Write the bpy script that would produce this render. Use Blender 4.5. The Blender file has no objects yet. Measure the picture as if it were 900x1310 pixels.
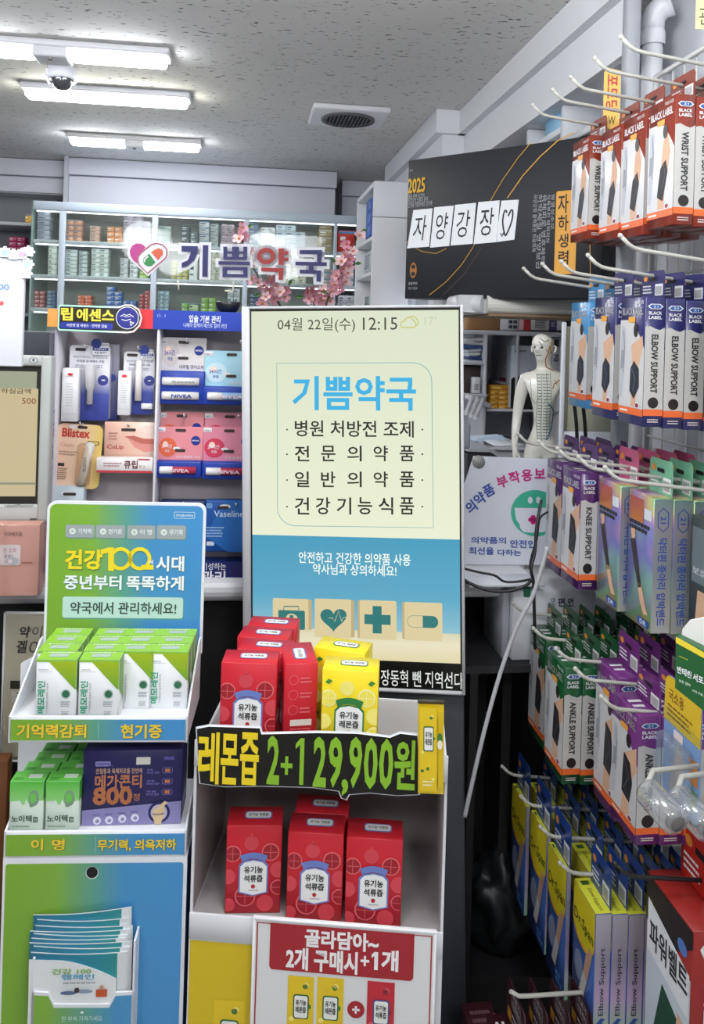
import bpy, bmesh, math, random
from mathutils import Vector, Matrix
from mathutils.geometry import tessellate_polygon
D = bpy.data; SC = bpy.context.scene; COL = SC.collection
random.seed(7)
# ---------------------------------------------------------------- camera
K = 1040.0; CX, CY = 450.0, 420.0          # focal length and principal point in photo pixels (900 x 1310)
CAMZ = 1.5; ROLL = math.radians(1.7)
cam = D.cameras.new('camera'); cam.sensor_fit = 'HORIZONTAL'; cam.sensor_width = 36
cam.lens = 36 * K / 900; cam.shift_x = 0; cam.shift_y = -(655 - CY) / 900
cam.clip_start = .02; cam.clip_end = 60
camo = D.objects.new('camera', cam); COL.objects.link(camo); SC.camera = camo
camo.matrix_world = Matrix.Translation((0, 0, CAMZ)) @ Matrix.Rotation(math.radians(90), 4, 'X') @ Matrix.Rotation(ROLL, 4, 'Z')
# ---------------------------------------------------------------- world, exposure, the shop's ceiling lamps over and behind the camera
SC.view_settings.view_transform = 'Standard'; SC.view_settings.look = 'None'
SC.view_settings.gamma = 1; SC.view_settings.use_curve_mapping = False; SC.view_settings.exposure = 0.02
wd = D.worlds.new('daylight'); SC.world = wd; wd.use_nodes = True
wd.node_tree.nodes['Background'].inputs[0].default_value = (.86, .92, 1, 1)
wd.node_tree.nodes['Background'].inputs[1].default_value = WORLD = 0.36
EYAW = math.atan2(.1316, .9913)            # the shop is turned a little against the camera
ER = Vector((-.1316, .9913, 0)); EW = Vector((.9913, .1316, 0))
def RW(a, s, z=0): return EW * a + ER * s + Vector((0, 0, z))
def area_light(name, a, s, z, sx, sy, power, col=(.93, .97, 1)):
    l = D.lights.new(name, 'AREA'); l.shape = 'RECTANGLE'; l.size = sx; l.size_y = sy; l.energy = power; l.color = col
    o = D.objects.new(name, l); COL.objects.link(o); o.location = RW(a, s, z); o.rotation_euler = (0, 0, EYAW); return o
for a, s, p in ((-.8, 1.1, 20), (.15, .8, 22), (-.7, -.4, 24), (.4, -.5, 28)):
    l = D.lights.new('ceiling_lamp', 'POINT'); l.energy = p; l.shadow_soft_size = .16; l.color = (.94, .97, 1)
    o = D.objects.new('ceiling_lamp', l); COL.objects.link(o); o.location = RW(a, s, 2.12)
area_light('dispensary_fill', .75, 3.2, 1.53, .5, .3, 11)  # added unseen fill under the bulkhead, brightens the dispensary shelves
# ---------------------------------------------------------------- helpers
def lin(h):
    h = h.lstrip('#'); c = [int(h[i:i + 2], 16) / 255 for i in (0, 2, 4)]
    return tuple(x / 12.92 if x <= .04045 else ((x + .055) / 1.055) ** 2.4 for x in c) + (1,)
_mc = {}
def M(h, r=.5, metal=0., emit=0., spec=.5, bump=0., coat=0.):
    k = (h, r, metal, emit, spec, bump, coat)
    if k in _mc: return _mc[k]
    m = D.materials.new('mat_' + h.lstrip('#')); m.use_nodes = True
    nt = m.node_tree; b = nt.nodes['Principled BSDF']
    b.inputs['Base Color'].default_value = lin(h); b.inputs['Roughness'].default_value = r
    b.inputs['Metallic'].default_value = metal; b.inputs['Specular IOR Level'].default_value = spec
    if coat: b.inputs['Coat Weight'].default_value = coat; b.inputs['Coat Roughness'].default_value = .12
    if emit:
        b.inputs['Base Color'].default_value = (.01, .01, .01, 1)
        b.inputs['Emission Color'].default_value = lin(h); b.inputs['Emission Strength'].default_value = emit
    if bump:
        n = nt.nodes.new('ShaderNodeTexNoise'); n.inputs['Scale'].default_value = 60; n.inputs['Detail'].default_value = 3
        bp = nt.nodes.new('ShaderNodeBump'); bp.inputs['Strength'].default_value = bump; bp.inputs['Distance'].default_value = .004
        nt.links.new(n.outputs[0], bp.inputs['Height']); nt.links.new(bp.outputs[0], b.inputs['Normal'])
    _mc[k] = m; return m
def ramp_mat(name, stops, axis, lo, hi, r=.4, metal=0., noise=0., scale=3., emit=0., coat=0.):
    """printed colour gradient along an object axis"""
    m = D.materials.new(name); m.use_nodes = True; nt = m.node_tree; b = nt.nodes['Principled BSDF']
    tc = nt.nodes.new('ShaderNodeTexCoord'); sep = nt.nodes.new('ShaderNodeSeparateXYZ')
    nt.links.new(tc.outputs['Object'], sep.inputs[0])
    mr = nt.nodes.new('ShaderNodeMapRange'); mr.inputs[1].default_value = lo; mr.inputs[2].default_value = hi
    nt.links.new(sep.outputs[axis], mr.inputs[0]); src = mr.outputs[0]
    if noise:
        no = nt.nodes.new('ShaderNodeTexNoise'); no.inputs['Scale'].default_value = scale; no.inputs['Detail'].default_value = 1
        nt.links.new(tc.outputs['Object'], no.inputs['Vector'])
        ma = nt.nodes.new('ShaderNodeMath'); ma.operation = 'MULTIPLY_ADD'; ma.inputs[1].default_value = noise
        nt.links.new(no.outputs[0], ma.inputs[0]); nt.links.new(src, ma.inputs[2]); src = ma.outputs[0]
        fr = nt.nodes.new('ShaderNodeMath'); fr.operation = 'FRACT'; nt.links.new(src, fr.inputs[0]); src = fr.outputs[0]
    cr = nt.nodes.new('ShaderNodeValToRGB'); el = cr.color_ramp.elements
    while len(el) < len(stops): el.new(.5)
    for e, (p, h) in zip(el, stops): e.position = p; e.color = lin(h)
    nt.links.new(src, cr.inputs[0])
    if emit:
        b.inputs['Base Color'].default_value = (.01, .01, .01, 1)
        nt.links.new(cr.outputs[0], b.inputs['Emission Color']); b.inputs['Emission Strength'].default_value = emit
    else: nt.links.new(cr.outputs[0], b.inputs['Base Color'])
    b.inputs['Roughness'].default_value = r; b.inputs['Metallic'].default_value = metal
    if coat: b.inputs['Coat Weight'].default_value = coat; b.inputs['Coat Roughness'].default_value = .12
    return m
def glass_mat(name, tint='#e8f2ee', refl=.1, rough=.02, alpha=.0, body='#dfe8ea', fk=.3):
    """thin pane: mostly see-through, a little mirror, a little milky body"""
    m = D.materials.new(name); m.use_nodes = True; nt = m.node_tree; nt.nodes.clear()
    out = nt.nodes.new('ShaderNodeOutputMaterial'); t = nt.nodes.new('ShaderNodeBsdfTransparent'); t.inputs[0].default_value = lin(tint)
    g = nt.nodes.new('ShaderNodeBsdfGlossy'); g.inputs['Roughness'].default_value = rough
    lw = nt.nodes.new('ShaderNodeLayerWeight'); lw.inputs[0].default_value = .25
    mm = nt.nodes.new('ShaderNodeMath'); mm.operation = 'MULTIPLY_ADD'; mm.inputs[1].default_value = fk; mm.inputs[2].default_value = refl
    nt.links.new(lw.outputs['Fresnel'], mm.inputs[0])
    mx = nt.nodes.new('ShaderNodeMixShader'); nt.links.new(mm.outputs[0], mx.inputs[0]); nt.links.new(t.outputs[0], mx.inputs[1]); nt.links.new(g.outputs[0], mx.inputs[2])
    last = mx.outputs[0]
    if alpha:
        df = nt.nodes.new('ShaderNodeBsdfDiffuse'); df.inputs[0].default_value = lin(body)
        m2 = nt.nodes.new('ShaderNodeMixShader'); m2.inputs[0].default_value = alpha
        nt.links.new(last, m2.inputs[1]); nt.links.new(df.outputs[0], m2.inputs[2]); last = m2.outputs[0]
    nt.links.new(last, out.inputs[0]); return m
# --- lettering: outlines of the built-in font turned into flat polygons
_tc = {}
def tmesh(s, bold):
    k = (s, bold)
    if k in _tc: return _tc[k]
    cu = D.curves.new('lettering', 'FONT'); cu.body = s; cu.offset = bold; cu.resolution_u = 2; cu.fill_mode = 'FRONT'
    ob = D.objects.new('lettering', cu); COL.objects.link(ob)
    dg = bpy.context.evaluated_depsgraph_get(); me = D.meshes.new_from_object(ob.evaluated_get(dg))
    vs = [(v.co.x, v.co.y) for v in me.vertices]; fs = [tuple(p.vertices) for p in me.polygons]
    D.objects.remove(ob); D.curves.remove(cu); D.meshes.remove(me)
    if not vs: vs = [(0, 0), (1, 0), (0, 1)]; fs = []
    x0 = min(v[0] for v in vs); x1 = max(v[0] for v in vs); y0 = min(v[1] for v in vs); y1 = max(v[1] for v in vs)
    w = max(x1 - x0, 1e-4); h = max(y1 - y0, 1e-4)
    vs = [((x - x0) / w, (y - y0) / h) for x, y in vs]
    _tc[k] = (vs, fs, w, h); return _tc[k]
class MB:
    """collects faces for ONE mesh; a current art plane (origin, right, up) takes flat shapes"""
    def __init__(s): s.v = []; s.f = []; s.m = []; s.mats = []; s.sm = []; s.front()
    def plane(s, o, u, v): s.o = Vector(o); s.u = Vector(u); s.w = Vector(v); s.n = s.u.cross(s.w).normalized(); return s
    def front(s, y=0.): return s.plane((0, y, 0), (1, 0, 0), (0, 0, 1))
    def P(s, a, b, c=0.): return s.o + s.u * a + s.w * b + s.n * c
    def mi(s, m):
        if m not in s.mats: s.mats.append(m)
        return s.mats.index(m)
    def add(s, pts, faces, mat, smooth=False):
        b = len(s.v); s.v += [tuple(p) for p in pts]; i = s.mi(mat) if not isinstance(mat, list) else None
        for k, f in enumerate(faces):
            s.f.append(tuple(b + j for j in f)); s.m.append(i if i is not None else s.mi(mat[k])); s.sm.append(smooth)
    def box(s, x0, x1, y0, y1, z0, z1, mat):
        """mat: one material, or dict with f b l r t d (default key *)"""
        p = [(x, y, z) for z in (z0, z1) for y in (y0, y1) for x in (x0, x1)]
        fs = {'f': (0, 1, 5, 4), 'r': (1, 3, 7, 5), 'b': (3, 2, 6, 7), 'l': (2, 0, 4, 6), 't': (4, 5, 7, 6), 'd': (2, 3, 1, 0)}
        if not isinstance(mat, dict): s.add(p, list(fs.values()), mat)
        else: s.add(p, list(fs.values()), [mat.get(k, mat.get('*')) for k in fs])
    def rbox(s, x0, x1, y0, y1, z0, z1, mat, r=.005, seg=2):
        bm = bmesh.new(); bmesh.ops.create_cube(bm, size=1)
        for v in bm.verts: v.co = Vector(((x0 + x1) / 2 + v.co.x * (x1 - x0), (y0 + y1) / 2 + v.co.y * (y1 - y0), (z0 + z1) / 2 + v.co.z * (z1 - z0)))
        bmesh.ops.bevel(bm, geom=list(bm.edges), offset=r, segments=seg, profile=.5, affect='EDGES'); s.bm(bm, mat, True)
    def bm(s, bm, mat, smooth=False):
        bm.verts.ensure_lookup_table(); bm.verts.index_update()
        s.add([v.co.copy() for v in bm.verts], [[v.index for v in f.verts] for f in bm.faces], mat, smooth); bm.free()
    # flat art on the current plane, c = height above it
    def poly(s, pts, mat, c=.0005):
        if len(pts) <= 4: s.add([s.P(a, b, c) for a, b in pts], [tuple(range(len(pts)))], mat); return
        tri = tessellate_polygon([[Vector((a, b, 0)) for a, b in pts]])
        ar = sum(pts[i][0] * pts[(i + 1) % len(pts)][1] - pts[(i + 1) % len(pts)][0] * pts[i][1] for i in range(len(pts)))
        out = []
        for t in tri:
            (ax, ay), (bx, by), (cx, cy) = (pts[t[0]], pts[t[1]], pts[t[2]])
            out.append(tuple(t) if (bx - ax) * (cy - ay) - (by - ay) * (cx - ax) > 0 else tuple(reversed(t)))
        s.add([s.P(a, b, c) for a, b in pts], out, mat)
    def rect(s, a0, b0, a1, b1, mat, c=.0005): s.poly([(a0, b0), (a1, b0), (a1, b1), (a0, b1)], mat, c)
    def rrect(s, a0, b0, a1, b1, r, mat, c=.0005): s.poly(rr(a0, b0, a1, b1, r), mat, c)
    def ell(s, a, b, ra, rb, mat, c=.0005, n=20): s.poly([(a + ra * math.cos(t * 2 * math.pi / n), b + rb * math.sin(t * 2 * math.pi / n)) for t in range(n)], mat, c)
    def line(s, pts, w, mat, c=.0006, closed=False):
        n = len(pts); P2 = [Vector(p) for p in pts]; L = []; R = []
        for i in range(n):
            a = P2[i - 1] if i or closed else P2[0]; b = P2[(i + 1) % n] if i < n - 1 or closed else P2[-1]
            d = (b - a); d = d.normalized() if d.length > 1e-9 else Vector((1, 0)); nn = Vector((-d.y, d.x)) * w / 2
            L.append(P2[i] + nn); R.append(P2[i] - nn)
        fs = [(i, n + i, n + (i + 1) % n, (i + 1) % n) for i in range(n if closed else n - 1)]
        s.add([s.P(p.x, p.y, c) for p in L + R], fs, mat)
    def text(s, t, a0, b0, a1, b1, mat, c=.0009, bold=.012, rot=0, keep=False, skew=0.):
        """lettering whose ink fills the rectangle; rot -90 reads downwards; keep holds the letters' own proportions"""
        bold0 = bold; bold = min(bold, .022); vs, fs, w, h = tmesh(t, bold)
        W = a1 - a0; H = b1 - b0
        if keep:
            if rot == 0:
                k = min(W / w, H / h); da, db = (W - w * k) / 2, (H - h * k) / 2; a0 += da; b0 += db; W = w * k; H = h * k
            else:
                k = min(W / h, H / w); da, db = (W - h * k) / 2, (H - w * k) / 2; a0 += da; b0 += db; W = h * k; H = w * k
        if rot == 0: q = [(a0 + x * W + skew * (y - .5) * H, b0 + y * H) for x, y in vs]
        elif rot == -90: q = [(a0 + y * W, b0 + (1 - x) * H) for x, y in vs]
        else: q = [(a0 + (1 - y) * W, b0 + x * H) for x, y in vs]
        if bold0 > .026:                 # heavy lettering: the same outlines again, shifted a little each way
            e = (bold0 - .026) * .62; ea, eb = (e * W / w, e * H / h) if rot == 0 else (e * W / h, e * H / w)
            for da, db in ((ea, eb), (-ea, eb), (ea, -eb), (-ea, -eb)): s.add([s.P(a + da, b + db, c + .00004 * (1 + (da > 0) + 2 * (db > 0))) for a, b in q], fs, mat)
        s.add([s.P(a, b, c) for a, b in q], fs, mat)
    def lines(s, a0, b0, a1, b1, n, mat, c=.0009, seed=1, fill=.45):
        """n rows of unreadably small print as broken dashes"""
        rnd = random.Random(seed); st = (b1 - b0) / n
        for i in range(n):
            a = a0; y = b1 - (i + .75) * st; e = a1 - rnd.random() * .2 * (a1 - a0)
            while a < e:
                w = min((.08 + .12 * rnd.random()) * (a1 - a0), e - a); s.rect(a, y, a + w, y + st * fill, mat, c); a += w + .025 * (a1 - a0)
    def prism(s, pts, c0, c1, mat, side=None):
        n = len(pts); s.poly(pts, mat, c1); s.add([s.P(a, b, c0) for a, b in pts] + [s.P(a, b, c1) for a, b in pts], [(i, (i + 1) % n, n + (i + 1) % n, n + i) for i in range(n)], side or mat)
        k = len(s.f); s.poly(pts, side or mat, c0)
        for i in range(k, len(s.f)): s.f[i] = tuple(reversed(s.f[i]))
    def tube(s, pts, r, mat, n=8, caps=True):
        pts = [Vector(p) for p in pts]; rs = r if isinstance(r, (list, tuple)) else [r] * len(pts); b = len(s.v); ref = None
        for i, p in enumerate(pts):
            d = (pts[min(i + 1, len(pts) - 1)] - pts[max(i - 1, 0)]).normalized()
            if ref is None: ref = d.orthogonal().normalized()
            ref = (ref - d * ref.dot(d)).normalized(); q = d.cross(ref)
            s.v += [tuple(p + (ref * math.cos(2 * math.pi * k / n) + q * math.sin(2 * math.pi * k / n)) * rs[i]) for k in range(n)]
        i = s.mi(mat); fs = [(b + j * n + k, b + j * n + (k + 1) % n, b + (j + 1) * n + (k + 1) % n, b + (j + 1) * n + k) for j in range(len(pts) - 1) for k in range(n)]
        if caps: fs += [tuple(b + k for k in reversed(range(n))), tuple(b + (len(pts) - 1) * n + k for k in range(n))]
        for f in fs: s.f.append(f); s.m.append(i); s.sm.append(len(f) == 4)
    def lathe(s, prof, mat, o=(0, 0, 0), ax=(0, 0, 1), n=20):
        """prof: (radius, height) along ax from o"""
        ax = Vector(ax).normalized(); u = ax.orthogonal().normalized(); w = ax.cross(u); o = Vector(o); b = len(s.v); i = s.mi(mat)
        for r, h in prof: s.v += [tuple(o + ax * h + (u * math.cos(2 * math.pi * k / n) + w * math.sin(2 * math.pi * k / n)) * max(r, 1e-5)) for k in range(n)]
        for j in range(len(prof) - 1):
            for k in range(n): s.f.append((b + j * n + k, b + j * n + (k + 1) % n, b + (j + 1) * n + (k + 1) % n, b + (j + 1) * n + k)); s.m.append(i); s.sm.append(True)
    def mesh(s, name):
        me = D.meshes.new(name); me.from_pydata(s.v, [], s.f)
        for m in s.mats: me.materials.append(m)
        me.polygons.foreach_set('material_index', s.m); me.polygons.foreach_set('use_smooth', s.sm); me.update(); return me
    def build(s, name, parent=None, mx=None):
        o = D.objects.new(name, s.mesh(name)); COL.objects.link(o)
        if parent is not None: o.parent = parent
        if mx is not None: o.matrix_local = mx
        return o
def rr(a0, b0, a1, b1, r, n=5, tl=True, tr=True, br=True, bl=True):
    p = []
    for (cx, cy, t0, on) in ((a1 - r, b0 + r, -90, br), (a1 - r, b1 - r, 0, tr), (a0 + r, b1 - r, 90, tl), (a0 + r, b0 + r, 180, bl)):
        if not on: p.append((a1 if cx == a1 - r else a0, b1 if cy == b1 - r else b0)); continue
        for i in range(n + 1):
            t = math.radians(t0 + 90 * i / n); p.append((cx + r * math.cos(t), cy + r * math.sin(t)))
    return p
def ray(px, py):
    u = (px - CX) / K; v = (CY - py) / K; c, s = math.cos(ROLL), math.sin(ROLL)
    return Vector((u * c - v * s, 1, u * s + v * c))
def at(px, py, d): return Vector((0, 0, CAMZ)) + ray(px, py) * d
class Fr:
    """an upright working plane standing in the shop: local x right, y away from the viewer, z up"""
    def __init__(s, px, py, d, yaw=0., tilt=0., roll=0., o=None):
        R = Matrix.Rotation(yaw, 4, 'Z') @ Matrix.Rotation(tilt, 4, 'X') @ Matrix.Rotation(roll, 4, 'Y')
        s.M = Matrix.Translation(o if o is not None else at(px, py, d)) @ R; s.I = s.M.inverted(); s.e = s.I @ Vector((0, 0, CAMZ))
    def q(s, px, py, y=0.):
        d = s.I.to_3x3() @ ray(px, py); t = (y - s.e.y) / d.y; p = s.e + d * t; return (p.x, p.z)
    def qs(s, pts, y=0.): return [s.q(a, b, y) for a, b in pts]
    def R(s, x0, y0, x1, y1, y=0.):
        """pixel rectangle (x0 y0 top left, x1 y1 bottom right) -> a0 b0 a1 b1"""
        a = s.q(x0, (y0 + y1) / 2, y)[0]; b = s.q(x1, (y0 + y1) / 2, y)[0]; t = s.q((x0 + x1) / 2, y0, y)[1]; u = s.q((x0 + x1) / 2, y1, y)[1]
        return (a, u, b, t)
    def sub(s, x, y, z): return s.M @ Matrix.Translation((x, y, z))
def tag(o, label=None, cat=None, group=None, kind=None):
    for k, v in (('label', label), ('category', cat), ('group', group), ('kind', kind)):
        if v: o[k] = v
    return o
def thing(name, label, cat, mx=None, group=None):
    o = D.objects.new(name, None); o.empty_display_size = .05; COL.objects.link(o)
    if mx is not None: o.matrix_world = mx
    return tag(o, label, cat, group)
def solid(name, mb, label, cat, mx=None, group=None):
    return tag(mb.build(name, None, mx), label, cat, group)
def struct(name, mb, mx=None): return tag(mb.build(name, None, mx), kind='structure')
def copy_tree(o, parent=None):
    c = o.copy(); COL.objects.link(c)
    if parent is not None: c.parent = parent
    for ch in KIDS.get(o.name, []): copy_tree(ch, c)
    return c
KIDS = {}
def part(name, mb, parent, mx=None, label=None):
    o = mb.build(name, parent, mx); KIDS.setdefault(parent.name, []).append(o)
    if label: o['label'] = label
    return o
ORD = ['first', 'second', 'third', 'fourth', 'fifth', 'sixth', 'seventh', 'eighth', 'ninth', 'tenth']
ROOM = Matrix.Rotation(EYAW, 4, 'Z')        # room frame: x across, y into the shop
WHITE = '#dcdde2'
# ================================================================ the shop itself
def ceil_mat():
    m = D.materials.new('ceiling_tile'); m.use_nodes = True; nt = m.node_tree; b = nt.nodes['Principled BSDF']
    tc = nt.nodes.new('ShaderNodeTexCoord'); mp = nt.nodes.new('ShaderNodeMapping'); mp.inputs['Scale'].default_value = (38, 95, 1); mp.inputs['Rotation'].default_value = (0, 0, .5)
    n = nt.nodes.new('ShaderNodeTexNoise'); n.inputs['Scale'].default_value = 1.0; n.inputs['Detail'].default_value = 2; n.inputs['Roughness'].default_value = .6
    nt.links.new(tc.outputs['Object'], mp.inputs[0]); nt.links.new(mp.outputs[0], n.inputs['Vector'])
    cr = nt.nodes.new('ShaderNodeValToRGB'); e = cr.color_ramp.elements
    e[0].position = .30; e[0].color = lin('#55555a'); e[1].position = .37; e[1].color = lin('#dedcd8')
    nt.links.new(n.outputs[0], cr.inputs[0]); nt.links.new(cr.outputs[0], b.inputs['Base Color']); b.inputs['Roughness'].default_value = .9
    return m
CEIL = 2.3
mb = MB(); mb.box(-4, 3, -3, 6, CEIL, CEIL + .05, ceil_mat()); struct('ceiling', mb, ROOM)
def floor_mat():
    m = D.materials.new('floor_tile'); m.use_nodes = True; nt = m.node_tree; b = nt.nodes['Principled BSDF']
    br = nt.nodes.new('ShaderNodeTexBrick'); br.offset = 0; br.inputs['Scale'].default_value = 2.2; br.inputs['Brick Width'].default_value = 1; br.inputs['Row Height'].default_value = 1; br.inputs['Mortar Size'].default_value = .008
    for k, h in (('Color1', '#a9a6a0'), ('Color2', '#b0ada6'), ('Mortar', '#7c7974')): br.inputs[k].default_value = lin(h)
    tc = nt.nodes.new('ShaderNodeTexCoord'); nt.links.new(tc.outputs['Object'], br.inputs['Vector']); nt.links.new(br.outputs[0], b.inputs['Base Color']); b.inputs['Roughness'].default_value = .35
    return m
mb = MB(); mb.box(-4, 3, -3, 6, -.05, 0, floor_mat()); struct('floor', mb, ROOM)
wallm = M('#d3d4da', .8)
mb = MB(); mb.box(-4, 3, 4.75, 4.85, 0, CEIL, wallm); struct('wall_back', mb, ROOM)
mb = MB(); mb.box(-4, -3.9, -3, 4.75, 0, CEIL, wallm); struct('wall_left', mb, ROOM)
# right wall stands behind the wire rack
mb = MB(); mb.box(1.25, 1.35, 1.9, 4.75, 0, CEIL, M('#dcdee4', .8)); struct('wall_right', mb, ROOM)
mb = MB(); mb.box(.95, 1.35, -.6, 1.895, 0, CEIL, M('#dcdee4', .8)); struct('wall_rack_side', mb, ROOM)
# bulkhead along the right side: fascia with a cornice, and the part that steps out farther in
def room_xy(px, py, d):
    p = at(px, py, d); return (p.dot(EW), p.dot(ER), p.z)
fm = M('#e4e5ea', .7)
mb = MB()
x1, s1, _ = room_xy(600, 140, 2.97); x0 = room_xy(555, 140, 2.97)[0]
A = .775
def s_of(px, py, a): r = ray(px, py); d = a / r.dot(EW); q = at(px, py, d); return q.dot(ER), q.z
FZ = (s_of(791, 67, A)[1] + s_of(722, 129, A)[1]) / 2
mb.box(A, A + .02, 1.62, 1.9, FZ, 2.215, fm); mb.box(A, 1.25, 1.9, s1, FZ, 2.215, fm); mb.box(A - .025, A + .02, 1.62, 1.9, 2.215, CEIL - .001, fm); mb.box(A - .025, 1.25, 1.9, s1, 2.215, CEIL - .001, fm)
mb.box(x0 + .03, 1.25, s1, 3.95, 1.56, 2.215, fm); mb.box(x0, 1.25, s1 - .025, 3.95, 2.215, CEIL - .001, fm)
struct('trim_1', mb, ROOM)
# upper wall cupboards over the glass case
um = M('#d2d3dc', .55)
def upper(px0, px1, d, zb, label):
    a0, s0, _ = room_xy(px0, 240, d); a1 = room_xy(px1, 240, d)[0]
    t = thing('wall_cupboard', label, 'cupboard', RWM(a0, s0, zb))
    w = a1 - a0; h = CEIL - zb
    mb = MB(); mb.box(.004, w - .004, .02, .33, 0, h - .004, um); part('body', mb, t)
    mb = MB(); mb.rbox(.004, w - .004, 0, .018, .004, h - .09, um, .003); part('door', mb, t)
    mb = MB(); mb.rbox(0, w, -.02, .02, h - .085, h - .003, um, .003); part('cornice', mb, t)
def RWM(a, s, z): return Matrix.Translation(RW(a, s, z)) @ ROOM
upper(-120, 81, 4.0, 2.13, 'white wall cupboard at the ceiling, the left one above open shelves')
upper(83, 435, 4.0, 1.9, 'wide white wall cupboard at the ceiling directly above the glass medicine case')
upper(437, 530, 4.4, 2.05, 'set-back white wall cupboard at the ceiling beside the tall white shelf')
# ---------------------------------------------------------------- things on the ceiling
white_p = M('#e6e6ea', .4)
glow = M('#f4f8ff', .3, emit=42.0); glow_warm = M('#fffdf0', .3, emit=42.0)
def ceil_pt(px, py, z=CEIL):
    r = ray(px, py); d = (z - CAMZ) / r.z; return at(px, py, d)
def ceiling_light(px0, px1, py, label, double, gm):
    zc = CEIL - .035; a = ceil_pt(px0, py[0], zc); b = ceil_pt(px1, py[1], zc); w = (b - a).length; c = (a + b) / 2
    t = thing('ceiling_light', label, 'ceiling light', Matrix.Translation((c.x, c.y, CEIL)) @ ROOM)
    mb = MB()
    mb.rbox(-w / 2 - .012, w / 2 + .012, -.05, .05, -.022, -.001, white_p, .006)
    if double: mb.rbox(-w * .075, w * .075, -.045, .045, -.05, -.02, white_p, .006); mb.lathe([(.006, 0), (.006, .008), (0, .009)], M('#888888', .3, 1), (0, -.03, -.05), (0, 0, -1), 8)
    part('housing', mb, t)
    mb = MB(); mb.rbox(-w / 2, w / 2, .05, .058, -.03, -.001, M('#6f675c', .7), .003); part('back_edge', mb, t)
    for x0, x1 in (((-w / 2, -w * .08), (w * .08, w / 2)) if double else ((-w / 2, w / 2),)):
        mb = MB(); mb.rbox(x0, x1, -.03, .03, -.045, -.022, gm, .009, 3); part('diffuser', mb, t)
ceiling_light(-75, 210, (67, 76), 'twin white ceiling light nearest the camera, cut by the left frame edge', True, glow)
ceiling_light(37, 238, (124, 132), 'single long warm-white ceiling light, the middle one of three', False, glow_warm)
ceiling_light(95, 252, (185, 188), 'small twin ceiling light nearest the wall cupboards', True, glow)
p = ceil_pt(80, 86)
t = thing('security_camera', 'white dome security camera hanging from the ceiling between the lights', 'security camera', Matrix.Translation(p) @ ROOM @ Matrix.Scale(.84, 4))
mb = MB(); mb.lathe([(0, 0), (.052, 0), (.054, -.008), (.052, -.04), (.05, -.045), (.04, -.047)], M('#d9dae0', .4)); mb.rbox(-.058, -.045, -.02, .02, -.038, -.012, M('#e8e8ec', .4), .004); part('housing', mb, t)
mb = MB(); mb.lathe([(.038, -.046), (.037, -.06), (.03, -.075), (.018, -.084), (0, -.087)], M('#35363a', .12, spec=.8)); part('dome', mb, t)
for sx in (-1, 1):
    mb = MB(); mb.tube([(sx * .049, -.005, -.04), (sx * .052, -.008, -.055), (sx * .04, -.012, -.072)], .005, white_p); part('bracket', mb, t)
p = ceil_pt(445, 145)
t = thing('ceiling_vent', 'white square ceiling vent with a round dark grille', 'vent', Matrix.Translation(p) @ ROOM)
mb = MB(); mb.rbox(-.14, .14, -.13, .13, -.022, -.001, M('#e2e2e6', .5), .008); part('frame', mb, t)
mb = MB(); mb.lathe([(.1, -.0225), (.1, -.03), (.088, -.03)], M('#55565a', .5), n=28)
mb.lathe([(0, -.024), (.09, -.024)], M('#1c1d1f', .7), n=28)
for i in range(-6, 7):
    h = math.sqrt(.09 ** 2 - (i * .0135) ** 2); mb.box(i * .0135 - .002, i * .0135 + .002, -h, h, -.032, -.0245, M('#66676b', .5))
part('grille', mb, t)
# ---------------------------------------------------------------- service counter
CT = .985
cm = M('#d6d6da', .35); dark = M('#111113', .6)
a0, s0, _ = room_xy(300, 748, 1.64)
t = thing('service_counter', 'long white service counter with a rounded front edge', 'counter', RWM(0, s0, 0))
mb = MB()
prof = [(0, .0)]
R_ = .024; xs0, xs1 = -1.6, .62
pts = [(.24, CT), (.024, CT)] + [(.024 - R_ * math.sin(math.radians(k * 22.5)), CT - R_ + R_ * math.cos(math.radians(k * 22.5))) for k in range(1, 8)] + [(.024, CT - 2 * R_), (.24, CT - 2 * R_)]
n = len(pts); mb.add([(x, y, z) for x in (xs0, xs1) for y, z in pts], [(i, (i + 1) % n, n + (i + 1) % n, n + i) for i in range(n)] + [tuple(reversed(range(n))), tuple(range(n, 2 * n))], cm, False)
part('worktop', mb, t)
mb = MB(); mb.box(xs0, .03, .05, .08, 0, CT - .049, dark); mb.box(.03, xs1, .222, .236, 0, CT - .049, dark); part('front_panel', mb, t, label='black panel under the worktop')
for x in (.03, xs1 - .03):
    mb = MB(); mb.box(x, x + .02, .08, .222, 0, CT - .05, M('#1c1c1e', .5)); part('side_panel', mb, t)
COUNTER_S = s0
# ================================================================ glass medicine case at the back
F = Fr(195, 311, 3.7, EYAW)
def carton(name, label, cat, grp, F, x0, x1, z0, z1, y0, dep, col, seed=0, rough=.4, top=None):
    """a small printed medicine carton: box, coloured band, brand strip, small print"""
    mb = MB(); c = M(col, rough); w = x1 - x0; h = z1 - z0
    mb.rbox(0, w, 0, dep, 0, h, c, min(.0015, h * .1), 1)
    rnd = random.Random(seed); inkc = M('#3a4460' if sum(lin(col)[:3]) > 1.2 else '#f0f0ee', .5)
    mb.front(0); mb.rect(w * .1, h * .55, w * (.35 + .3 * rnd.random()), h * .72, inkc); mb.rect(w * .1, h * .25, w * .5, h * .33, inkc)
    if rnd.random() < .6: mb.rect(w * .001, h * .86, w * .999, h * .97, M('#4f7fae' if rnd.random() < .5 else '#c9ccd4', .5))
    o = mb.build(name, None, F.sub(x0, y0, z0)); return tag(o, label, cat, grp)
SHZ = [F.q(195, 312)[1], F.q(195, 356)[1], F.q(195, 398)[1]]
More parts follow.
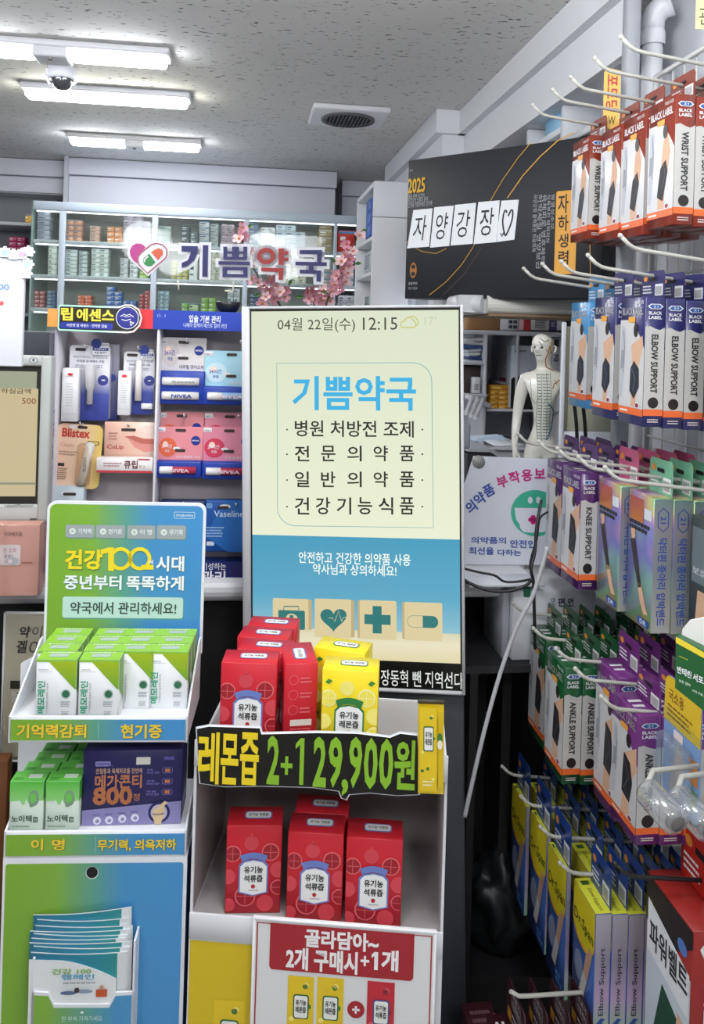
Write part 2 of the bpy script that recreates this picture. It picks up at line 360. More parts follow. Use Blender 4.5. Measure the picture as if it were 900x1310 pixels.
XL, XR = F.q(42, 300)[0], F.q(458, 300)[0]; ZT = F.q(195, 264)[1]; ZB = CT - .2 - F.M.translation.z
CASE_Y = .30
alu = M('#b4c0cc', .35); shelfm = M('#c3cad2', .4)
t = thing('medicine_case', 'wide glass-fronted medicine case with grey shelves at the back of the shop', 'display case', F.M)
mb = MB(); mb.rbox(XL, XR, -.012, CASE_Y, ZT - .04, ZT, alu, .004); part('top_rail', mb, t)
mb = MB(); mb.box(XL, XR, CASE_Y, CASE_Y + .012, ZB, ZT - .04, M('#c6cac2', .7)); part('back_panel', mb, t)
mb = MB(); mb.box(XL - .008, XL, 0, CASE_Y, ZB, ZT, M('#8aa09a', .2)); part('side_panel', mb, t, label='green-edged glass side panel')
mb = MB(); mb.box(XR, XR + .012, 0, CASE_Y, ZB, ZT, alu); part('side_panel', mb, t)
for zz in SHZ:
    mb = MB(); mb.rbox(XL, XR, .004, CASE_Y, zz - .018, zz, shelfm, .003); part('shelf', mb, t)
for zz in [ZT - .04] + [z - .018 for z in SHZ]:
    mb = MB(); mb.box(XL + .01, XR - .01, .012, .022, zz - .005, zz - .0005, M('#f4f8ff', .3, emit=3.2)); part('added_fill_strip', mb, t)  # added glowing strips hidden behind the shelf fronts to brighten the cartons
mb = MB(); mb.box(XL, XR, -.005, CASE_Y, -F.M.translation.z, ZB, M('#c9ccd2', .5)); mb.box(XL, .85, -.76, -.005, -F.M.translation.z, ZB, M('#c9ccd2', .5)); part('base_cabinet', mb, t)
for px0, px1 in ((75, 83), (193.5, 201), (311, 317.5), (426, 430)):
    x0 = F.q(px0, 330)[0]; x1 = F.q(px1, 330)[0]; mb = MB(); mb.rbox(x0, x1, -.01, .012, ZB, ZT - .04, alu, .002); part('post', mb, t)
pane = glass_mat('case_glass', '#f9fcfa', .015, .04, .03, '#cfe0d8', .18)
edges = [43, 75, 83, 193.5, 201, 311, 317.5, 426]
for i in range(0, 8, 2):
    x0 = F.q(edges[i], 330)[0]; x1 = F.q(edges[i + 1], 330)[0]; mb = MB(); mb.box(x0, x1, 0, .004, ZB, ZT - .042, pane); part('glass_pane', mb, t)
SH = ['top', 'middle', 'lower']
BAYS = ['narrow left end bay', 'left bay', 'middle bay', 'right bay', 'narrow right end bay']
# piles: bay, shelf, px left, px right, px top, columns, rows, colour, colour word
PILES = [
 (0, 0, 48, 64, 270, 1, 6, '#a8aabc', 'lavender-grey'), (0, 1, 62, 73, 311, 1, 6, '#dfe6de', 'white'), (0, 2, 44, 57, 372, 2, 4, '#b5555c', 'red'), (0, 2, 60, 71, 372, 1, 5, '#4d6a90', 'blue'),
 (1, 0, 84, 105, 281, 2, 4, '#e3a383', 'peach'), (1, 0, 115, 128, 289, 1, 4, '#e6bfae', 'pale pink'), (1, 0, 137, 156, 290, 2, 3, '#dd8f5c', 'orange'), (1, 0, 158, 193, 275, 3, 5, '#b5a3b8', 'silvery lilac'),
 (1, 1, 84, 99, 319, 1, 7, '#dbe3e2', 'white'), (1, 1, 101, 111, 321, 1, 6, '#cdd6d4', 'grey-white'), (1, 1, 117, 139, 318, 2, 6, '#dde8e2', 'mint-white'), (1, 1, 154, 164, 330, 1, 4, '#e3e5ea', 'bright white'), (1, 1, 166, 176, 332, 1, 4, '#dfe2e8', 'cool white'), (1, 1, 178, 188, 347, 1, 2, '#9cbf5a', 'green'),
 (1, 2, 99, 117, 378, 2, 4, '#e0653a', 'orange-red'), (1, 2, 136, 156, 367, 2, 5, '#3a6ec2', 'bright blue'), (1, 2, 157, 174, 384, 2, 2, '#3f6fba', 'mid blue'), (1, 2, 178, 184.5, 376, 1, 5, '#b83848', 'crimson'), (1, 2, 185, 192, 372, 1, 6, '#c23f4a', 'red'),
 (2, 0, 202, 219, 289, 1, 4, '#a9bcb6', 'grey-green'), (2, 0, 232, 243, 289, 1, 4, '#3f4c5c', 'dark navy'), (2, 0, 244, 253, 297, 1, 2, '#55606e', 'slate'), (2, 0, 255, 268, 283, 1, 4, '#c8cbd0', 'clear-wrapped grey'), (2, 0, 269, 280, 286, 1, 4, '#bcc3c4', 'clear-wrapped pale'), (2, 0, 283, 300, 287, 2, 4, '#b79fb0', 'mauve'), (2, 0, 304, 311, 291, 1, 4, '#cf9a9c', 'pink'),
 (2, 1, 219, 241, 333, 3, 5, '#c7b93c', 'yellow'), (2, 1, 242, 253, 334, 1, 1, '#eef0f0', 'tall white'), (2, 1, 268, 284, 322, 2, 5, '#d9d6c2', 'cream'), (2, 1, 288, 309, 330, 2, 4, '#dfe0dc', 'white'),
 (2, 2, 202, 216, 372, 2, 5, '#b4cad6', 'pale blue'), (2, 2, 232, 240, 387, 1, 2, '#8fc451', 'green'), (2, 2, 241, 254, 388, 1, 1, '#c4dcab', 'pale green'), (2, 2, 257, 276, 381, 2, 3, '#8cb94a', 'leaf-green'), (2, 2, 291, 307, 369, 2, 3, '#c2c8ca', 'light grey'),
 (3, 0, 318.5, 331, 281, 1, 6, '#5f7da4', 'steel blue'), (3, 0, 334, 352, 291, 2, 4, '#d4dadd', 'white'), (3, 0, 353, 391, 288, 3, 4, '#c9dbe6', 'white-and-blue'), (3, 0, 408, 425, 284, 1, 4, '#a8925e', 'gold'),
 (3, 1, 343, 372, 327, 3, 5, '#e6e2cb', 'cream'), (3, 1, 374, 392, 331, 2, 4, '#e9e6d2', 'ivory'), (3, 1, 412, 425, 322, 1, 5, '#a9a4a2', 'grey'), (3, 1, 320, 334, 345, 2, 2, '#c9d3da', 'pale grey'),
 (3, 2, 318.5, 332, 376, 1, 5, '#2c4a7a', 'navy'), (3, 2, 395, 424, 372, 2, 5, '#cfd3d6', 'off-white'),
 (4, 0, 433, 454, 295, 1, 1, '#c23b32', 'big red'), (4, 1, 433, 441, 344, 1, 4, '#7797b2', 'blue-grey'), (4, 1, 443, 453, 340, 1, 3, '#dadde0', 'white'), (4, 2, 433, 454, 378, 2, 3, '#c4c8cc', 'grey'),
]
for pi, (bay, sh, p0, p1, pt, nc, nr, col, word) in enumerate(PILES):
    y0 = .03 + .02 * ((pi * 7) % 3); xa = F.q(p0, pt, y0)[0]; xb = F.q(p1, pt, y0)[0]; z0 = SHZ[sh]; z1 = F.q((p0 + p1) / 2, pt, y0)[1]
    cw = (xb - xa) / nc; rh = max((z1 - z0) / nr, .008)
    grp = f'{word} medicine cartons on the {SH[sh]} shelf of the glass case, {BAYS[bay]}'
    first = None
    for c in range(nc):
        rows = nr - (1 if (nc > 1 and c == nc - 1 and nr > 3 and pi % 2) else 0)
        for r in range(rows):
            jx = random.uniform(-.002, .002)
            x0 = xa + c * cw + .0008; zz = z0 + r * rh
            if nr == 1: lab = f'{word} medicine carton alone on the {SH[sh]} case shelf, {BAYS[bay]}'
            elif nc == 1: lab = f'{word} medicine carton, {ORD[r]} up of its pile, {SH[sh]} case shelf, {BAYS[bay]}'
            else: lab = f'{word} carton, {ORD[r]} up in {ORD[c]} pile, {SH[sh]} case shelf, {BAYS[bay]}'
            if first is None: first = carton('medicine_carton', lab, 'medicine box', grp, F, x0, x0 + cw - .0016, zz, zz + rh - .0006, y0, .09, col, pi)
            else:
                o = first.copy(); COL.objects.link(o); o.matrix_world = F.sub(x0 + jx * .4, y0, zz); o['label'] = lab
# open shelving left of the case
G = Fr(20, 300, 3.95, EYAW)
gx0 = G.q(-80, 300)[0]; gx1 = G.q(41, 300)[0] + .05
t = thing('open_shelving', 'open grey wall shelving left of the glass case, under a white cupboard', 'shelves', G.M)
mb = MB(); mb.box(gx0, gx1, .3, .32, CT - CAMZ - .2, 1.5 - G.M.translation.z + .65, M('#8d8f93', .7)); part('back_panel', mb, t)
for py in (284, 320, 352, 400):
    zz = G.q(20, py)[1]; mb = MB(); mb.rbox(gx0, gx1, 0, .3, zz - .016, zz, M('#c0c3ca', .5), .003); part('shelf', mb, t)
mb = MB(); mb.box(G.q(35, 250)[0] + .17, G.q(35, 250)[0] + .19, -.01, .3, CT - CAMZ - .2, .63, M('#b5b8c0', .5)); part('upright', mb, t)
zz = G.q(20, 320)[1]
o1 = None
for c in range(2):
    for r in range(3):
        x0 = G.q(11 + 10.5 * c, 310, .06)[0]; w = G.q(21, 310, .06)[0] - G.q(11, 310, .06)[0]; hh = .023
        lab = f'magenta medicine carton, {ORD[r]} up in the {"left" if c == 0 else "right"} pile on the open shelf'
        if o1 is None: o1 = carton('medicine_carton', lab, 'medicine box', 'magenta cartons on the open shelf', G, x0, x0 + w, zz, zz + hh, .06, .08, '#c03a6e', 5)
        else: o = o1.copy(); COL.objects.link(o); o.matrix_world = G.sub(x0, .06, zz + r * .0237); o['label'] = lab
zz = G.q(20, 284)[1]; x0 = G.q(32, 275, .05)[0]
carton('medicine_carton', 'yellow medicine carton on the upper open shelf beside the glass case', 'medicine box', None, G, x0, x0 + .03, zz, zz + .047, .05, .05, '#e0a92c', 9)
# ---------------------------------------------------------------- tall white shelving, its open side to the left
H = Fr(474, 385, 3.2, EYAW)
w = H.q(518, 300)[0] + .02; zt = H.q(476, 231)[1]; zb = -H.M.translation.z
t = thing('tall_shelf', 'tall white shelving unit standing sideways beside the glass case', 'shelves', H.M)
wm = M('#dadbe0', .5); zs = H.q(476, 277)[1]
mb = MB(); mb.rbox(0, w, 0, .02, zb, zs - .001, wm, .002); mb.rbox(0, w, 0, .02, zs + .001, zt, wm, .002); part('side_panel', mb, t)
mb = MB(); mb.rbox(0, w, .47, .49, zb, zt, wm, .002); part('side_panel', mb, t)
mb = MB(); mb.rbox(0, w, .02, .47, zt - .02, zt, wm, .002); part('top', mb, t)
mb = MB(); mb.box(w - .015, w, .02, .47, zb, zt - .02, wm); part('back_panel', mb, t)
lv = [H.q(474, y)[1] for y in (300, 346, 400)] + [-.25, -.6]
for z in lv:
    mb = MB(); mb.rbox(.003, w - .015, .02, .47, z - .015, z, wm, .002); part('shelf', mb, t)
for k in range(3):
    hh = (H.q(474, 249)[1] - lv[0]) / 3; mb = MB(); b = M('#1f4fa8', .4); mb.rbox(0, .09, 0, .16, 0, hh - .001, b, .002); mb.plane((0, .16, 0), (0, -1, 0), (0, 0, 1)); mb.rect(.04, .006, .12, hh - .006, M('#2e63c4', .4)); mb.text('0', .09, .012, .1, hh - .012, M('#ffffff', .4))
    mb.plane((0, .0, 0), (1, 0, 0), (0, 0, 1)); mb.rect(.01, .008, .03, hh - .012, M('#e8eef6', .4))
    solid('storage_box', mb, f'blue box with a white mark, {["lowest", "middle", "topmost"][k]} of three in the tall white shelf', 'box', H.sub(-.004 + .004, .035, lv[0] + k * hh), 'blue boxes in the tall shelf')
mb = MB(); mb.rbox(0, .1, 0, .2, 0, .1, M('#b9bdc4', .5), .02, 3); mb.plane((0, .2, 0), (0, -1, 0), (0, 0, 1)); mb.lines(.03, .02, .17, .08, 6, M('#5a6070', .5))
solid('paper_packet', mb, 'grey printed packet on the tall white shelf under the blue boxes', 'packet', H.sub(.012, .1, lv[1]))
mb = MB(); mb.rbox(0, .09, 0, .15, 0, .075, M('#a7adb6', .5), .004); mb.plane((0, .15, 0), (0, -1, 0), (0, 0, 1)); mb.lines(.02, .01, .13, .07, 7, M('#4a5060', .5))
solid('storage_box', mb, 'grey printed box on the lower level of the tall white shelf', 'box', H.sub(.012, .1, lv[2]))
# ---------------------------------------------------------------- cut-out letters of the shop name on a clear screen
L = Fr(290, 340, 2.75, EYAW)
t = thing('name_screen', 'clear acrylic screen with shop name in blue and red letters behind the counter', 'sign', L.M)
ax0, az0 = L.q(150, 420); ax1, az1 = L.q(424, 303)
mb = MB(); mb.box(ax0, ax1, .002, .006, CT - .05 - L.M.translation.z, az1, glass_mat('acrylic', '#fefefe', .006, .03, fk=.1)); part('acrylic_sheet', mb, t)
mb = MB(); mb.rbox(ax0, ax1, -.03, .04, CT - .35 - L.M.translation.z, CT - .05 - L.M.translation.z, wm, .004); mb.box(ax0, ax1, -.03, .04, -L.M.translation.z, CT - .35 - L.M.translation.z, wm); part('base', mb, t)
wl = M('#f2f2f6', .4); nv = M('#1d2168', .45); rd = M('#b02420', .45)
def outlined(name, bars, col, lab=None):
    """a plate letter: every stroke with a white border behind"""
    mb = MB(); mb.front(0)
    for b in bars: mb.prism([tuple(p) for p in grow(b, .010)], -.001, .003, wl)
    for i, b in enumerate(bars): mb.prism(b, .003, .006 + .0001 * i, col)
    part(name, mb, t, label=lab)
def grow(pts, d):
    n = len(pts); ar = sum(pts[i][0] * pts[(i + 1) % n][1] - pts[(i + 1) % n][0] * pts[i][1] for i in range(n)); s = 1 if ar > 0 else -1; out = []
    for i in range(n):
        a, b, c = Vector(pts[i - 1]), Vector(pts[i]), Vector(pts[(i + 1) % n]); d1 = (b - a).normalized(); d2 = (c - b).normalized()
        n1 = Vector((d1.y, -d1.x)) * s; n2 = Vector((d2.y, -d2.x)) * s; m = n1 + n2; m = m / max(m.length_squared / 2, .4); out.append((b.x + m.x * d, b.y + m.y * d))
    return out
def Z(x, y, k=900 / 170, ox=140, oy=250): return L.q(ox + x / k, oy + y / k)
def bar(*p): return [Z(*q) for q in p]
k2 = 900 / 190
def bar2(*p): return [L.q(290 + x / k2, 250 + y / k2) for x, y in p]
def ring(cx, cy, rx, ry, w, f, n=18):
    return [[f(cx + rx * math.cos(a0), cy + ry * math.sin(a0)), f(cx + rx * math.cos(a1), cy + ry * math.sin(a1)), f(cx + (rx - w) * math.cos(a1), cy + (ry - w) * math.sin(a1)), f(cx + (rx - w) * math.cos(a0), cy + (ry - w) * math.sin(a0))] for a0, a1 in [(2 * math.pi * i / n, 2 * math.pi * (i + 1) / n) for i in range(n)]]
b2 = lambda x, y: L.q(290 + x / k2, 250 + y / k2)
outlined('letter', [bar((488, 342), (598, 345), (596, 385), (488, 380)), bar((556, 380), (598, 382), (575, 440), (530, 480), (490, 492), (488, 458), (530, 440)), bar((632, 338), (668, 338), (664, 552), (628, 550))], nv)
outlined('letter', [bar((770, 348), (796, 348), (798, 430), (772, 430)), bar((830, 348), (850, 348), (850, 430), (830, 430)), bar((850, 348), (876, 348), (876, 430), (850, 430)), bar((905, 348), (932, 348), (930, 430), (905, 430)), bar((770, 415), (932, 418), (930, 438), (772, 436)), bar((790, 378), (910, 380), (910, 396), (790, 394)),
  bar((738, 446), (950, 450), (950, 472), (738, 468)), bar((765, 484), (796, 484), (796, 552), (765, 550)), bar((905, 486), (934, 486), (934, 554), (905, 552)), bar((765, 484), (934, 486), (934, 508), (765, 506)), bar((765, 532), (934, 535), (934, 556), (765, 553))], nv)
outlined('letter', ring(238, 368, 56, 50, 27, b2) + [bar2((312, 322), (345, 322), (343, 422), (312, 420)), bar2((345, 338), (372, 338), (372, 360), (345, 360)), bar2((345, 378), (372, 378), (372, 400), (345, 398)), bar2((208, 438), (342, 442), (342, 466), (208, 460)), bar2((314, 440), (342, 442), (338, 512), (312, 510))], rd, 'red cut-out letter')
outlined('letter', [bar2((440, 332), (575, 332), (575, 358), (440, 356)), bar2((546, 358), (575, 358), (570, 412), (546, 410)), bar2((415, 402), (604, 406), (604, 428), (415, 424)), bar2((496, 424), (524, 424), (524, 456), (496, 456)), bar2((440, 450), (570, 456), (570, 478), (440, 472)), bar2((542, 474), (570, 478), (568, 524), (542, 522))], nv)
# the heart with its capsule
mb = MB(); mb.front(0)
def hz(pts): return [Z(*p) for p in pts]
heart = [(262, 548), (130, 425), (120, 385), (132, 338), (170, 312), (215, 312), (250, 330), (300, 312), (355, 315), (395, 345), (404, 395), (390, 430)]
mb.prism(hz(heart), -.001, .003, wl)
pk = [(245, 352), (235, 340), (215, 328), (185, 325), (155, 340), (138, 372), (142, 410), (160, 440), (190, 462), (196, 420), (215, 388)]
mb.poly(hz(pk), M('#c2348c', .4), .004)
rose = M('#b0596b', .4)
cap = [(258, 528), (200, 470), (192, 440), (196, 415), (215, 388), (282, 335), (320, 325), (360, 335), (388, 365), (390, 405), (375, 430)]
mb.line(hz(cap), .0045, rose, .0042, True)
gr = [(270, 395), (232, 425), (228, 450), (240, 470), (262, 480), (285, 478), (312, 455)]
orr = [(282, 385), (322, 355), (345, 355), (362, 375), (362, 405), (350, 415), (330, 440)]
mb.poly(hz(gr), M('#1f8a3a', .35), .0046); mb.poly(hz(orr), M('#dd5a2c', .35), .0046)
mb.line(hz([(238, 452), (238, 435), (262, 412)]), .005, wl, .005); mb.line(hz([(308, 362), (335, 352), (350, 362)]), .005, wl, .005)
part('heart_emblem', mb, t, label='heart plate with a pink half and a green and orange capsule')
mb = MB(); 
for pts in ([(465, 575), (468, 640)], [(840, 560), (838, 640), (832, 652), (780, 645)]):
    mb.tube([L.M.inverted() @ (L.M @ Vector((L.q(140 + x / 5.294, 250 + y / 5.294)[0], .001, L.q(140 + x / 5.294, 250 + y / 5.294)[1]))) for x, y in pts], .003, M('#e5e0cc', .5), 6)
    part('hanging_hook', mb, t); mb = MB()
# ---------------------------------------------------------------- blossom branches behind the clear screen
B = Fr(390, 370, 3.0, EYAW)
def blossom_mesh(colr, seed):
    rnd = random.Random(seed); mb = MB(); pm = M(colr, .6); R = .021
    for k in range(5):
        a = 2 * math.pi * k / 5 + rnd.uniform(-.15, .15); ca, sa = math.cos(a), math.sin(a)
        def pt(r, w, h): return (ca * r - sa * w, -h, sa * r + ca * w)
        mb.add([pt(.003, 0, 0), pt(R * .45, -R * .36, R * .22), pt(R * .9, -R * .34, R * .42), pt(R * 1.02, 0, R * .4), pt(R * .9, R * .34, R * .42), pt(R * .45, R * .36, R * .22), pt(R * .55, 0, R * .1)], [(0, 1, 6), (1, 2, 6), (2, 3, 6), (3, 4, 6), (4, 5, 6), (5, 0, 6)], pm, True)
    mb.lathe([(0, .0), (.0045, .001), (.004, .005), (0, .006)], M('#d98a4a', .6), (0, -.001, 0), (0, -1, 0), 8)
    return mb.mesh('blossom')
bms = [blossom_mesh('#eeb4c2', 1), blossom_mesh('#e79ab0', 2), blossom_mesh('#f3ccd2', 3)]
def leaf(mb, x, z, a, l):
    ca, sa = math.cos(a), math.sin(a); g = M('#5e8a4a', .6)
    mb.add([(x, 0, z), (x + ca * l * .5 - sa * l * .22, -.006, z + sa * l * .5 + ca * l * .22), (x + ca * l, .002, z + sa * l), (x + ca * l * .5 + sa * l * .22, -.006, z + sa * l * .5 - ca * l * .22)], [(0, 1, 2), (0, 2, 3)], g)
def branch(label, stem, blossoms, leaves, y):
    t = thing('blossom_branch', label, 'flower branch', B.M, 'pink blossom branches behind the counter')
    mb = MB(); pts = [Vector((B.q(a, b, y)[0], y, B.q(a, b, y)[1])) for a, b in stem]; pts = ([Vector((pts[0].x, y, CT - .2 - B.M.translation.z))] if stem[0][1] > 400 else []) + pts; mb.tube(pts, [.006 - .004 * i / max(len(pts) - 1, 1) for i in range(len(pts))], M('#5a4034', .8), 6); part('stem', mb, t)
    mb = MB()
    for a, b, an in leaves: 
        x, z = B.q(a, b, y); m0 = len(mb.v); leaf(mb, x, z, math.radians(an), .032); mb.v[m0:] = [(p[0], p[1] + y - .008, p[2]) for p in mb.v[m0:]]
    part('leaves', mb, t)
    for i, (a, b) in enumerate(blossoms):
        x, z = B.q(a, b, y - .015); o = D.objects.new('blossom', bms[i % 3]); COL.objects.link(o); o.parent = t
        o.matrix_local = Matrix.Translation((x, y - .015 - .006 * (i % 3), z)) @ Matrix.Rotation(.5 * math.sin(i * 2.1), 4, 'X') @ Matrix.Rotation(.5 * math.cos(i * 1.7), 4, 'Z') @ Matrix.Rotation(i * 1.3, 4, 'Y') @ Matrix.Scale(.95 + .25 * ((i * 37) % 5) / 5, 4)
branch('pink artificial blossom branch rising at the right end of the clear screen', [(405, 440), (418, 385), (430, 362), (444, 335), (458, 300)],
       [(440, 326), (447, 331), (436, 335), (446, 341), (439, 343), (451, 322), (430, 352), (437, 356), (444, 350), (428, 364), (434, 369), (441, 361), (425, 372), (443, 312), (459, 302)], [(428, 340, 100), (452, 338, 10), (420, 376, 160), (460, 298, 30)], 0)
branch('pink artificial blossom branch low in the middle of the clear screen', [(375, 440), (360, 395), (350, 375), (335, 362), (322, 340)],
       [(352, 366), (344, 372), (358, 374), (364, 380), (350, 382), (340, 380), (337, 366), (346, 357), (329, 362), (322, 357), (366, 371), (324, 325), (335, 388), (321, 335)], [(334, 376, 200), (368, 366, 60)], .03)
branch('pink artificial blossom branch between the red letter and the last blue letter, low down', [(408, 440), (404, 395), (398, 380), (393, 366)],
       [(399, 372), (407, 376), (414, 372), (402, 383), (411, 384), (418, 380), (395, 382), (394, 372), (421, 386)], [(421, 377, 70), (388, 380, 180)], .05)
branch('pink blossom sprig at the top of the middle case post', [(316, 360), (312, 320), (309, 305), (307, 290)], [(308, 297), (312, 302), (306, 306), (310, 291)], [(315, 294, 45)], .02)
# ================================================================ upright screen on its stand
def emi(h, e=1.0): return M(h, .3, emit=round(e * 1.0, 3))
S = Fr(450, 640, 1.52, math.radians(-6.5), 0, math.radians(-2.0))
scr = thing('digital_signage', 'tall lit advertising screen in a white frame, pale yellow above and blue below', 'screen', S.M)
sx0, sz1 = S.q(310, 391); sx1, sz0 = S.q(593.5, 893); sx1 = S.q(593.5, 640)[0]; sx0 = S.q(310.5, 640)[0]; sz1 = S.q(452, 391)[1]; sz0 = S.q(540, 886)[1]
ix0 = S.q(320.5, 640)[0]; ix1 = S.q(589.5, 640)[0]; iz1 = S.q(452, 394.5)[1]; iz0 = S.q(540, 882)[1]
mb = MB(); fw = M('#b9babd', .4)
for b in ((sx0, ix0, sz0, sz1), (ix1, sx1, sz0, sz1), (ix0, ix1, iz1, sz1), (ix0, ix1, sz0, iz0)): mb.rbox(b[0], b[1], -.006, .045, b[2], b[3], fw, .0015, 1)
part('frame', mb, scr)
mb = MB(); mb.box(ix0, ix1, .0, .044, iz0, iz1, M('#1a1512', .3)); part('housing', mb, scr)
mb = MB(); bx0, bz1 = S.q(322.5, 640)[0], S.q(452, 397.5)[1]; bx1 = S.q(587.5, 640)[0]
dk = M('#1c1510', .35)
yb = S.q(452, 687)[1]; ybk = S.q(540, 847)[1]; ysand = S.q(452, 806)[1]
y_ = -.0005
ycol = ramp_mat('screen_cream', [(0, '#eef2d6'), (.55, '#e4ebcf'), (1, '#d9e1c6')], 'Z', yb, bz1, emit=.94)
bcol = ramp_mat('screen_blue', [(0, '#8fc3d6'), (.35, '#5eadcb'), (1, '#459fc2')], 'Z', ysand, yb, emit=.92)
scol = ramp_mat('screen_sand', [(0, '#e6dcae'), (.6, '#efe8c8'), (1, '#dcd9b8')], 'Z', ybk, ysand, emit=.92)
mb.front(0)
mb.rect(bx0, yb, bx1, bz1, ycol, .0006); mb.rect(bx0, ysand, bx1, yb, bcol, .0006); mb.rect(bx0, ybk, bx1, ysand, scol, .0006)
# a slight wedge: the blue reaches lower at the left, as on the screen
mb.rect(bx0, iz0 + .001, bx1, ybk, M('#0b0c0a', .25), .0006)
def T(s, px0, py0, px1, py1, m, b=.012, c=.0012, **k):
    a0, b0, a1, b1 = S.R(px0, py0, px1, py1); mb.text(s, a0, b0, a1, b1, m, c, b, **k)
ink = emi('#3a3626', .9); ink2 = emi('#231f17', .9); cy = emi('#35aee0', 1.0); wh = emi('#f4fbf2', 1.0)
T('04월 22일(수)', 355, 406.5, 454, 425.5, ink, .0); T('12:15', 464, 406, 508, 422, ink, .0); T('17°', 543, 404.5, 559, 416, emi('#c9cdb4', .95), .0)
cl = emi('#c8c04a', .95)
def cloud(x, y, k):
    pts = []
    for (cx, cy_, r, t0, t1) in ((x - 6 * k, y + 2 * k, 4 * k, 90, 270), (x + 6 * k, y + 2 * k, 4 * k, -90, 60), (x + 1 * k, y - 1 * k, 6 * k, 20, 170)):
        for j in range(7):
            t = math.radians(t0 + (t1 - t0) * j / 6); pts.append(S.q(cx + r * math.cos(t), cy_ - r * math.sin(t)))
    return pts
mb.line(cloud(522, 413, 1), .0016, cl, .0012, True); mb.line([S.q(*p) for p in ((523, 406), (527, 404.5), (531, 406), (533.5, 409), (535, 413), (533, 417))], .0016, cl, .0012)
br = emi('#5aa3ae', .95)
pts = [S.q(*p) for p in ((354, 464.5), (528, 464))] + [S.q(528 + 24 * math.sin(t), 488 - 24 * math.cos(t)) for t in [math.pi / 2 * i / 6 for i in range(1, 7)]] + [S.q(554, 675)] + [S.q(378, 672.5)] + [S.q(378 - 23 * math.sin(t), 650 + 22.5 * math.cos(t)) for t in [math.pi / 2 * i / 6 for i in range(1, 7)]]
mb.line(pts, .0011, br, .0012, True)
T('기쁨약국', 374, 481, 532, 525, cy, .026)
for s_, y0, y1 in (('병원 처방전 조제', 538, 559), ('전문의약품', 570, 590), ('일반의약품', 603, 623), ('건강기능식품', 636, 658)):
    if ' ' in s_: T(s_, 377, y0, 529, y1, ink2, .012)
    else:
        n = len(s_); st = (529 - 377 - 18) / (n - 1)
        for i, ch in enumerate(s_): T(ch, 377 + i * st, y0, 377 + i * st + 18.5, y1, ink2, .012)
    ym = (y0 + y1) / 2 + 1
    for px in (367, 540): a, b = S.q(px, ym); mb.ell(a, b, .0017, .0017, ink2, .0012, 8)
T('안전하고 건강한 의약품 사용', 382, 707, 525, 722, wh, .012); T('약사님과 상의하세요!', 400, 722, 507, 736, wh, .012)
wood = emi('#e2d2a4', .92); woods = emi('#c9b283', .9); gi = emi('#2f7d7c', .9)
for i, (x0, x1, y0, y1) in enumerate(((349, 394.5, 765.5, 806), (402.5, 449, 766, 815.5), (460, 507, 768, 818), (517, 565.5, 770.5, 819.5))):
    a0, b0, a1, b1 = S.R(x0, y0, x1, y1)
    mb.rect(a0 + (.006 if i < 2 else -.004), b0 + .002, a1 + (.006 if i < 2 else 0), b1 - .001, woods, .0009); mb.rrect(a0, b0, a1, b1, .003, wood, .0012)
a0, b0, a1, b1 = S.R(356, 780.5, 390, 805); mb.rrect(a0, b0, a1, b1, .003, gi, .0015); mb.line([S.q(*p) for p in ((363, 780), (363, 775.5), (382, 775.5), (382, 780))], .002, gi, .0015)
a, b = S.q(373, 793); mb.ell(a, b, .0125, .0125, wood, .0018); a0, b0, a1, b1 = S.R(370.5, 786.5, 375.5, 799); mb.rect(a0, b0, a1, b1, gi, .0021); a0, b0, a1, b1 = S.R(367, 790.5, 379, 795.5); mb.rect(a0, b0, a1, b1, gi, .0021)
def heart(cx, cy_, w, h): return [S.q(cx + w * .5 * math.sin(t) ** 3, cy_ - h * .5 * (13 * math.cos(t) - 5 * math.cos(2 * t) - 2 * math.cos(3 * t) - math.cos(4 * t)) / 15) for t in [-2 * math.pi * i / 28 for i in range(28)]]
mb.poly(heart(426.5, 791, 34, 31), gi, .0015); mb.line([S.q(*p) for p in ((420, 790), (425, 790), (428, 795), (433, 781), (437, 795), (439, 790), (443, 789))], .0011, wood, .0018)
a0, b0, a1, b1 = S.R(476.5, 775, 488, 810); mb.rect(a0, b0, a1, b1, gi, .0015); a0, b0, a1, b1 = S.R(466, 786, 499.5, 798.5); mb.rect(a0, b0, a1, b1, gi, .0015)
a0, b0, a1, b1 = S.R(521, 787.5, 560, 802.5); mb.line(rr(a0, b0, a1, b1, (b1 - b0) * .48), .0007, gi, .0015, True); mb.poly(rr((a0 + a1) / 2, b0, a1, b1, (b1 - b0) * .48, tl=False, bl=False), gi, .0016)
T('장동혁 뺀 지역선다', 487, 858, 592, 879, emi('#e9ece6', .9), .005)
part('screen', mb, scr, label='lit picture with date, shop name and pharmacy notices')
mb = MB(); zf = -S.M.translation.z
mb.rbox(.08, sx1 - .002, .012, .045, zf + .02, sz0 + .01, M('#3a3c42', .45), .004); mb.rbox(-.05, .085, .014, .043, zf + .02, sz0 + .01, M('#33353a', .5), .004); part('stand', mb, scr, label='dark grey upright under the screen')
mb = MB(); mb.rbox(-.17, .19, .0, .11, zf + .004, zf + .03, M('#33353a', .5), .006); part('base_plate', mb, scr)
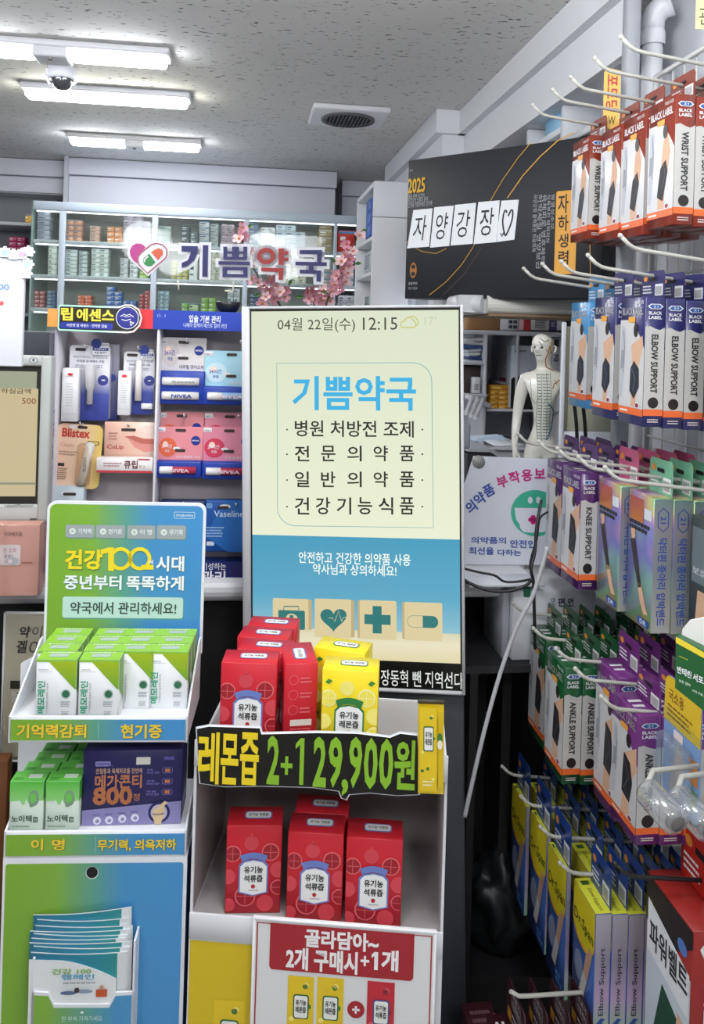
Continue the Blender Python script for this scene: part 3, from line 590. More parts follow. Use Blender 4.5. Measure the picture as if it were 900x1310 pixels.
# ================================================================ lip care display on the counter
N = Fr(200, 748, 1.668, math.radians(5))
nz = CT - N.M.translation.z
t = thing('lip_care_display', 'greyish two-bay cardboard display of lip care packs on the counter', 'display stand', N.M)
card = M('#bdb4b6', .8); edge = M('#e2dfe4', .6)
nx0 = N.q(66, 560)[0]; nx1 = N.q(330, 560)[0]; nzt = N.q(200, 421)[1]; nzh = N.q(250, 398)[1]
xd = N.q(197, 560)[0]
DEP = .085
mb = MB(); mb.box(nx0, nx1, DEP, DEP + .006, nz, nzh, card); part('back_panel', mb, t)
for x in (nx0, xd, nx1 - .005):
    mb = MB(); mb.rbox(x, x + .005, 0, DEP, nz, nzt + .004, edge, .001, 1); part('divider', mb, t)
shelf_py = {'L1': 546, 'L2': 640, 'R1': 527, 'R2': 612, 'R3': 707}
LZ = {}
for k, py in shelf_py.items():
    x0, x1 = (nx0, xd) if k[0] == 'L' else (xd, nx1); z = N.q(200, py, .03)[1]; LZ[k] = z
    zk = N.q(200, {'L1': 447, 'L2': 545, 'R1': 436, 'R2': 532, 'R3': 645}[k], .03)[1]
    for u in ((.27, .8) if k != 'L2' else (.25, .72)): mb = MB(); xx = x0 + u * (x1 - x0); mb.tube([(xx, DEP, zk), (xx, .022, zk), (xx, .016, zk + .006)], .0018, M('#c9c9cc', .4), 6); part('peg', mb, t)
mb = MB(); mb.rbox(nx0, nx1, -.004, DEP, nz, nz + .012, M('#1f3f9a', .5), .001, 1); part('base', mb, t)
mb = MB(); xh = N.q(182, 410)[0]; xr = N.q(196, 410)[0]
mb.box(nx0 + .02, nx1, -.004, .0, nzt, nzh, M('#2540a8', .35)); mb.front(-.004)
mb.rect(N.q(160, 410)[0], nzt, xr, nzh, M('#d8323a', .4)); a0, b0, a1, b1 = N.R(242, 403.5, 282, 413); mb.text('입술 기본 관리', a0, b0, a1, b1, M('#e6eaf6', .4), .001, .02)
a0, b0, a1, b1 = N.R(235, 413.5, 290, 419.5); mb.text('니베아 립케어 베스트 컬러 라인', a0, b0, a1, b1, M('#c6d0ee', .4), .001, .01); a0, b0, a1, b1 = N.R(201, 402, 212, 406); mb.text('0.1', a0, b0, a1, b1, M('#8fa0dd', .4), .001, 0); mb.box(nx0 + .02, nx1, -.003, DEP, nzh - .002, nzh, M('#2540a8', .35))
part('header', mb, t, label='blue and red printed header strip')
for px in (62, 68):
    mb = MB(); x = N.q(px, 590)[0]; mb.box(x - .002, x, -.01, DEP, nz, N.q(px, 420)[1], glass_mat('clear_strip', '#f0f0f4', .05, .1, .12, '#c9c4d4')); part('clear_side', mb, t)
mb = MB(); x = N.q(66, 590)[0]; mb.front(-.011); a0, b0, a1, b1 = N.R(62.5, 524, 69, 610, -.011); mb.box(a0, a1, -.0105, -.009, b0, b1, M('#c9c6d8', .4)); mb.text('NIVEA', a0 + .001, b0, a1 - .001, b1, M('#3a3a8c', .4), .001, .03, rot=-90); part('side_lettering', mb, t)
mb = MB(); a0, b0, a1, b1 = N.R(253, 719, 320, 749, -.02); mb.box(a0, a1, -.022, -.02, b0, b1, M('#232a6e', .35)); mb.front(-.022); a0, b0, a1, b1 = N.R(258, 720, 289, 729, -.022); mb.text('기성하는', a0, b0, a1, b1, wl, .001, .01); a0, b0, a1, b1 = N.R(257, 730, 288, 747, -.022); mb.text('관리', a0, b0, a1, b1, wl, .001, .02); part('front_lip', mb, t, label='navy front strip with white lettering')
# the die-cut topper
t2 = thing('shelf_talker', 'black and yellow die-cut sign with a lips emblem on top of the lip display', 'sign', N.M)
Y = -.012
pl = lambda pts: N.qs(pts, Y)
def zp(x, y): return (60 + x / 6.43, 380 + y / 6.43)
out = [(95, 75), (110, 62), (590, 78), (640, 60), (700, 62), (760, 100), (785, 170), (765, 240), (715, 290), (660, 298), (100, 275), (88, 262)]
mb = MB(); mb.plane((0, Y, 0), (1, 0, 0), (0, 0, 1)); holo = ramp_mat('holo_rim', [(0, '#b8f0d8'), (.3, '#e8f4ee'), (.6, '#f2c8c4'), (1, '#9ee8c0')], 'X', -.13, .02, .2)
mb.prism(pl([zp(*p) for p in out])[::-1], -.003, .0, holo); mb.poly(pl([zp(*p) for p in [(108, 80), (120, 76), (590, 92), (650, 72), (700, 76), (750, 110), (770, 170), (752, 232), (708, 276), (660, 282), (110, 262), (100, 250)]])[::-1], M('#262420', .4), .0006)
b = MB.text
def NT(s_, x0, y0, x1, y1, m, bold, c): a0, b0, a1, b1 = N.R(*zp(x0, y0), *zp(x1, y1), Y); mb.text(s_, a0, b0, a1, b1, m, c, bold)
NT('립', 118, 88, 214, 192, M('#f4e04a', .4), .04, .0012); NT('에센스', 244, 98, 552, 200, M('#f4e04a', .4), .04, .0012)
a0, b0, a1, b1 = N.R(*zp(110, 210), *zp(545, 262), Y); mb.rrect(a0, b0, a1, b1, .004, M('#2c3a9c', .4), .0012); NT('비판텐 립 에센스 · 연약한 입술', 165, 222, 495, 248, wl, .01, .0016)
x, z = N.q(*zp(662, 172), Y); r = 92 / 6.43 * N.M.translation.y / K
mb.ell(x, z, r, r, wl, .001); mb.ell(x, z, r * .94, r * .94, M('#2c2f86', .4), .0014)
mb.line(pl([zp(*p) for p in ((605, 160), (635, 142), (655, 152), (680, 142), (715, 165))]), .0014, wl, .0018); mb.line(pl([zp(*p) for p in ((615, 184), (650, 194), (690, 182))]), .0014, wl, .0018); mb.line(pl([zp(*p) for p in ((630, 158), (655, 164), (690, 158))]), .001, wl, .0018)
for p in ((690, 206), (708, 214), (692, 228)): x1_, z1_ = N.q(*zp(*p), Y); mb.ell(x1_, z1_, .002, .002, wl, .0018, 8)
part('plate', mb, t2)
mb = MB(); a0, b0, a1, b1 = N.R(61, 395, 76, 418, Y + .006); mb.box(a0, a1, Y + .004, Y + .012, b0, b1, M('#e39a4c', .5)); part('mounting_tab', mb, t2, label='orange tab at the left end')
# --- packs
def hang_slot(mb, x, z, w=.022):
    mb.rrect(x - w / 2, z - .003, x + w / 2, z + .003, .0028, M('#3b2f2c', .6), .0012)
cw = M('#e9e6e6', .35)
def dexpan(name, label, px0, px1, py0, py1, y, kind, lean=0):
    """white-to-navy carded tube pack with a slim box glued on its left"""
    a0, b0, a1, b1 = N.R(px0, py0, px1, py1, y); w = a1 - a0; h = b1 - b0
    t = thing(name, label, 'lip balm pack', N.sub(a0, y, b0), 'white and navy lip essence packs')
    g = ramp_mat('pack_gradient', [(0, '#323c8c'), (.35, '#4b56a4'), (.62, '#e4e2ea'), (1, '#ecebee')], 'Z', 0, h, .35)
    mb = MB(); mb.front(0); mb.prism(rr(0, 0, w, h, .007), -.02, 0, g, M('#d4d2dc', .4))
    hang_slot(mb, w * .27, h * .945); tx = M('#55566a', .5)
    mb.text('PANTHENOL LIP ESSENCE' if kind else 'PANTHENOL LIP BALM', w * .1, h * .83, w * .94, h * .865, M('#8d8d9a', .5), bold=0); mb.text('판텐올 립 에센스 크림', w * .18, h * .775, w * .85, h * .81, tx, bold=.01); mb.lines(w * .15, h * .70, w * .85, h * .75, 2, M('#9a9aa6', .5), seed=3)
    mb.ell(w * .84, h * .54, .011, .011, M('#3b438c', .4)); mb.rect(w * .8, h * .535, w * .89, h * .55, wl, .001)
    part('card', mb, t)
    mb = MB(); bw = w * .40; mb.rbox(-w * .09, -w * .09 + bw, -.026, -.001, -.0, h * .70, M('#e9e8ea', .35), .0015, 1); mb.front(-.026); x = -w * .09
    mb.rect(x + .001, h * .10, x + bw - .001, h * .104, M('#b8b8c0', .5)); mb.ell(x + bw * .5, h * .62, .006, .003, M('#d0353c', .5), .0006, 10); mb.text('Bepanten', x + bw * .26, h * .585, x + bw * .76, h * .60, M('#8a3a40', .5), bold=0); mb.lines(x + bw * .25, h * .2, x + bw * .75, h * .52, 9, M('#b4b4bc', .5), seed=2, fill=.2)
    part('slim_carton', mb, t)
    mb = MB()
    if kind: mb.lathe([(.0125, .135 * h / .2), (.012, .12 * h / .2), (.0088, .07 * h / .2), (.0066, .068 * h / .2), (.0064, .03 * h / .2), (0, .03 * h / .2)], M('#d9d7da', .3), (w * .56, -.012, .012), (0, 0, 1), 14)
    else: mb.lathe([(.0, .105), (.0066, .103), (.007, .02), (0, .02)], M('#e4dfda', .3), (w * .52, -.01, .01), (0, 0, 1), 14); mb.rbox(w * .62, w * .98, -.008, -.001, h * .09, h * .18, cw, .001, 1)
    part('balm_tube', mb, t)
    mb = MB(); mb.plane((0, -.003, 0), (1, 0, 0), (0, 0, 1)); mb.prism(rr(w * .56, h * .88, w * .97, h * 1.04, .003), -.001, .001, wl); mb.rrect(w * .57, h * .935, w * .96, h * .975, .002, M('#35408f', .4), .0016); mb.ell(w * .66, h * 1.03, .0105, .0105, M('#35408f', .4), .0014); mb.text('판텐올 5%', w * .74, h * 1.0, w * .95, h * 1.03, tx, .0016, 0); mb.text('보습 립케어', w * .62, h * .895, w * .92, h * .925, tx, .0016, .01); mb.text('EVENT', w * .62, h * .945, w * .92, h * .968, wl, .002, .01); part('corner_sticker', mb, t)
    return t
a0, b0, a1, b1 = N.R(87, 442, 141, 538, .06)
dexpan('lip_pack', 'white and navy lip essence pack with tube, the left one on the top shelf', 88, 140, 442, 538, .045, True)
dexpan('lip_pack', 'white and navy lip balm pack, smaller, beside the bay divider on the top shelf', 157.5, 197, 450, 530, .052, False)
mb = MB(); a0, b0, a1, b1 = N.R(136, 440, 152, 538, .062); mb.rbox(0, a1 - a0, 0, .02, 0, b1 - b0, ramp_mat('dim_pack', [(0, '#3c4484'), (.6, '#8c8a9c'), (1, '#b2aeb4')], 'Z', 0, .2, .4), .003); mb.front(0); mb.ell(.012, .09, .008, .008, M('#35408f', .4)); solid('lip_pack', mb, 'white and navy lip essence pack mostly hidden behind the left one', 'lip balm pack', N.sub(a0, .062, b0))
# blistex style carded balm
y = .03; a0, b0, a1, b1 = N.R(68, 541, 127, 623, y); w = a1 - a0; h = b1 - b0
t = thing('lip_pack', 'peach and yellow carded lip balm with red lettering, tilted on the second shelf', 'lip balm pack', N.sub(a0, y, b0) @ Matrix.Rotation(math.radians(3), 4, 'Y'))
g = ramp_mat('peach_yellow', [(0, '#efc4aa'), (.55, '#efcdb0'), (1, '#e6c662')], 'X', 0, w, .3)
mb = MB(); mb.front(0); mb.prism(rr(0, 0, w, h, .014), -.004, 0, g, M('#d8b070', .4)); mb.text('Blistex', w * .12, h * .79, w * .72, h * .93, M('#c63a2c', .4), bold=.035); mb.ell(w * .34, h * .955, .008, .004, cw, .001); hang_slot(mb, w * .55, h * .955, .02)
mb.text('Classic', w * .1, h * .64, w * .4, h * .7, M('#c79c8c', .5), bold=0); mb.lines(w * .08, h * .5, w * .5, h * .58, 2, M('#a88a7c', .5)); mb.rrect(w * .68, h * .69, w * .94, h * .75, .003, M('#4a3a2a', .5), .0009); mb.rrect(w * .7, h * .7, w * .92, h * .74, .002, M('#e6c662', .5), .0013); mb.rect(w * .08, h * .33, w * .22, h * .38, M('#3a2f2a', .5)); mb.lines(w * .08, h * .12, w * .3, h * .31, 6, M('#8a7468', .5)); part('card', mb, t)
mb = MB(); mb.lathe([(0, 0), (.0085, .001), (.009, .025), (.0092, .026), (.0092, .088), (0, .09)], M('#d2cfcd', .25), (w * .64, -.009, h * .07), (.14, 0, 1), 16); mb.plane((w * .64 + .006, -.0186, h * .07 + .03), (1, 0, 0), (0, 0, 1)); mb.text('BLISTEX', -.003, 0, .003, .03, M('#5a5a60', .5), rot=90, bold=0); part('balm_stick', mb, t, label='white lip balm stick')
mb = MB(); bl = glass_mat('blister', '#fdf6ee', .04, .08, .1, '#f2d8b8'); mb.rbox(w * .5, w * .82, -.019, -.0005, h * .05, h * .72, bl, .008, 3); part('blister', mb, t)
# culip pack with a tall back card and a box in front
y = .03; a0, b0, a1, b1 = N.R(130, 540, 197, 602, y); w = a1 - a0; h = b1 - b0
t = thing('lip_pack', 'pink lip balm carton with a picture of lips and a white front, second shelf', 'lip balm pack', N.sub(a0, y, LZ['L2'] + .035)); part
pk = ramp_mat('lips_pink', [(0, '#e2b0a0'), (.5, '#e6bba6'), (1, '#efd4c8')], 'X', 0, w, .4)
mb = MB(); mb.front(0); mb.rbox(.004, w - .0, 0, .006, h * .28, h, pk, .002, 1)
hang_slot(mb, w * .5, h * .84, .03)
lip = [(w * .42, h * .7), (w * .6, h * .72), (w * .8, h * .66), (w * .99, h * .66), (w * .99, h * .55), (w * .75, h * .56)]
low = [(w * .5, h * .65), (w * .75, h * .56), (w * .99, h * .55), (w * .99, h * .42), (w * .82, h * .38), (w * .62, h * .48)]
mb.poly(low[::-1], M('#d98e86', .35), .0006); mb.poly(lip[::-1], M('#c06a5e', .35), .0008); mb.text('CuLip', w * .1, h * .42, w * .42, h * .53, M('#b0433a', .4), bold=.01); mb.lines(w * .12, h * .62, w * .3, h * .8, 3, M('#b98a80', .5)); mb.rect(w * .78, h * .78, w * .97, h * .93, M('#f0d8cc', .5)); part('back_card', mb, t)
mb = MB(); mb.rbox(-.004, w + .002, -.03, 0, 0, h * .30, M('#ece7e6', .35), .0015, 1); mb.front(-.03); mb.rect(-.003, .0005, w + .001, h * .05, M('#c43c4a', .4)); mb.text('큐립', w * .48, h * .09, w * .74, h * .26, M('#6a2f34', .4), bold=.02); mb.lines(w * .1, h * .12, w * .45, h * .22, 2, M('#b08088', .5)); mb.text('연고', w * .76, h * .1, w * .88, h * .16, M('#8a5a5c', .4), bold=0); mb.rect(w * .74, h * .262, w * .97, h * .295, M('#b9525a', .4)); part('carton', mb, t)
t.location = N.sub(a0, y + .002, b0).translation
mb = MB(); y = .02; a0, b0, a1, b1 = N.R(70, 622, 107, 642, y); mb.rbox(0, a1 - a0, 0, .03, -.05, b1 - b0, M('#c6d4dc', .4), .0015, 1); mb.plane((0, 0, 0), (1, 0, 0), (0, 0, 1)); mb.ell(.028, b1 - b0 - .015, .016, .006, M('#e8ecee', .3)); hang_slot(mb, .03, b1 - b0 - .016, .026); solid('lip_pack', mb, 'pale blue boxed pack peeping over the green display in the left bay', 'lip balm pack', N.sub(a0, y, b0))
# nivea-style carded twin packs
navyb = M('#1c3ca0', .35)
def carded(label, px0, px1, py0, py1, y, top, fruit, nst, sticks, grp=None, dz=None, kr='24시간', btm=None):
    a0, b0, a1, b1 = N.R(px0, py0, px1, py1, y); w = a1 - a0; h = b1 - b0
    t = thing('lip_pack', label, 'lip balm pack', N.sub(a0, y, b0 if dz is None else dz), grp)
    bb = .5 if nst == 2 else .34
    mb = MB(); mb.front(0); mb.box(.0, w, 0, .004, h * bb, h, M(top, .4)); mb.front(0)
    if fruit: mb.ell(w * .22, h * (bb + .25), w * .2, h * .19, M(fruit, .4), .0006); mb.ell(w * .17, h * (bb + .31), w * .06, h * .06, M('#f4d8c8', .4), .0008, 10)
    mb.text(kr, w * .09, h * (bb + .23), w * .32, h * (bb + .31), M('#3a4a9c' if nst == 2 or 'blue' in label else '#f2e8e8', .4), .0012, .015); mb.text('보습', w * .16, h * (bb + .15), w * .27, h * (bb + .21), M('#3a4a9c' if nst == 2 or 'blue' in label else '#f2e8e8', .4), .0012, .01)
    mb.rect(0, h * .9, w * .16, h * .985, M('#eceaea', .4), .001); mb.text('NO.1', w * .02, h * .91, w * .14, h * .945, M('#5a5a7a', .4), .0014, .02)
    mb.ell(w * .84, h * (.5 + bb / 2 + .06), w * .105, w * .105, M('#24378f', .35), .0008); mb.text('NIVEA', w * .76, h * (.5 + bb / 2 + .045), w * .92, h * (.5 + bb / 2 + .075), wl, .0012, .02)
    hang_slot(mb, w * .5, h * .93); hang_slot(mb, w * .5, h * (bb + .19)); mb.ell(w * .42, h * (bb + .23), .008, .0035, cw, .001, 10)
    mb.text('스트로베리 샤인' if nst == 1 else '내추럴 모이스처', w * .42, h * (bb + .03), w * .95, h * (bb + .09), M('#f0e4e4' if nst == 1 else '#4a4a6a', .4), .0012, .01)
    part('card', mb, t)
    mb = MB(); mb.rbox(0, w, -.016, .004, 0, h * bb, navyb, .003, 2); part('blister_tray', mb, t, label='blue moulded tray')
    for k in range(nst):
        zc = h * bb * ((k + .5) / nst * .86 + .05); mb = MB(); r = h * .062 if nst == 2 else h * .075
        mb.lathe([(0, 0), (r * .95, .0005), (r, .004), (r, w * .29), (r * .96, w * .29), (r * .96, w * .29 + .0003)], M('#e6e3e2', .3), (w * .08, -.018, zc), (1, 0, 0), 16)
        mb.lathe([(r * .97, w * .29), (r * .97, w * .80), (0, w * .805)], M(sticks, .3), (w * .08, -.018, zc), (1, 0, 0), 16)
        mb.front(-.018 - r * 1.0); mb.text('NIVEA', w * .3, zc - r * .4, w * .74, zc + r * .45, M('#2c3f8c' if nst == 2 else '#f3d8dc', .4), .001, .025) if k == 0 else mb.lines(w * .3, zc - r * .3, w * .8, zc + r * .3, 1, M('#9a9a9a', .4))
        part('balm_stick', mb, t)
    return t
carded('white and blue carded twin lip balm pack, highest in the right bay', 204.5, 263, 432, 516.5, .045, '#dcd6d4', '#cfc6c4', 2, '#dedbda')
carded('light blue carded lip balm pack cut off by the screen edge, right bay', 261, 330, 449, 517.5, .04, '#a9d6e4', '#c6e2ec', 1, '#8fb8e2')
carded('peach-pink carded lip balm pack in front, left of the pink pair', 201.5, 259, 546, 610, .03, '#e8929a', '#e66a48', 1, '#b83850', 'pink carded lip balms')
carded('deep pink carded lip balm pack in front, beside the screen edge', 259.5, 325, 546.5, 612, .026, '#e08aa0', '#d8405c', 1, '#a82a48', 'pink carded lip balms')
carded('peach-pink lip balm pack standing behind the front left pink one', 203, 260, 527, 600, .06, '#dd8f94', '#e66a48', 1, '#b83850', 'pink carded lip balms')
carded('deep pink lip balm pack standing behind the front right pink one', 261, 325, 528, 600, .058, '#d88a9c', '#d8405c', 1, '#a82a48', 'pink carded lip balms')
mb = MB(); y = .03; a0, b0, a1, b1 = N.R(262, 640, 312, 706, y); w = a1 - a0; h = b1 - b0
mb.rbox(0, w, 0, .02, 0, h, M('#1f55a4', .35), .003); mb.front(0); mb.poly([(0, h * .3), (w * .6, 0), (w, 0), (w, h), (w * .5, h)], M('#2a6cb8', .35), .0006); hang_slot(mb, w * .45, h * .86, .024); mb.ell(w * .5, h * .88, .012, .005, cw, .001, 10); mb.text('Vaseline', w * .22, h * .68, w * .98, h * .8, M('#c8dcf2', .4), bold=.01); mb.rrect(w * .02, h * .84, w * .18, h * .95, .004, M('#6f9ed2', .4)); mb.rrect(w * .05, h * .12, w * .25, h * .2, .002, M('#dfe7f2', .4)); mb.lines(w * .05, h * .28, w * .5, h * .5, 4, M('#9fc0e6', .4))
solid('lip_pack', mb, 'dark blue lip jelly pack low in the right bay of the lip display', 'lip balm pack', N.sub(a0, y, b0))
mb = MB(); a0, b0, a1, b1 = N.R(204, 641, 262, 706, .05); mb.rbox(0, a1 - a0, 0, .02, 0, b1 - b0, M('#24356f', .4), .003); solid('lip_pack', mb, 'navy pack half hidden behind the green display, right bay bottom', 'lip balm pack', N.sub(a0, .055, b0))
mb = MB(); mb.lathe([(0, 0), (.022, 0), (.03, .004), (.036, .016), (.038, .03), (.036, .032), (.03, .02), (0, .012)], M('#17171a', .35)); x, z = N.q(292, 400, .09)
solid('bowl', mb, 'small black bowl standing on top of the lip care display', 'bowl', N.sub(x, .075, nzh + .0005) @ Matrix.Scale(.72, 4))
# ================================================================ price monitor, its plastic-wrapped booklets and the notice board at the left edge
Q = Fr(30, 560, 1.55, math.radians(8))
t = thing('customer_monitor', 'silver-grey customer price monitor at the left frame edge on the counter', 'monitor', Q.M)
mx0 = Q.q(-120, 560)[0]; mx1 = Q.q(64, 560)[0]; mz1 = Q.q(40, 455)[1]; mz0 = Q.q(30, 668)[1]; jx1 = Q.q(50.5, 560)[0]; jz1 = Q.q(30, 468)[1]; jz0 = Q.q(30, 645)[1]
bz = M('#b4b7b4', .4); mb = MB()
mb.rbox(jx1, mx1, -.006, .03, mz0, mz1, bz, .004); mb.rbox(mx0, jx1 + .002, -.006, .03, jz1, mz1, bz, .004); mb.rbox(mx0, jx1 + .002, -.0055, .03, mz0, jz0, bz, .004)
mb.front(-.006); a, b = Q.q(43, 461, -.006); mb.ell(a, b, .008, .0055, M('#8a8d8e', .4)); mb.ell(a, b, .006, .004, M('#d2d4d4', .4), .0008); mb.rect(a - .002, b - .002, a + .002, b + .003, M('#55585a', .4), .001); a0, b0, a1, b1 = Q.R(5, 644, 43, 649, -.006); mb.text('TouchMonitor', a0, b0, a1, b1, M('#5a5c5c', .4), bold=0); a0, b0, a1, b1 = Q.R(38, 663, 47, 665, -.006); mb.rect(a0, b0, a1, b1, M('#4a4a4a', .4))
part('bezel', mb, t)
mb = MB(); mb.box(mx0, jx1, .001, .028, jz0, jz1, M('#262420', .4)); mb.front(0.001)
a0, b0, a1, b1 = Q.R(-100, 474, 47, 496); mb.rect(a0, b0, a1, b1, emi('#a9ae94', .85)); a0, b0, a1, b1 = Q.R(-100, 496, 47, 635); mb.rect(a0, b0, a1, b1, emi('#d6c49a', .85)); a0, b0, a1, b1 = Q.R(-100, 617, 46, 620); mb.rect(a0, b0, a1, b1, emi('#9a9c84', .85), .001)
a0, b0, a1, b1 = Q.R(-8, 497, 39.5, 503.5); mb.text('납하실금액', *Q.R(-9, 497, 39.5, 504.5)[:0], *(a0, b0, a1, b1), emi('#4a4a3c', .85), .001, .01); a0, b0, a1, b1 = Q.R(28, 509, 46, 517); mb.text('500', a0, b0, a1, b1, emi('#8a5428', .85), .001, .005)
part('screen', mb, t, label='beige payment screen reading 500')
mb = MB(); mb.rbox(mx0 + .05, mx1 - .06, .03, .07, mz0, mz0 + .16, M('#5a5c5e', .5), .006); mb.rbox(mx0 + .09, mx1 - .09, .04, .075, CT - Q.M.translation.z, mz0 + .05, M('#5a5c5e', .5), .006); mb.rbox(mx0 + .05, mx1 - .05, .06, .15, CT - Q.M.translation.z, CT - Q.M.translation.z + .012, M('#5a5c5e', .5), .004); part('stand', mb, t)
Q2 = Fr(25, 745, 1.5, math.radians(4)); Q2.M = Q2.M
tz = M('#dba899', .6); wrap = glass_mat('plastic_wrap', '#fdf6f4', .10, .12, .06, '#f0dad4')
for k, (x1, yt, y, lab) in enumerate(((50, 671, .0, 'pink booklets in clear plastic wrap leaning under the price monitor, the front bundle'), (54, 671, .045, 'second plastic-wrapped pink bundle behind the front one under the monitor'))):
    a0, b0, a1, b1 = Q2.R(-60, yt, x1, 748, y); t = thing('booklet_bundle', lab, 'booklets', Matrix.Translation(Q2.sub(a0, y, 0).translation) @ ROOM); t.location.z = CT; h = b1 - (CT - Q2.M.translation.z); w = a1 - a0
    mb = MB(); mb.box(.003, w - .003, .001, .035, .001, h - .002, tz)
    if k == 0:
        mb.front(.0005); mb.rect(w - .155, h * .05, w - .088, h * .96, M('#e3d9bd', .6), .0006)
        X = lambda px, py: (Q2.q(px, py, y)[0] - a0, Q2.q(px, py, y)[1] - (CT - Q2.M.translation.z))
        for tt, p0, p1, m_ in (('미마베피플', (4, 687), (27, 681.5), '#7a4a42'),): q0 = X(*p0); q1 = X(*p1); mb.text(tt, q0[0], q0[1], q1[0], q1[1], M(m_, .5), .001, .01)
        q0 = X(-10, 724); q1 = X(25, 698); mb.rrect(q0[0], q0[1], q1[0], q1[1], .004, M('#ece9ec', .5), .001); q0 = X(3, 708); q1 = X(20, 702); mb.text('문 소화', q0[0], q0[1], q1[0], q1[1], M('#b87a9a', .5), .0014, 0); q0 = X(4, 716); q1 = X(16, 710); mb.text('제 에스', q0[0], q0[1], q1[0], q1[1], M('#7a7a8a', .5), .0014, 0); q0 = X(14, 719); mb.ell(q0[0], q0[1], .012, .0065, M('#a7a9b0', .5), .0016); mb.ell(q0[0] - .003, q0[1], .004, .004, M('#d8c4c0', .5), .0018); q0 = X(26, 722.5); q1 = X(40, 720.5); mb.rect(q0[0], q0[1], q1[0], q1[1], M('#b0605a', .5), .001)
    part('booklets', mb, t)
    mb = MB(); mb.rbox(0, w, -.001, .037, .0, h, wrap, .003); part('plastic_wrap', mb, t)
V = Fr(20, 400, 1.35, math.radians(6))
t = thing('notice_board', 'white notice board with a jigsaw border at the left frame edge', 'notice board', V.M)
vx0 = V.q(-90, 400)[0]; vx1 = V.q(29.5, 400)[0]; vz1 = V.q(15, 330)[1]; vz0 = V.q(15, 469)[1]
mb = MB(); mb.rbox(vx0, vx1, 0, .012, vz0, vz1, M('#dcdde4', .4), .002); mb.front(0); a0, b0, a1, b1 = V.R(-20, 363, 12, 372); mb.text('3,500', a0, b0, a1, b1, M('#7d9ccc', .4), bold=.02)
a, b = V.q(2, 388); st = [(a + r_ * math.sin(2 * math.pi * i / 10), b + r_ * math.cos(2 * math.pi * i / 10)) for i, r_ in enumerate([.006, .0025] * 5)]; mb.poly(st[::-1], M('#d8505c', .4)); part('board', mb, t)
pz = [(6, 323, '#a9c2dc'), (17, 326, '#dcdfe8'), (28, 325, '#c9adc4'), (36, 322, '#e2e4ee'), (35, 338, '#b8d0e0'), (33, 350, '#d6dbe8')]
for i, (a, b, c) in enumerate(pz):
    mb = MB(); x, z = V.q(a, b, -.004); k_ = .0075; m_ = M('#e4e6ee', .4); mb.plane((x, -.002, z), (1, 0, 0), (0, 0, 1)); mb.prism([(-k_, -k_), (k_, -k_), (k_, -k_ * .3), (k_ * 1.4, -k_ * .3), (k_ * 1.4, k_ * .3), (k_, k_ * .3), (k_, k_), (k_ * .3, k_), (k_ * .3, k_ * 1.4), (-k_ * .3, k_ * 1.4), (-k_ * .3, k_), (-k_, k_)], -.002, .002, m_); mb.rect(-k_ * .6, -k_ * .6, k_ * .6, k_ * .6, M(c, .4), .0025); part('jigsaw_piece', mb, t)
mb = MB(); mb.tube([(vx0 + .06, .006, vz0 + .01), (vx0 + .06, .006, CT - V.M.translation.z - .6)], .008, M('#d0d0d4', .4)); part('post', mb, t)
mb = MB(); a0, b0, a1, b1 = V.R(30, 425, 70, 462, .5); mb.rbox(a0 - .1, a1, .55, .68, -V.M.translation.z + CT + .001, b1, M('#1d2430', .5), .004); solid('dark_case', mb, 'dark navy case behind the price monitor', 'case', V.M)
# ================================================================ green and blue supplement display, front left
A = Fr(125, 935, 1.22, math.radians(3.5))
az = A.M.translation.z
t = thing('supplement_display', 'green and blue two-tray cardboard floor display of supplements, front left', 'display stand', A.M)
ax0 = A.q(11, 935)[0]; ax1 = A.q(239.5, 935)[0]; BK = .155
wcard = M('#e3e5ea', .45)
def gb(name, x0, x1): return ramp_mat(name, [(0, '#7ba930'), (.3, '#7cab3e'), (.5, '#5b9c8c'), (.66, '#468fc2'), (1, '#458fc8')], 'X', x0, x1, .35)
YB = BK - .006
hx0, hx1 = A.q(58.5, 720, YB)[0], A.q(261.5, 720, YB)[0]; hz1 = A.q(160, 642.5, YB)[1]
mb = MB(); mb.plane((0, BK, 0), (1, 0, 0), (0, 0, 1)); zn = A.q(160, 850, YB)[1]; xn0, xn1 = A.q(22, 1000, YB)[0], A.q(245, 1000, YB)[0] - .008; hp = rr(hx0, zn + .02, hx1, hz1, .014, bl=False, br=False); mb.prism([(xn0, zn), (xn0, -az), (xn1, -az), (xn1, zn)] + hp[1:] if False else [(xn1, -az), (xn1, zn)] + hp[:-1] + [hp[-1], (xn0, zn), (xn0, -az)], 0, .006, wcard)
mb.plane((0, YB, 0), (1, 0, 0), (0, 0, 1)); bd = .0045; gbm = gb('panel_gradient', ax0, ax1)
mb.poly(rr(hx0 + bd, .02, hx1 - bd, hz1 - bd, .011, bl=False, br=False), gbm, .0005)
def HT(s_, x0, y0, x1, y1, m, bold=.03, c=.0013): a0, b0, a1, b1 = A.R(x0, y0, x1, y1, YB); mb.text(s_, a0, b0, a1, b1, m, c, bold)
def HR(x0, y0, x1, y1, r, m, c=.0009): a0, b0, a1, b1 = A.R(x0, y0, x1, y1, YB); mb.rrect(a0, b0, a1, b1, r, m, c); return a0, b0, a1, b1
a0, b0, a1, b1 = A.R(223, 655, 249, 663, YB); mb.line(rr(a0, b0, a1, b1, .0015), .0008, M('#d5e6f2', .4), .001, True); HT('chongkundang', 225, 657, 247, 661.5, M('#d5e6f2', .4), .01)
gp = M('#9aa3a4', .4); gsh = M('#7f9a98', .4); gl = M('#dfe5e4', .4)
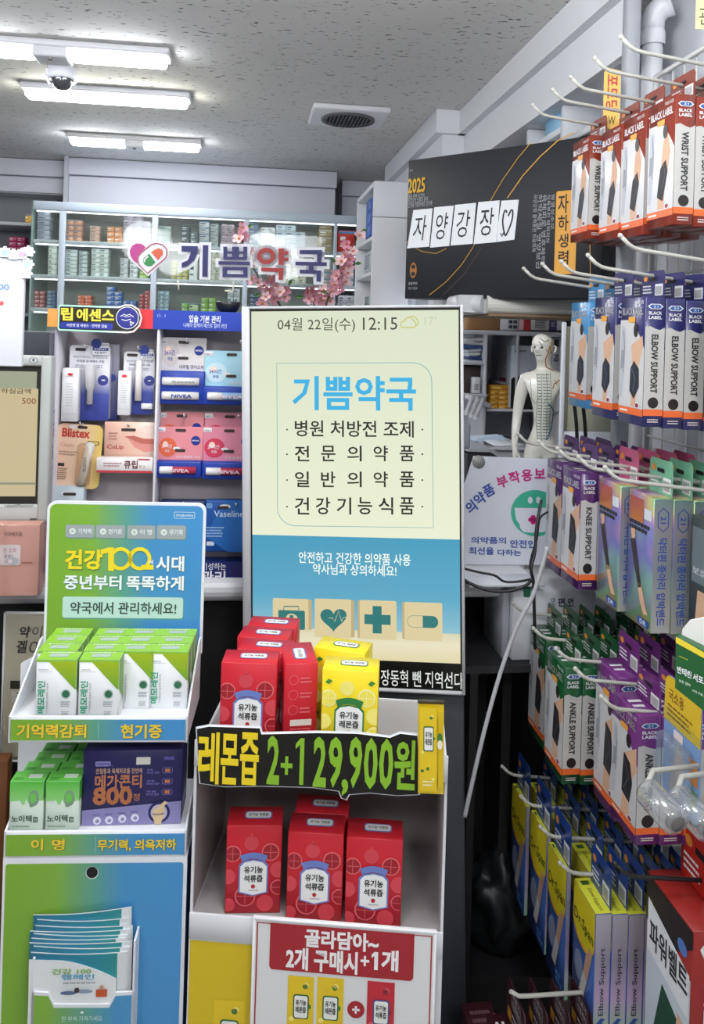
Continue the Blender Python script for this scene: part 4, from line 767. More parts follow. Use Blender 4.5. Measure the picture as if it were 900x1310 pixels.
for s_, x0, y0, x1, y1 in (('기억력', 84, 671, 121, 687.5), ('현기증', 123, 671.5, 160, 688), ('이 명', 163, 672, 198.5, 689), ('무기력', 200.7, 672, 237.5, 689.5)):
    HR(x0 + 1, y0 + 1.2, x1 + 1, y1 + 1.2, .003, M('#6f8f88', .4), .0007); HR(x0, y0, x1, y1, .003, gp); a, b = A.q(x0 + 9, (y0 + y1) / 2, YB); mb.ell(a, b, .0052, .0052, gl, .0012); mb.ell(a, b, .003, .003, M('#b9c7b0', .4), .0014, 8); HT(s_, x0 + 16, y0 + 5, x1 - 4, y1 - 5, gl, .02, .0013)
yel = M('#efd62a', .4); sh = M('#4f7f4a', .5); wht = M('#eef2f4', .4)
for s_, bx in (('건강', (84, 703, 131, 728)),):
    HT(s_, bx[0] + .8, bx[1] + 1.2, bx[2] + .8, bx[3] + 1.2, sh, .05, .0009); HT(s_, *bx, yel, .05, .0013)
# the joined 100: a one, then two linked rings
def AP(pts): return A.qs(pts, YB)
mb.poly(AP([(129, 703), (139, 700), (146, 700), (146, 730), (138.5, 730), (138.5, 707), (129, 709)])[::-1], yel, .0013)
for cx_ in (154.5, 179):
    x, z = A.q(cx_, 714.5, YB); rx = 12.2 * 1.375 / K; mb.line([(x + rx * math.cos(i * math.pi / 12), z + rx * 1.02 * math.sin(i * math.pi / 12)) for i in range(24)], .0062, yel, .0014, True)
mb.rect(*A.R(181, 722.5, 196.5, 728.5, YB), yel, .0013); HT('세', 190.5, 716, 196, 721.5, wht, .02, .0018)
for s_, bx in (('시대', (200, 711, 235.5, 730.5)), ('중년부터', (82, 735.5, 155.6, 754)), ('똑똑하게', (162, 736.5, 235, 755))):
    HT(s_, bx[0] + .7, bx[1] + 1, bx[2] + .7, bx[3] + 1, M('#3f7f86', .5), .035, .0009); HT(s_, *bx, wht, .035, .0013)
HR(81, 765, 235, 792, .004, M('#5b9a98', .4), .0007); HR(80, 763.5, 234, 790.5, .004, M('#bcd9d3', .4)); HT('약국에서 관리하세요!', 90, 770, 225.6, 785.5, M('#3c4a4c', .4), .02)
part('header_panel', mb, t, label='tall header with yellow and white slogan')
def tray(z0px, z1px, back_top_px, y0, band, words, zfloor):
    """open tray: floor, slanted side walls, printed front band"""
    xa, zb_, xb, zt_ = A.R(11 if band == 1 else 5, z0px, 239.5, z1px, y0)
    if band == 2: xa = A.q(5, 1080, y0)[0]; xb = A.q(238, 1080, y0)[0]
    mb = MB(); mb.rbox(xa, xb, y0, y0 + .004, zb_, zt_, wcard, .001, 1); mb.front(y0); g = gb('band_gradient', xa, xb)
    mb.rect(xa + .003, zb_ + .0035, xb - .003, zt_ - .0045, g)
    xm = (xa + xb) / 2; mb.rect(xm - .0003, zb_ + .007, xm + .0003, zt_ - .008, M('#9fd0d8', .4), .0009)
    for s_, b_ in words:
        a0, b0, a1, b1 = A.R(*b_, y0); mb.text(s_, a0 + .0008, b0 - .001, a1 + .0008, b1 - .001, M('#5c7a3c', .5), .0009, .035); mb.text(s_, a0, b0, a1, b1, M('#ecc93a', .4), .0013, .035)
    part('front_band', mb, t)
    mb = MB(); mb.box(xa + .001, xb - .001, y0 + .004, YB, zfloor - .004, zfloor, wcard); part('tray_floor', mb, t)
    zbk = A.q(200, back_top_px, YB)[1]
    for x in (xa, xb - .003):
        mb = MB(); mb.plane((x + .003, 0, 0), (0, 1, 0), (0, 0, 1)); mb.prism([(y0, zb_), (YB, zb_), (YB, zbk), (YB - .012, zbk), (y0 + .012, zt_ + .004), (y0, zt_)], -.003, 0, wcard); part('tray_side', mb, t)
zf1 = A.q(125, 922)[1]; tray(916.5, 950, 815, 0, 1, (('기억력감퇴', (22, 926, 110.6, 943.5)), ('현기증', (154.6, 926, 207, 944))), zf1)
zf2 = A.q(120, 1067)[1]; tray(1063, 1097, 965, 0, 2, (('이', (40, 1073, 55.5, 1087)), ('명', (67, 1073, 83, 1087)), ('무기력, 의욕저하', (125, 1073, 225.5, 1088))), zf2)
# lower body with printed front
lx0, lx1 = A.q(1, 1200)[0], A.q(236.5, 1200)[0]; lzt = A.q(120, 1097)[1]
mb = MB(); mb.box(lx0, lx1, 0, YB, -az, lzt, {'*': wcard, 'r': M('#25467e', .4), 'l': M('#25467e', .4)}); mb.front(0)
mb.poly(rr(lx0 + .004, -az + .02, lx1 - .0055, A.q(120, 1104)[1], .004), gb('body_gradient', lx0, lx1), .0006)
a, b = A.q(118, 1116); mb.ell(a, b, .0095, .0095, M('#e4e8ea', .4), .001); mb.ell(a, b + .0008, .0086, .0086, M('#08090a', .6), .0014)
a0, b0, a1, b1 = A.R(78, 1299, 132, 1306, -.03); part('body', mb, t)
# leaflet pocket
PY = -.03
px = lambda x, y, yy=PY: A.q(x, y, yy)
mb = MB(); mb.front(PY); xl, xr = px(40, 1290)[0], px(171, 1290)[0]; zlow = px(100, 1340)[1]
no = [px(*p) for p in ((62, 1270), (69, 1285), (140, 1285), (148, 1270))]
shape = [(xl, zlow), (xr, zlow), (xr, px(160, 1269)[1]), no[3], no[2], no[1], no[0], (xl, px(45, 1269)[1])]
mb.prism(shape, -.003, 0, wcard); mb.poly([(x + (.0035 if i in (0, 7) else -.0035 if i in (1, 2) else 0), z - (0 if i < 2 else .0045)) for i, (x, z) in enumerate(shape)], gb('pocket_gradient', lx0, lx1), .0006)
for x in (xl, xr - .003): mb.box(x, x + .003, PY, -.0005, zlow, px(100, 1225)[1] if x == xl else px(100, 1205)[1], wcard)
mb.box(xl, xr, PY, -.0005, zlow, zlow + .003, wcard)
a, b = px(105, 1294); mb.front(PY); mb.poly([(a - .003, b - .002), (a + .003, b - .002), (a, b + .002)], wht, .001); a0, b0, a1, b1 = A.R(79, 1299, 131, 1306, PY); mb.text('한 부씩 가져가세요', a0, b0, a1, b1, M('#cfe6e6', .4), .001, .0)
part('leaflet_pocket', mb, t)
# leaflets, each a slightly bowed folded sheet leaning in the pocket
tops = [1226, 1217, 1210, 1204, 1199, 1194, 1189, 1183, 1176, 1166]
for i, py in enumerate(tops):
    y = PY + .004 + i * .0022
    xa = px(38 + (i % 3) * 2.5 + (4 if i > 6 else 0), 1220, y)[0]; xb = px((160 if i else 150) + (i % 4) * 3 + (4 if i > 7 else 0), 1220, y)[0]; zt_ = px(100, py, y)[1]; zb_ = zlow + .004; w = xb - xa; h = zt_ - zb_
    g = ramp_mat('leaflet_print', [(0, '#1f6f8c'), (.5, '#1f7f9c'), (1, '#2a8f8a')], 'X', 0, w, .3) if i else M('#e6e9ea', .4)
    mb = MB(); N_ = 10
    for q in (0, 1):                      # front sheet and its fold behind
        yy = -.0007 if q == 0 else .0007; pts = []; fc = []
        for k in range(N_ + 1):
            u = k / N_; bow = -.004 * math.sin(math.pi * u) * (1 if i else .6); top = h + (.006 * (u - .5) if i == 9 else -.002 * (u - .5) * (i % 3)) + (.004 * u * u if i > 7 else 0)
            if i == 0: top = h - (.03 * max(0, (u - .35) / .65) ** 1.6)
            pts += [(u * w, yy + bow * .3, 0), (u * w, yy + bow * .7, top * .6), (u * w, yy + bow - .002, top)]
        for k in range(N_):
            for r in range(2):
                f = (3 * k + r, 3 * k + 3 + r, 3 * k + 4 + r, 3 * k + 1 + r); fc.append(f if q == 0 else tuple(reversed(f)))
        mats = [(M('#d9dddf', .4) if (k >= N_ - 1 and i) else g) for k in range(N_) for r in range(2)]
        mb.add(pts, fc, mats if q == 0 else M('#e4e6e8', .5), True)
        if q == 0: top_e = [(p[0], p[1], p[2]) for p in pts[2::3]]
    mb.add(top_e + [(x, y_ + .0022, z) for x, y_, z in top_e] + [(x, y_ - .0002, z + .0012) for x, y_, z in top_e], [(k, k + 1, 2 * (N_ + 1) + k + 1, 2 * (N_ + 1) + k) for k in range(N_)] + [(2 * (N_ + 1) + k, 2 * (N_ + 1) + k + 1, N_ + 1 + k + 1, N_ + 1 + k) for k in range(N_)], M('#e8ecee', .5))
    if i == 0:
        mb.plane((0, -.0045, 0), (1, 0, 0), (0, 0, 1)); L_ = lambda p0, p1, p2, p3: (px(p0, p1, y)[0] - xa, px(p0, p3, y)[1] - zb_, px(p2, p1, y)[0] - xa, px(p0, p1, y)[1] - zb_)
        mb.text('건강 100', *L_(68, 1236, 118, 1243), M('#7fae5a', .4), .001, .03); mb.text('캠페인', *L_(80, 1243, 122, 1250), M('#5a9ec0', .4), .001, .03); mb.lines(*L_(82, 1252, 124, 1256), 1, M('#9aa0a8', .5))
        b_ = L_(124, 1262, 138, 1275); mb.rect(b_[0], b_[1] + .004, b_[2], b_[3], M('#c4532c', .5), .001); mb.ell((b_[0] + b_[2]) / 2, b_[3] + .003, .003, .0035, M('#c09070', .5), .001, 8); b_ = L_(80, 1262, 122, 1272); mb.ell(b_[0] + .01, b_[1] + .006, .012, .003, M('#5a6a8c', .5), .001, 10); mb.ell(b_[0] + .032, b_[1] + .008, .013, .003, M('#8a96aa', .5), .001, 10); mb.ell(b_[0] + .022, b_[1] + .01, .004, .004, M('#40342c', .5), .0012, 8)
    lab = ('white front leaflet with a small family picture, in the pocket of the green display' if i == 0 else f'{ORD[i]} leaflet from the front in the pocket of the green display, teal top edge')
    o = solid('leaflet', mb, lab, 'leaflet', A.sub(xa, y, zb_), 'leaflets in the display pocket')
# ---- small white and green cartons in the upper tray
def memory_box(w, h, d):
    mb = MB(); gr = M('#8fc43a', .35); gdk = ramp_mat('carton_green', [(0, '#6aa532'), (1, '#a9bd1e')], 'Z', h * .45, h, .35); wb = M('#eceff0', .4)
    mb.rbox(0, w, 0, d, 0, h, wb, .0008, 1); mb.front(0); mb.poly([(w * .97, h * .5), (w * .995, h * .5), (w * .995, h * .965), (w * .32, h * .965)], gdk); mb.poly([(w * .0, h * .965), (w, h * .965), (w, h), (0, h)], gr, .0004)
    tk = M('#1f9a72', .4); mb.text('메모레인', w * .05, h * .09, w * .235, h * .64, tk, .0009, .022, rot=90); mb.text('기억력감퇴 집중력 개선제', w * .27, h * .1, w * .315, h * .6, M('#6a7078', .5), .0009, 0, rot=90)
    mb.text('chongkundang', w * .06, h * .82, w * .3, h * .85, M('#55585c', .5), .0009, 0); mb.line([(w * .05, h * .805), (w * .42, h * .8)], .0005, M('#a9adb0', .5))
    mb.ell(w * .75, h * .42, .0072, .0072, M('#b9c4be', .4)); mb.ell(w * .75, h * .42, .0055, .0055, M('#2f6a4c', .4), .0009); mb.lines(w * .63, h * .2, w * .87, h * .3, 4, M('#8d9296', .5)); mb.lines(w * .65, h * .04, w * .84, h * .13, 4, M('#a4a8ab', .5))
    mb.plane((0, 0, h), (1, 0, 0), (0, 1, 0)); mb.rect(0, 0, w, d, gr, .0004); mb.rect(w * .25, d * .3, w * .72, d * .72, M('#a9b8b0', .5), .0008); mb.lines(w * .15, d * .78, w * .85, d * .95, 1, M('#dfeccb', .5), seed=4)
    mb.plane((w, 0, 0), (0, 1, 0), (0, 0, 1)); mb.poly([(0, h * .5), (d, h * .2), (d, h), (0, h)], M('#6f9f34', .4), .0004); mb.rect(0, h * .0, d, h * .2, M('#e2e6e2', .4), .0004)
    return mb
w_, h_, d_ = .0595, A.q(120, 847)[1] - zf1, .0305
mm = memory_box(w_, h_, d_).mesh('carton')
cols = [A.q(44, 880)[0], A.q(99, 880)[0], A.q(149.5, 880, .035)[0], A.q(187, 880, .035)[0]]
ROWN = ['front', 'second', 'third', 'back']
for c in range(4):
    for r in range(4):
        if c >= 2 and r == 0: continue
        if c == 3: x = A.q(189.5, 880, .035)[0] + (r - 1) * .0008
        elif c == 2: x = cols[2] - .0058 + .0005 * r
        elif c == 0: x = cols[0] + (0 if r == 0 else -.0095 + .0005 * r)
        else: x = cols[1] + (0 if r == 0 else -.0035 + .0004 * r)
        if c == 0 and r: pass
        o = D.objects.new('supplement_carton', mm); COL.objects.link(o)
        o.matrix_world = A.sub(x, .0065 + r * .0325, zf1 + .0004)
        tag(o, f'white and green memory supplement carton, {ROWN[r]} row, {ORD[c]} column from the left, upper tray', 'medicine box', 'white and green cartons in the upper tray')
# ---- green ear cartons in the lower tray
w2, h2, d2 = .049, A.q(60, 1003.5)[1] - zf2, .028
mb = MB(); gtop = M('#63c04a', .4); wlow = M('#dcebdc', .4); mb.rbox(0, w2, 0, d2, 0, h2, wlow, .0008, 1)
for pl_ in (((0, 0, 0), (1, 0, 0), w2), ((w2, 0, 0), (0, 1, 0), d2)):
    mb.plane(pl_[0], pl_[1], (0, 0, 1)); W_ = pl_[2]; g_ = ramp_mat('ear_green', [(0, '#8fd27c'), (1, '#55b83c')], 'Z', h2 * .6, h2, .4)
    zig = [(0, h2 * .62)]; rnd = random.Random(3)
    for k in range(1, 16): zig.append((W_ * k / 16, h2 * (.62 + rnd.uniform(-.09, .06) * (1 if 3 < k < 11 else .3))))
    zig.append((W_, h2 * .62)); mb.poly(zig + [(W_, h2), (0, h2)], g_ if pl_[2] == w2 else M('#4aa53a', .4), .0005)
mb.front(0); eg = M('#7f9a80', .5); mb.ell(w2 * .72, h2 * .67, w2 * .16, h2 * .16, eg, .0008); mb.ell(w2 * .7, h2 * .68, w2 * .1, h2 * .1, M('#6cc255', .5), .001); mb.ell(w2 * .66, h2 * .55, w2 * .07, h2 * .06, eg, .0009)
mb.text('노이텍', w2 * .06, h2 * .19, w2 * .68, h2 * .33, M('#2f4a34', .4), .0009, .02); mb.rrect(w2 * .72, h2 * .18, w2 * .86, h2 * .29, .001, M('#3a5a40', .4)); mb.text('정', w2 * .74, h2 * .2, w2 * .84, h2 * .27, wlow, .0009, 0); mb.lines(w2 * .08, h2 * .08, w2 * .62, h2 * .13, 1, M('#8aa08c', .5))
mb.plane((0, 0, h2), (1, 0, 0), (0, 1, 0)); mb.rect(0, 0, w2, d2, gtop, .0004); mb.rect(w2 * .48, d2 * .3, w2 * .88, d2 * .7, M('#cfe0cc', .5), .0008); mb.lines(w2 * .08, d2 * .1, w2 * .4, d2 * .4, 2, M('#3a7a34', .5), seed=6)
em = mb.mesh('carton'); c0, c1 = A.q(12, 1030, .006)[0], A.q(58, 1030, .006)[0]
for r in range(5):
    for c in range(2):
        x = (c0, c1)[c] + (0, .009, .016, .019, .021)[r] * (1 if r else 0); y = .007 + r * .0285
        o = D.objects.new('supplement_carton', em); COL.objects.link(o); o.matrix_world = A.sub(x, y, zf2 + .0004)
        tag(o, f'green and white ear supplement carton, {["front", "second", "third", "fourth", "back"][r]} in the {"left" if c == 0 else "right"} column of the lower tray', 'medicine box', 'green cartons in the lower tray')
# ---- navy joint tablet box
y = .02; Y0 = A.q(105, 1030, y)[0]; w3 = A.q(232, 1010, y)[0] - Y0; h3 = A.q(170, 961, y)[1] - zf2; mb = MB(); nb = M('#221d54', .4)
mb.rbox(0, w3, 0, .07, 0, h3, nb, .0012, 1); mb.front(0)
BX = lambda x, yv: ((x - 380) / 455 * w3, (435 - yv) / 357 * h3)
def BT(s_, x0, y0, x1, y1, m, bold=.02, c=.001): p0 = BX(x0, y1); p1 = BX(x1, y0); mb.text(s_, p0[0], p0[1], p1[0], p1[1], m, c, bold)
def BRr(x0, y0, x1, y1, r, m, c=.0008): p0 = BX(x0, y1); p1 = BX(x1, y0); mb.rrect(p0[0], p0[1], p1[0], p1[1], r, m, c)
mb.poly([BX(380, 434), BX(834, 434), BX(834, 325), BX(380, 362)], M('#8883b4', .4), .0005)
cop = M('#c07c5a', .35, .2); lav = M('#8f86d2', .4)
BRr(435, 128, 505, 152, .002, M('#8a84c4', .4)); BT('chongkundang', 440, 133, 500, 147, nb, .0, .0012); mb.line([BX(505, 150), BX(518, 152)], .0004, lav)
BRr(622, 110, 687, 146, .001, M('#d9d6cd', .6), .0012); BRr(748, 108, 798, 126, .001, M('#4a4690', .4)); BT('효소의힘', 756, 112, 790, 122, lav, 0, .0012)
BT('관절통과 육체피로를 한번에', 438, 162, 650, 188, M('#d0a890', .4), .01); BT('메가콘티', 436, 192, 650, 258, cop, .035); BT('800', 430, 252, 607, 336, M('#b8724a', .35, .2), .05); BT('정', 612, 285, 642, 320, cop, .01)
for k, (yy, s_, s2) in enumerate(((176, '종합', '400'), (229, '관절', '12'), (280, '연골', '800'))):
    p = BX(767, yy); mb.line(rr(p[0] - .0075, p[1] - .0042, p[0] + .0075, p[1] + .0042, .003), .0005, lav, .0008, True); BRr(755, yy - 8, 780, yy + 8, .001, cop, .001); BT(s_, 672, yy - 8, 700 + 8 * k, yy, lav, 0); BT('비타민 함유', 672, yy + 4, 730, yy + 16, lav, 0)
for cx_, cy_ in ((450, 412), (505, 410), (565, 405), (623, 401)):
    p = BX(cx_, cy_); mb.ell(p[0], p[1], .006, .006, M('#dcd9e8', .4), .0008); mb.ell(p[0] + .0005, p[1] - .0005, .003, .003, M('#8f88b4', .4), .0012, 10); q = BX(cx_ - 20, cy_ - 30); mb.lines(q[0], q[1] - .002, q[0] + .011, q[1] + .001, 1, M('#5a5494', .5))
p = BX(733, 378); mb.ell(p[0], p[1], .0165, .0165, M('#262058', .4), .0008); mb.ell(p[0], p[1], .0125, .0125, M('#b9b2cc', .4), .0011)
bn = M('#d8bd92', .5); pb = lambda *q: [BX(*v) for v in q]
mb.poly(pb((708, 385), (725, 388), (748, 384), (756, 390), (742, 434), (716, 434), (706, 400)), bn, .0014); mb.poly(pb((706, 380), (704, 366), (722, 356), (738, 340), (758, 322), (772, 330), (752, 352), (760, 370), (752, 381), (728, 384)), bn, .0014)
mb.line(pb((704, 383), (728, 387), (758, 382)), .0012, M('#6a4a3a', .5), .0017)
mb.plane((w3, 0, 0), (0, 1, 0), (0, 0, 1)); mb.rect(.01, .01, .06, h3 * .3, M('#a5a0cf', .4))
mx = A.sub(Y0, y, zf2 + .0005) @ Matrix.Rotation(math.radians(1.5), 4, 'Z')
solid('tablet_box', mb, 'navy box of 800 joint tablets with copper lettering in the lower tray', 'medicine box', mx)
# ================================================================ juice display in the middle
J = Fr(404, 975, 1.205, math.radians(-4))
jz = J.M.translation.z
t = thing('juice_display', 'white cardboard floor display holding red and yellow juice boxes below the screen', 'display stand', J.M)
jx0 = J.q(243, 1160)[0]; jx1 = J.q(566.5, 1190)[0]; JB = .212
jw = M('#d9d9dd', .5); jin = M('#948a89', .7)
zl = J.q(400, 1178)[1]; zl0 = J.q(400, 1212)[1]; zt1 = J.q(404, 972)[1]; zbt = J.q(540, 896, JB)[1]
prof = [(0, -jz), (JB, -jz), (JB, zbt), (JB - .01, zbt), (.0, J.q(572, 985)[1]), ]
for x, in_ in ((jx0, 1), (jx1 - .004, 0)):
    mb = MB(); mb.plane((x + .004, 0, 0), (0, 1, 0), (0, 0, 1)); mb.prism(prof, -.004, 0, jw); mb.plane((x + .004 if in_ else x, 0, 0), (0, 1 if in_ else -1, 0), (0, 0, 1))
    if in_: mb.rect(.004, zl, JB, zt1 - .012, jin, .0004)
    part('side_panel', mb, t)
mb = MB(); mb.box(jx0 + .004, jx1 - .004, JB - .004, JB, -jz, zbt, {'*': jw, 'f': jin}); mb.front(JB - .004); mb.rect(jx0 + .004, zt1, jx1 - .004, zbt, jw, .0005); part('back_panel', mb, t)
for z in (zl - .012, zt1):
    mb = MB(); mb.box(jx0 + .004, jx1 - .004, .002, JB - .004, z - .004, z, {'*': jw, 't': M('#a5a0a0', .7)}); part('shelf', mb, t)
mb = MB(); mb.rbox(jx0, jx1, -.003, .0, zt1 - .02, J.q(404, 955)[1], jw, .001, 1); part('upper_lip', mb, t)
mb = MB(); mb.rbox(jx0, jx1, -.004, .0, zl0, zl, jw, .001, 1); mb.box(jx0, jx1, -.002, 0, -jz, zl0, jw); mb.front(-.002)
yelp = M('#d3b61c', .5); a0 = J.q(241, 1260)[0]; a1 = J.q(545, 1260)[0]; mb.rect(a0 + .001, -jz + .05, a1, zl0 - .002, yelp)
# printed lemon stick on the yellow panel
def lemon_stick_art(mb, a0, b0, a1, b1, c, red=False):
    w = a1 - a0; h = b1 - b0; base = M('#bf2636' if red else '#e0bf22', .4); mb.rect(a0, b0, a1, b1, base, c); f = M('#d8606a' if red else '#f0de7a', .4); lf = M('#8f2030' if red else '#3f7a34', .4)
    rnd = random.Random(5)
    for k in range(9): x = a0 + w * (.15 + .7 * rnd.random()); z = b0 + h * (.05 + .9 * rnd.random()); mb.ell(x, z, w * .1, w * .1, f if k % 2 else lf, c + .0003, 10)
    lz = b0 + h * .62; mb.rrect(a0 + w * .22, lz - h * .14, a0 + w * .82, lz + h * .16, w * .1, M('#2f4f8c' if red else '#2f6a3a', .4), c + .0006); mb.rrect(a0 + w * .27, lz - h * .125, a0 + w * .77, lz + h * .145, w * .08, M('#e8e8e2', .4), c + .0009)
    mb.text('유기농', a0 + w * .32, lz + h * .03, a0 + w * .72, lz + h * .1, M('#22221e', .4), c + .0012, .03); mb.text('석류즙' if red else '레몬즙', a0 + w * .32, lz - h * .06, a0 + w * .72, lz + h * .015, M('#22221e', .4), c + .0012, .03); mb.lines(a0 + w * .2, b0 + h * .06, a0 + w * .8, b0 + h * .14, 2, M('#f0e6c0', .5), c + .0005)
a0, b0, a1, b1 = J.R(272, 1279, 312, 1390, -.002); lemon_stick_art(mb, a0, b0, a1, b1, .001)
part('front_panel', mb, t, label='front panel with a yellow print')
# price banner, die cut round its lettering
bY = -.012; CR = lambda x, y: (230 + x / 2.3077, 780 + y / 2.3077)
mb = MB(); mb.plane((0, bY, 0), (1, 0, 0), (0, 0, 1))
ol = [(50, 352), (85, 345), (235, 350), (240, 368), (400, 364), (520, 366), (620, 378), (650, 366), (700, 372), (706, 470), (704, 545), (640, 548), (560, 540), (498, 545), (490, 560), (478, 556), (470, 535), (390, 524), (240, 520), (130, 522), (60, 512), (54, 440)]
mb.prism([J.q(*CR(*p), bY) for p in ol][::-1], -.002, 0, M('#0e0e0c', .35), wcard)
wo = [J.q(*CR(*p), bY) for p in ol][::-1]
mb2 = MB(); mb2.plane((0, bY + .0022, 0), (1, 0, 0), (0, 0, 1)); mb2.prism(grow(wo, .0022), -.0005, 0, wcard)
yl = M('#ecd023', .4); gn = M('#86b72c', .4)
for s_, x0, y0, x1, y1, m_ in (('레', 55, 360, 116, 512, yl), ('몬', 121, 366, 173, 514, yl), ('즙', 178, 362, 233, 516, yl), ('2', 258, 372, 294, 514, gn), ('+', 298, 432, 332, 486, gn), ('1', 344, 378, 366, 516, gn), ('2', 394, 375, 432, 522, gn), ('9', 439, 375, 479, 524, gn), (',', 477, 500, 496, 548, gn), ('9', 499, 375, 537, 525, gn), ('0', 543, 378, 583, 528, gn), ('0', 588, 380, 629, 529, gn), ('원', 633, 384, 694, 530, gn)):
    p0 = CR(x0, y0); p1 = CR(x1, y1); a0, b0, a1, b1 = J.R(p0[0], p0[1], p1[0], p1[1], bY); mb.text(s_, a0, b0, a1, b1, m_, .001, .034) if s_ != '1' else mb.poly([(a0 + (a1 - a0) * .45, b0), (a1, b0), (a1, b1), (a0 + (a1 - a0) * .5, b1), (a0 - (a1 - a0) * .15, b1 - (b1 - b0) * .13), (a0 - (a1 - a0) * .15, b1 - (b1 - b0) * .24), (a0 + (a1 - a0) * .45, b1 - (b1 - b0) * .14)], m_, .001)
tb = thing('price_banner', 'black die-cut price banner with yellow and green lettering on the juice display', 'sign', J.M)
part('plate', mb, tb); part('white_rim', mb2, tb)
# lemon juice stick fixed beside the banner
Y = -.016; a0, b0, a1, b1 = J.R(536, 896, 569, 1016, Y); mb = MB(); w = a1 - a0; h = b1 - b0
ts = thing('juice_stick', 'slim yellow lemon juice stick pouch at the right end of the price banner', 'juice pouch', J.sub(a0, Y, b0) @ Matrix.Rotation(math.radians(-1.5), 4, 'Y'))
bm_ = M('#e2c422', .3, coat=.4)
pts = []; fs = []; n_ = 12
for q in range(2):
    for k in range(n_ + 1):
        z = h * k / n_
        for u in range(5): pts.append((w * u / 4, (-.006 if q == 0 else .006) * math.sin(math.pi * u / 4) * min(1, 3 * min(k, n_ - k) / n_) , z))
for q in range(2):
    for k in range(n_):
        for u in range(4):
            b_ = q * (n_ + 1) * 5 + k * 5 + u; f = (b_, b_ + 1, b_ + 6, b_ + 5); fs.append(f if q == 0 else tuple(reversed(f)))
mb.add(pts, fs, bm_, True); mb.front(-.0064); lemon_stick_art(mb, w * .06, h * .05, w * .72, h * .94, .0003); mb.rect(w * .78, h * .08, w * .98, h * .9, M('#cfae1c', .4), .0); mb.ell(w * .84, h * .62, w * .1, h * .055, M('#3f7a34', .4), .0005); mb.ell(w * .84, h * .55, w * .1, h * .05, M('#e6e2c8', .4), .0007)
part('pouch', mb, ts); mb = MB(); mb.rbox(-.001, w + .001, -.003, .003, h * .965, h * 1.0, M('#3a3420', .4), .001, 1); part('sealed_end', mb, ts)
# poster in front
pY = -.02; tp = thing('offer_poster', 'white offer poster with a dark red heading leaning on the juice display', 'poster', J.M)
a0, b0, a1, b1 = J.R(325, 1187, 554, 1420, pY); a0 = J.q(325, 1240, pY)[0]; a1 = J.q(553.5, 1240, pY)[0]; b1 = J.q(440, 1186, pY)[1]; b0 = b1 - .34
mb = MB(); mb.box(a0, a1, pY, pY + .004, b0, b1, M('#dcdcdc', .4)); mb.front(pY); rdk = M('#a3222c', .4)
mb.line([(a0 + .003, b0 + .003), (a1 - .003, b0 + .003), (a1 - .003, b1 - .003), (a0 + .003, b1 - .003)], .0024, rdk, .0006, True)
hx0_, hx1_ = J.q(345, 1210, pY)[0], J.q(529.5, 1210, pY)[0]; hb = J.q(437, 1247, pY)[1]; mb.poly(rr(hx0_, hb, hx1_, b1 - .0015, .006, tl=False, tr=False), rdk, .0009)
def PT(s_, x0, y0, x1, y1, bold=.05): A_ = J.R(x0, y0, x1, y1, pY); mb.text(s_, *A_, M('#f0ecec', .4), .0013, bold)
PT('골라담아~', 390, 1191, 484, 1214); PT('2개 구매시', 366, 1214, 457, 1242); PT('+', 461, 1222, 472, 1235, .03); PT('개', 488, 1215, 509, 1241.5)
A_ = J.R(475, 1217, 485, 1240, pY); mb.poly([(A_[0] + .004, A_[1]), (A_[2] - .002, A_[1]), (A_[2] - .002, A_[3]), (A_[0] + .004, A_[3]), (A_[0], A_[3] - .004), (A_[0], A_[3] - .009), (A_[0] + .004, A_[3] - .006)], M('#f0ecec', .4), .0013)
for x0, y0, x1, r_ in ((368.5, 1247, 402, False), (406, 1249, 440, False), (470, 1254, 505, True)):
    q0 = J.q(x0, y0, pY); q1 = J.q(x1, y0, pY); lemon_stick_art(mb, q0[0], q0[1] - .118, q1[0], q0[1], .0009, r_)
q0 = J.q(455, 1291, pY); mb.ell(q0[0], q0[1], .0125, .0125, rdk, .0009); mb.rect(q0[0] - .0055, q0[1] - .0015, q0[0] + .0055, q0[1] + .0015, M('#f0ecec', .4), .0013); mb.rect(q0[0] - .0015, q0[1] - .0055, q0[0] + .0015, q0[1] + .0055, M('#f0ecec', .4), .0013)
part('sheet', mb, tp)
mb = MB(); 
for x in (a0 - .004, a1): mb.rbox(x, x + .004, pY - .001, pY + .006, b0, b1 + .002, M('#e6e6e8', .4), .001, 1)
mb.rbox(a0 - .004, a1 + .004, pY - .001, pY + .006, b1, b1 + .004, M('#e6e6e8', .4), .001, 1); mb.rbox(a0 - .004, a1 + .004, pY + .006, pY + .012, -jz, b1 - .02, M('#e6e6e8', .4), .001, 1); part('holder', mb, tp)
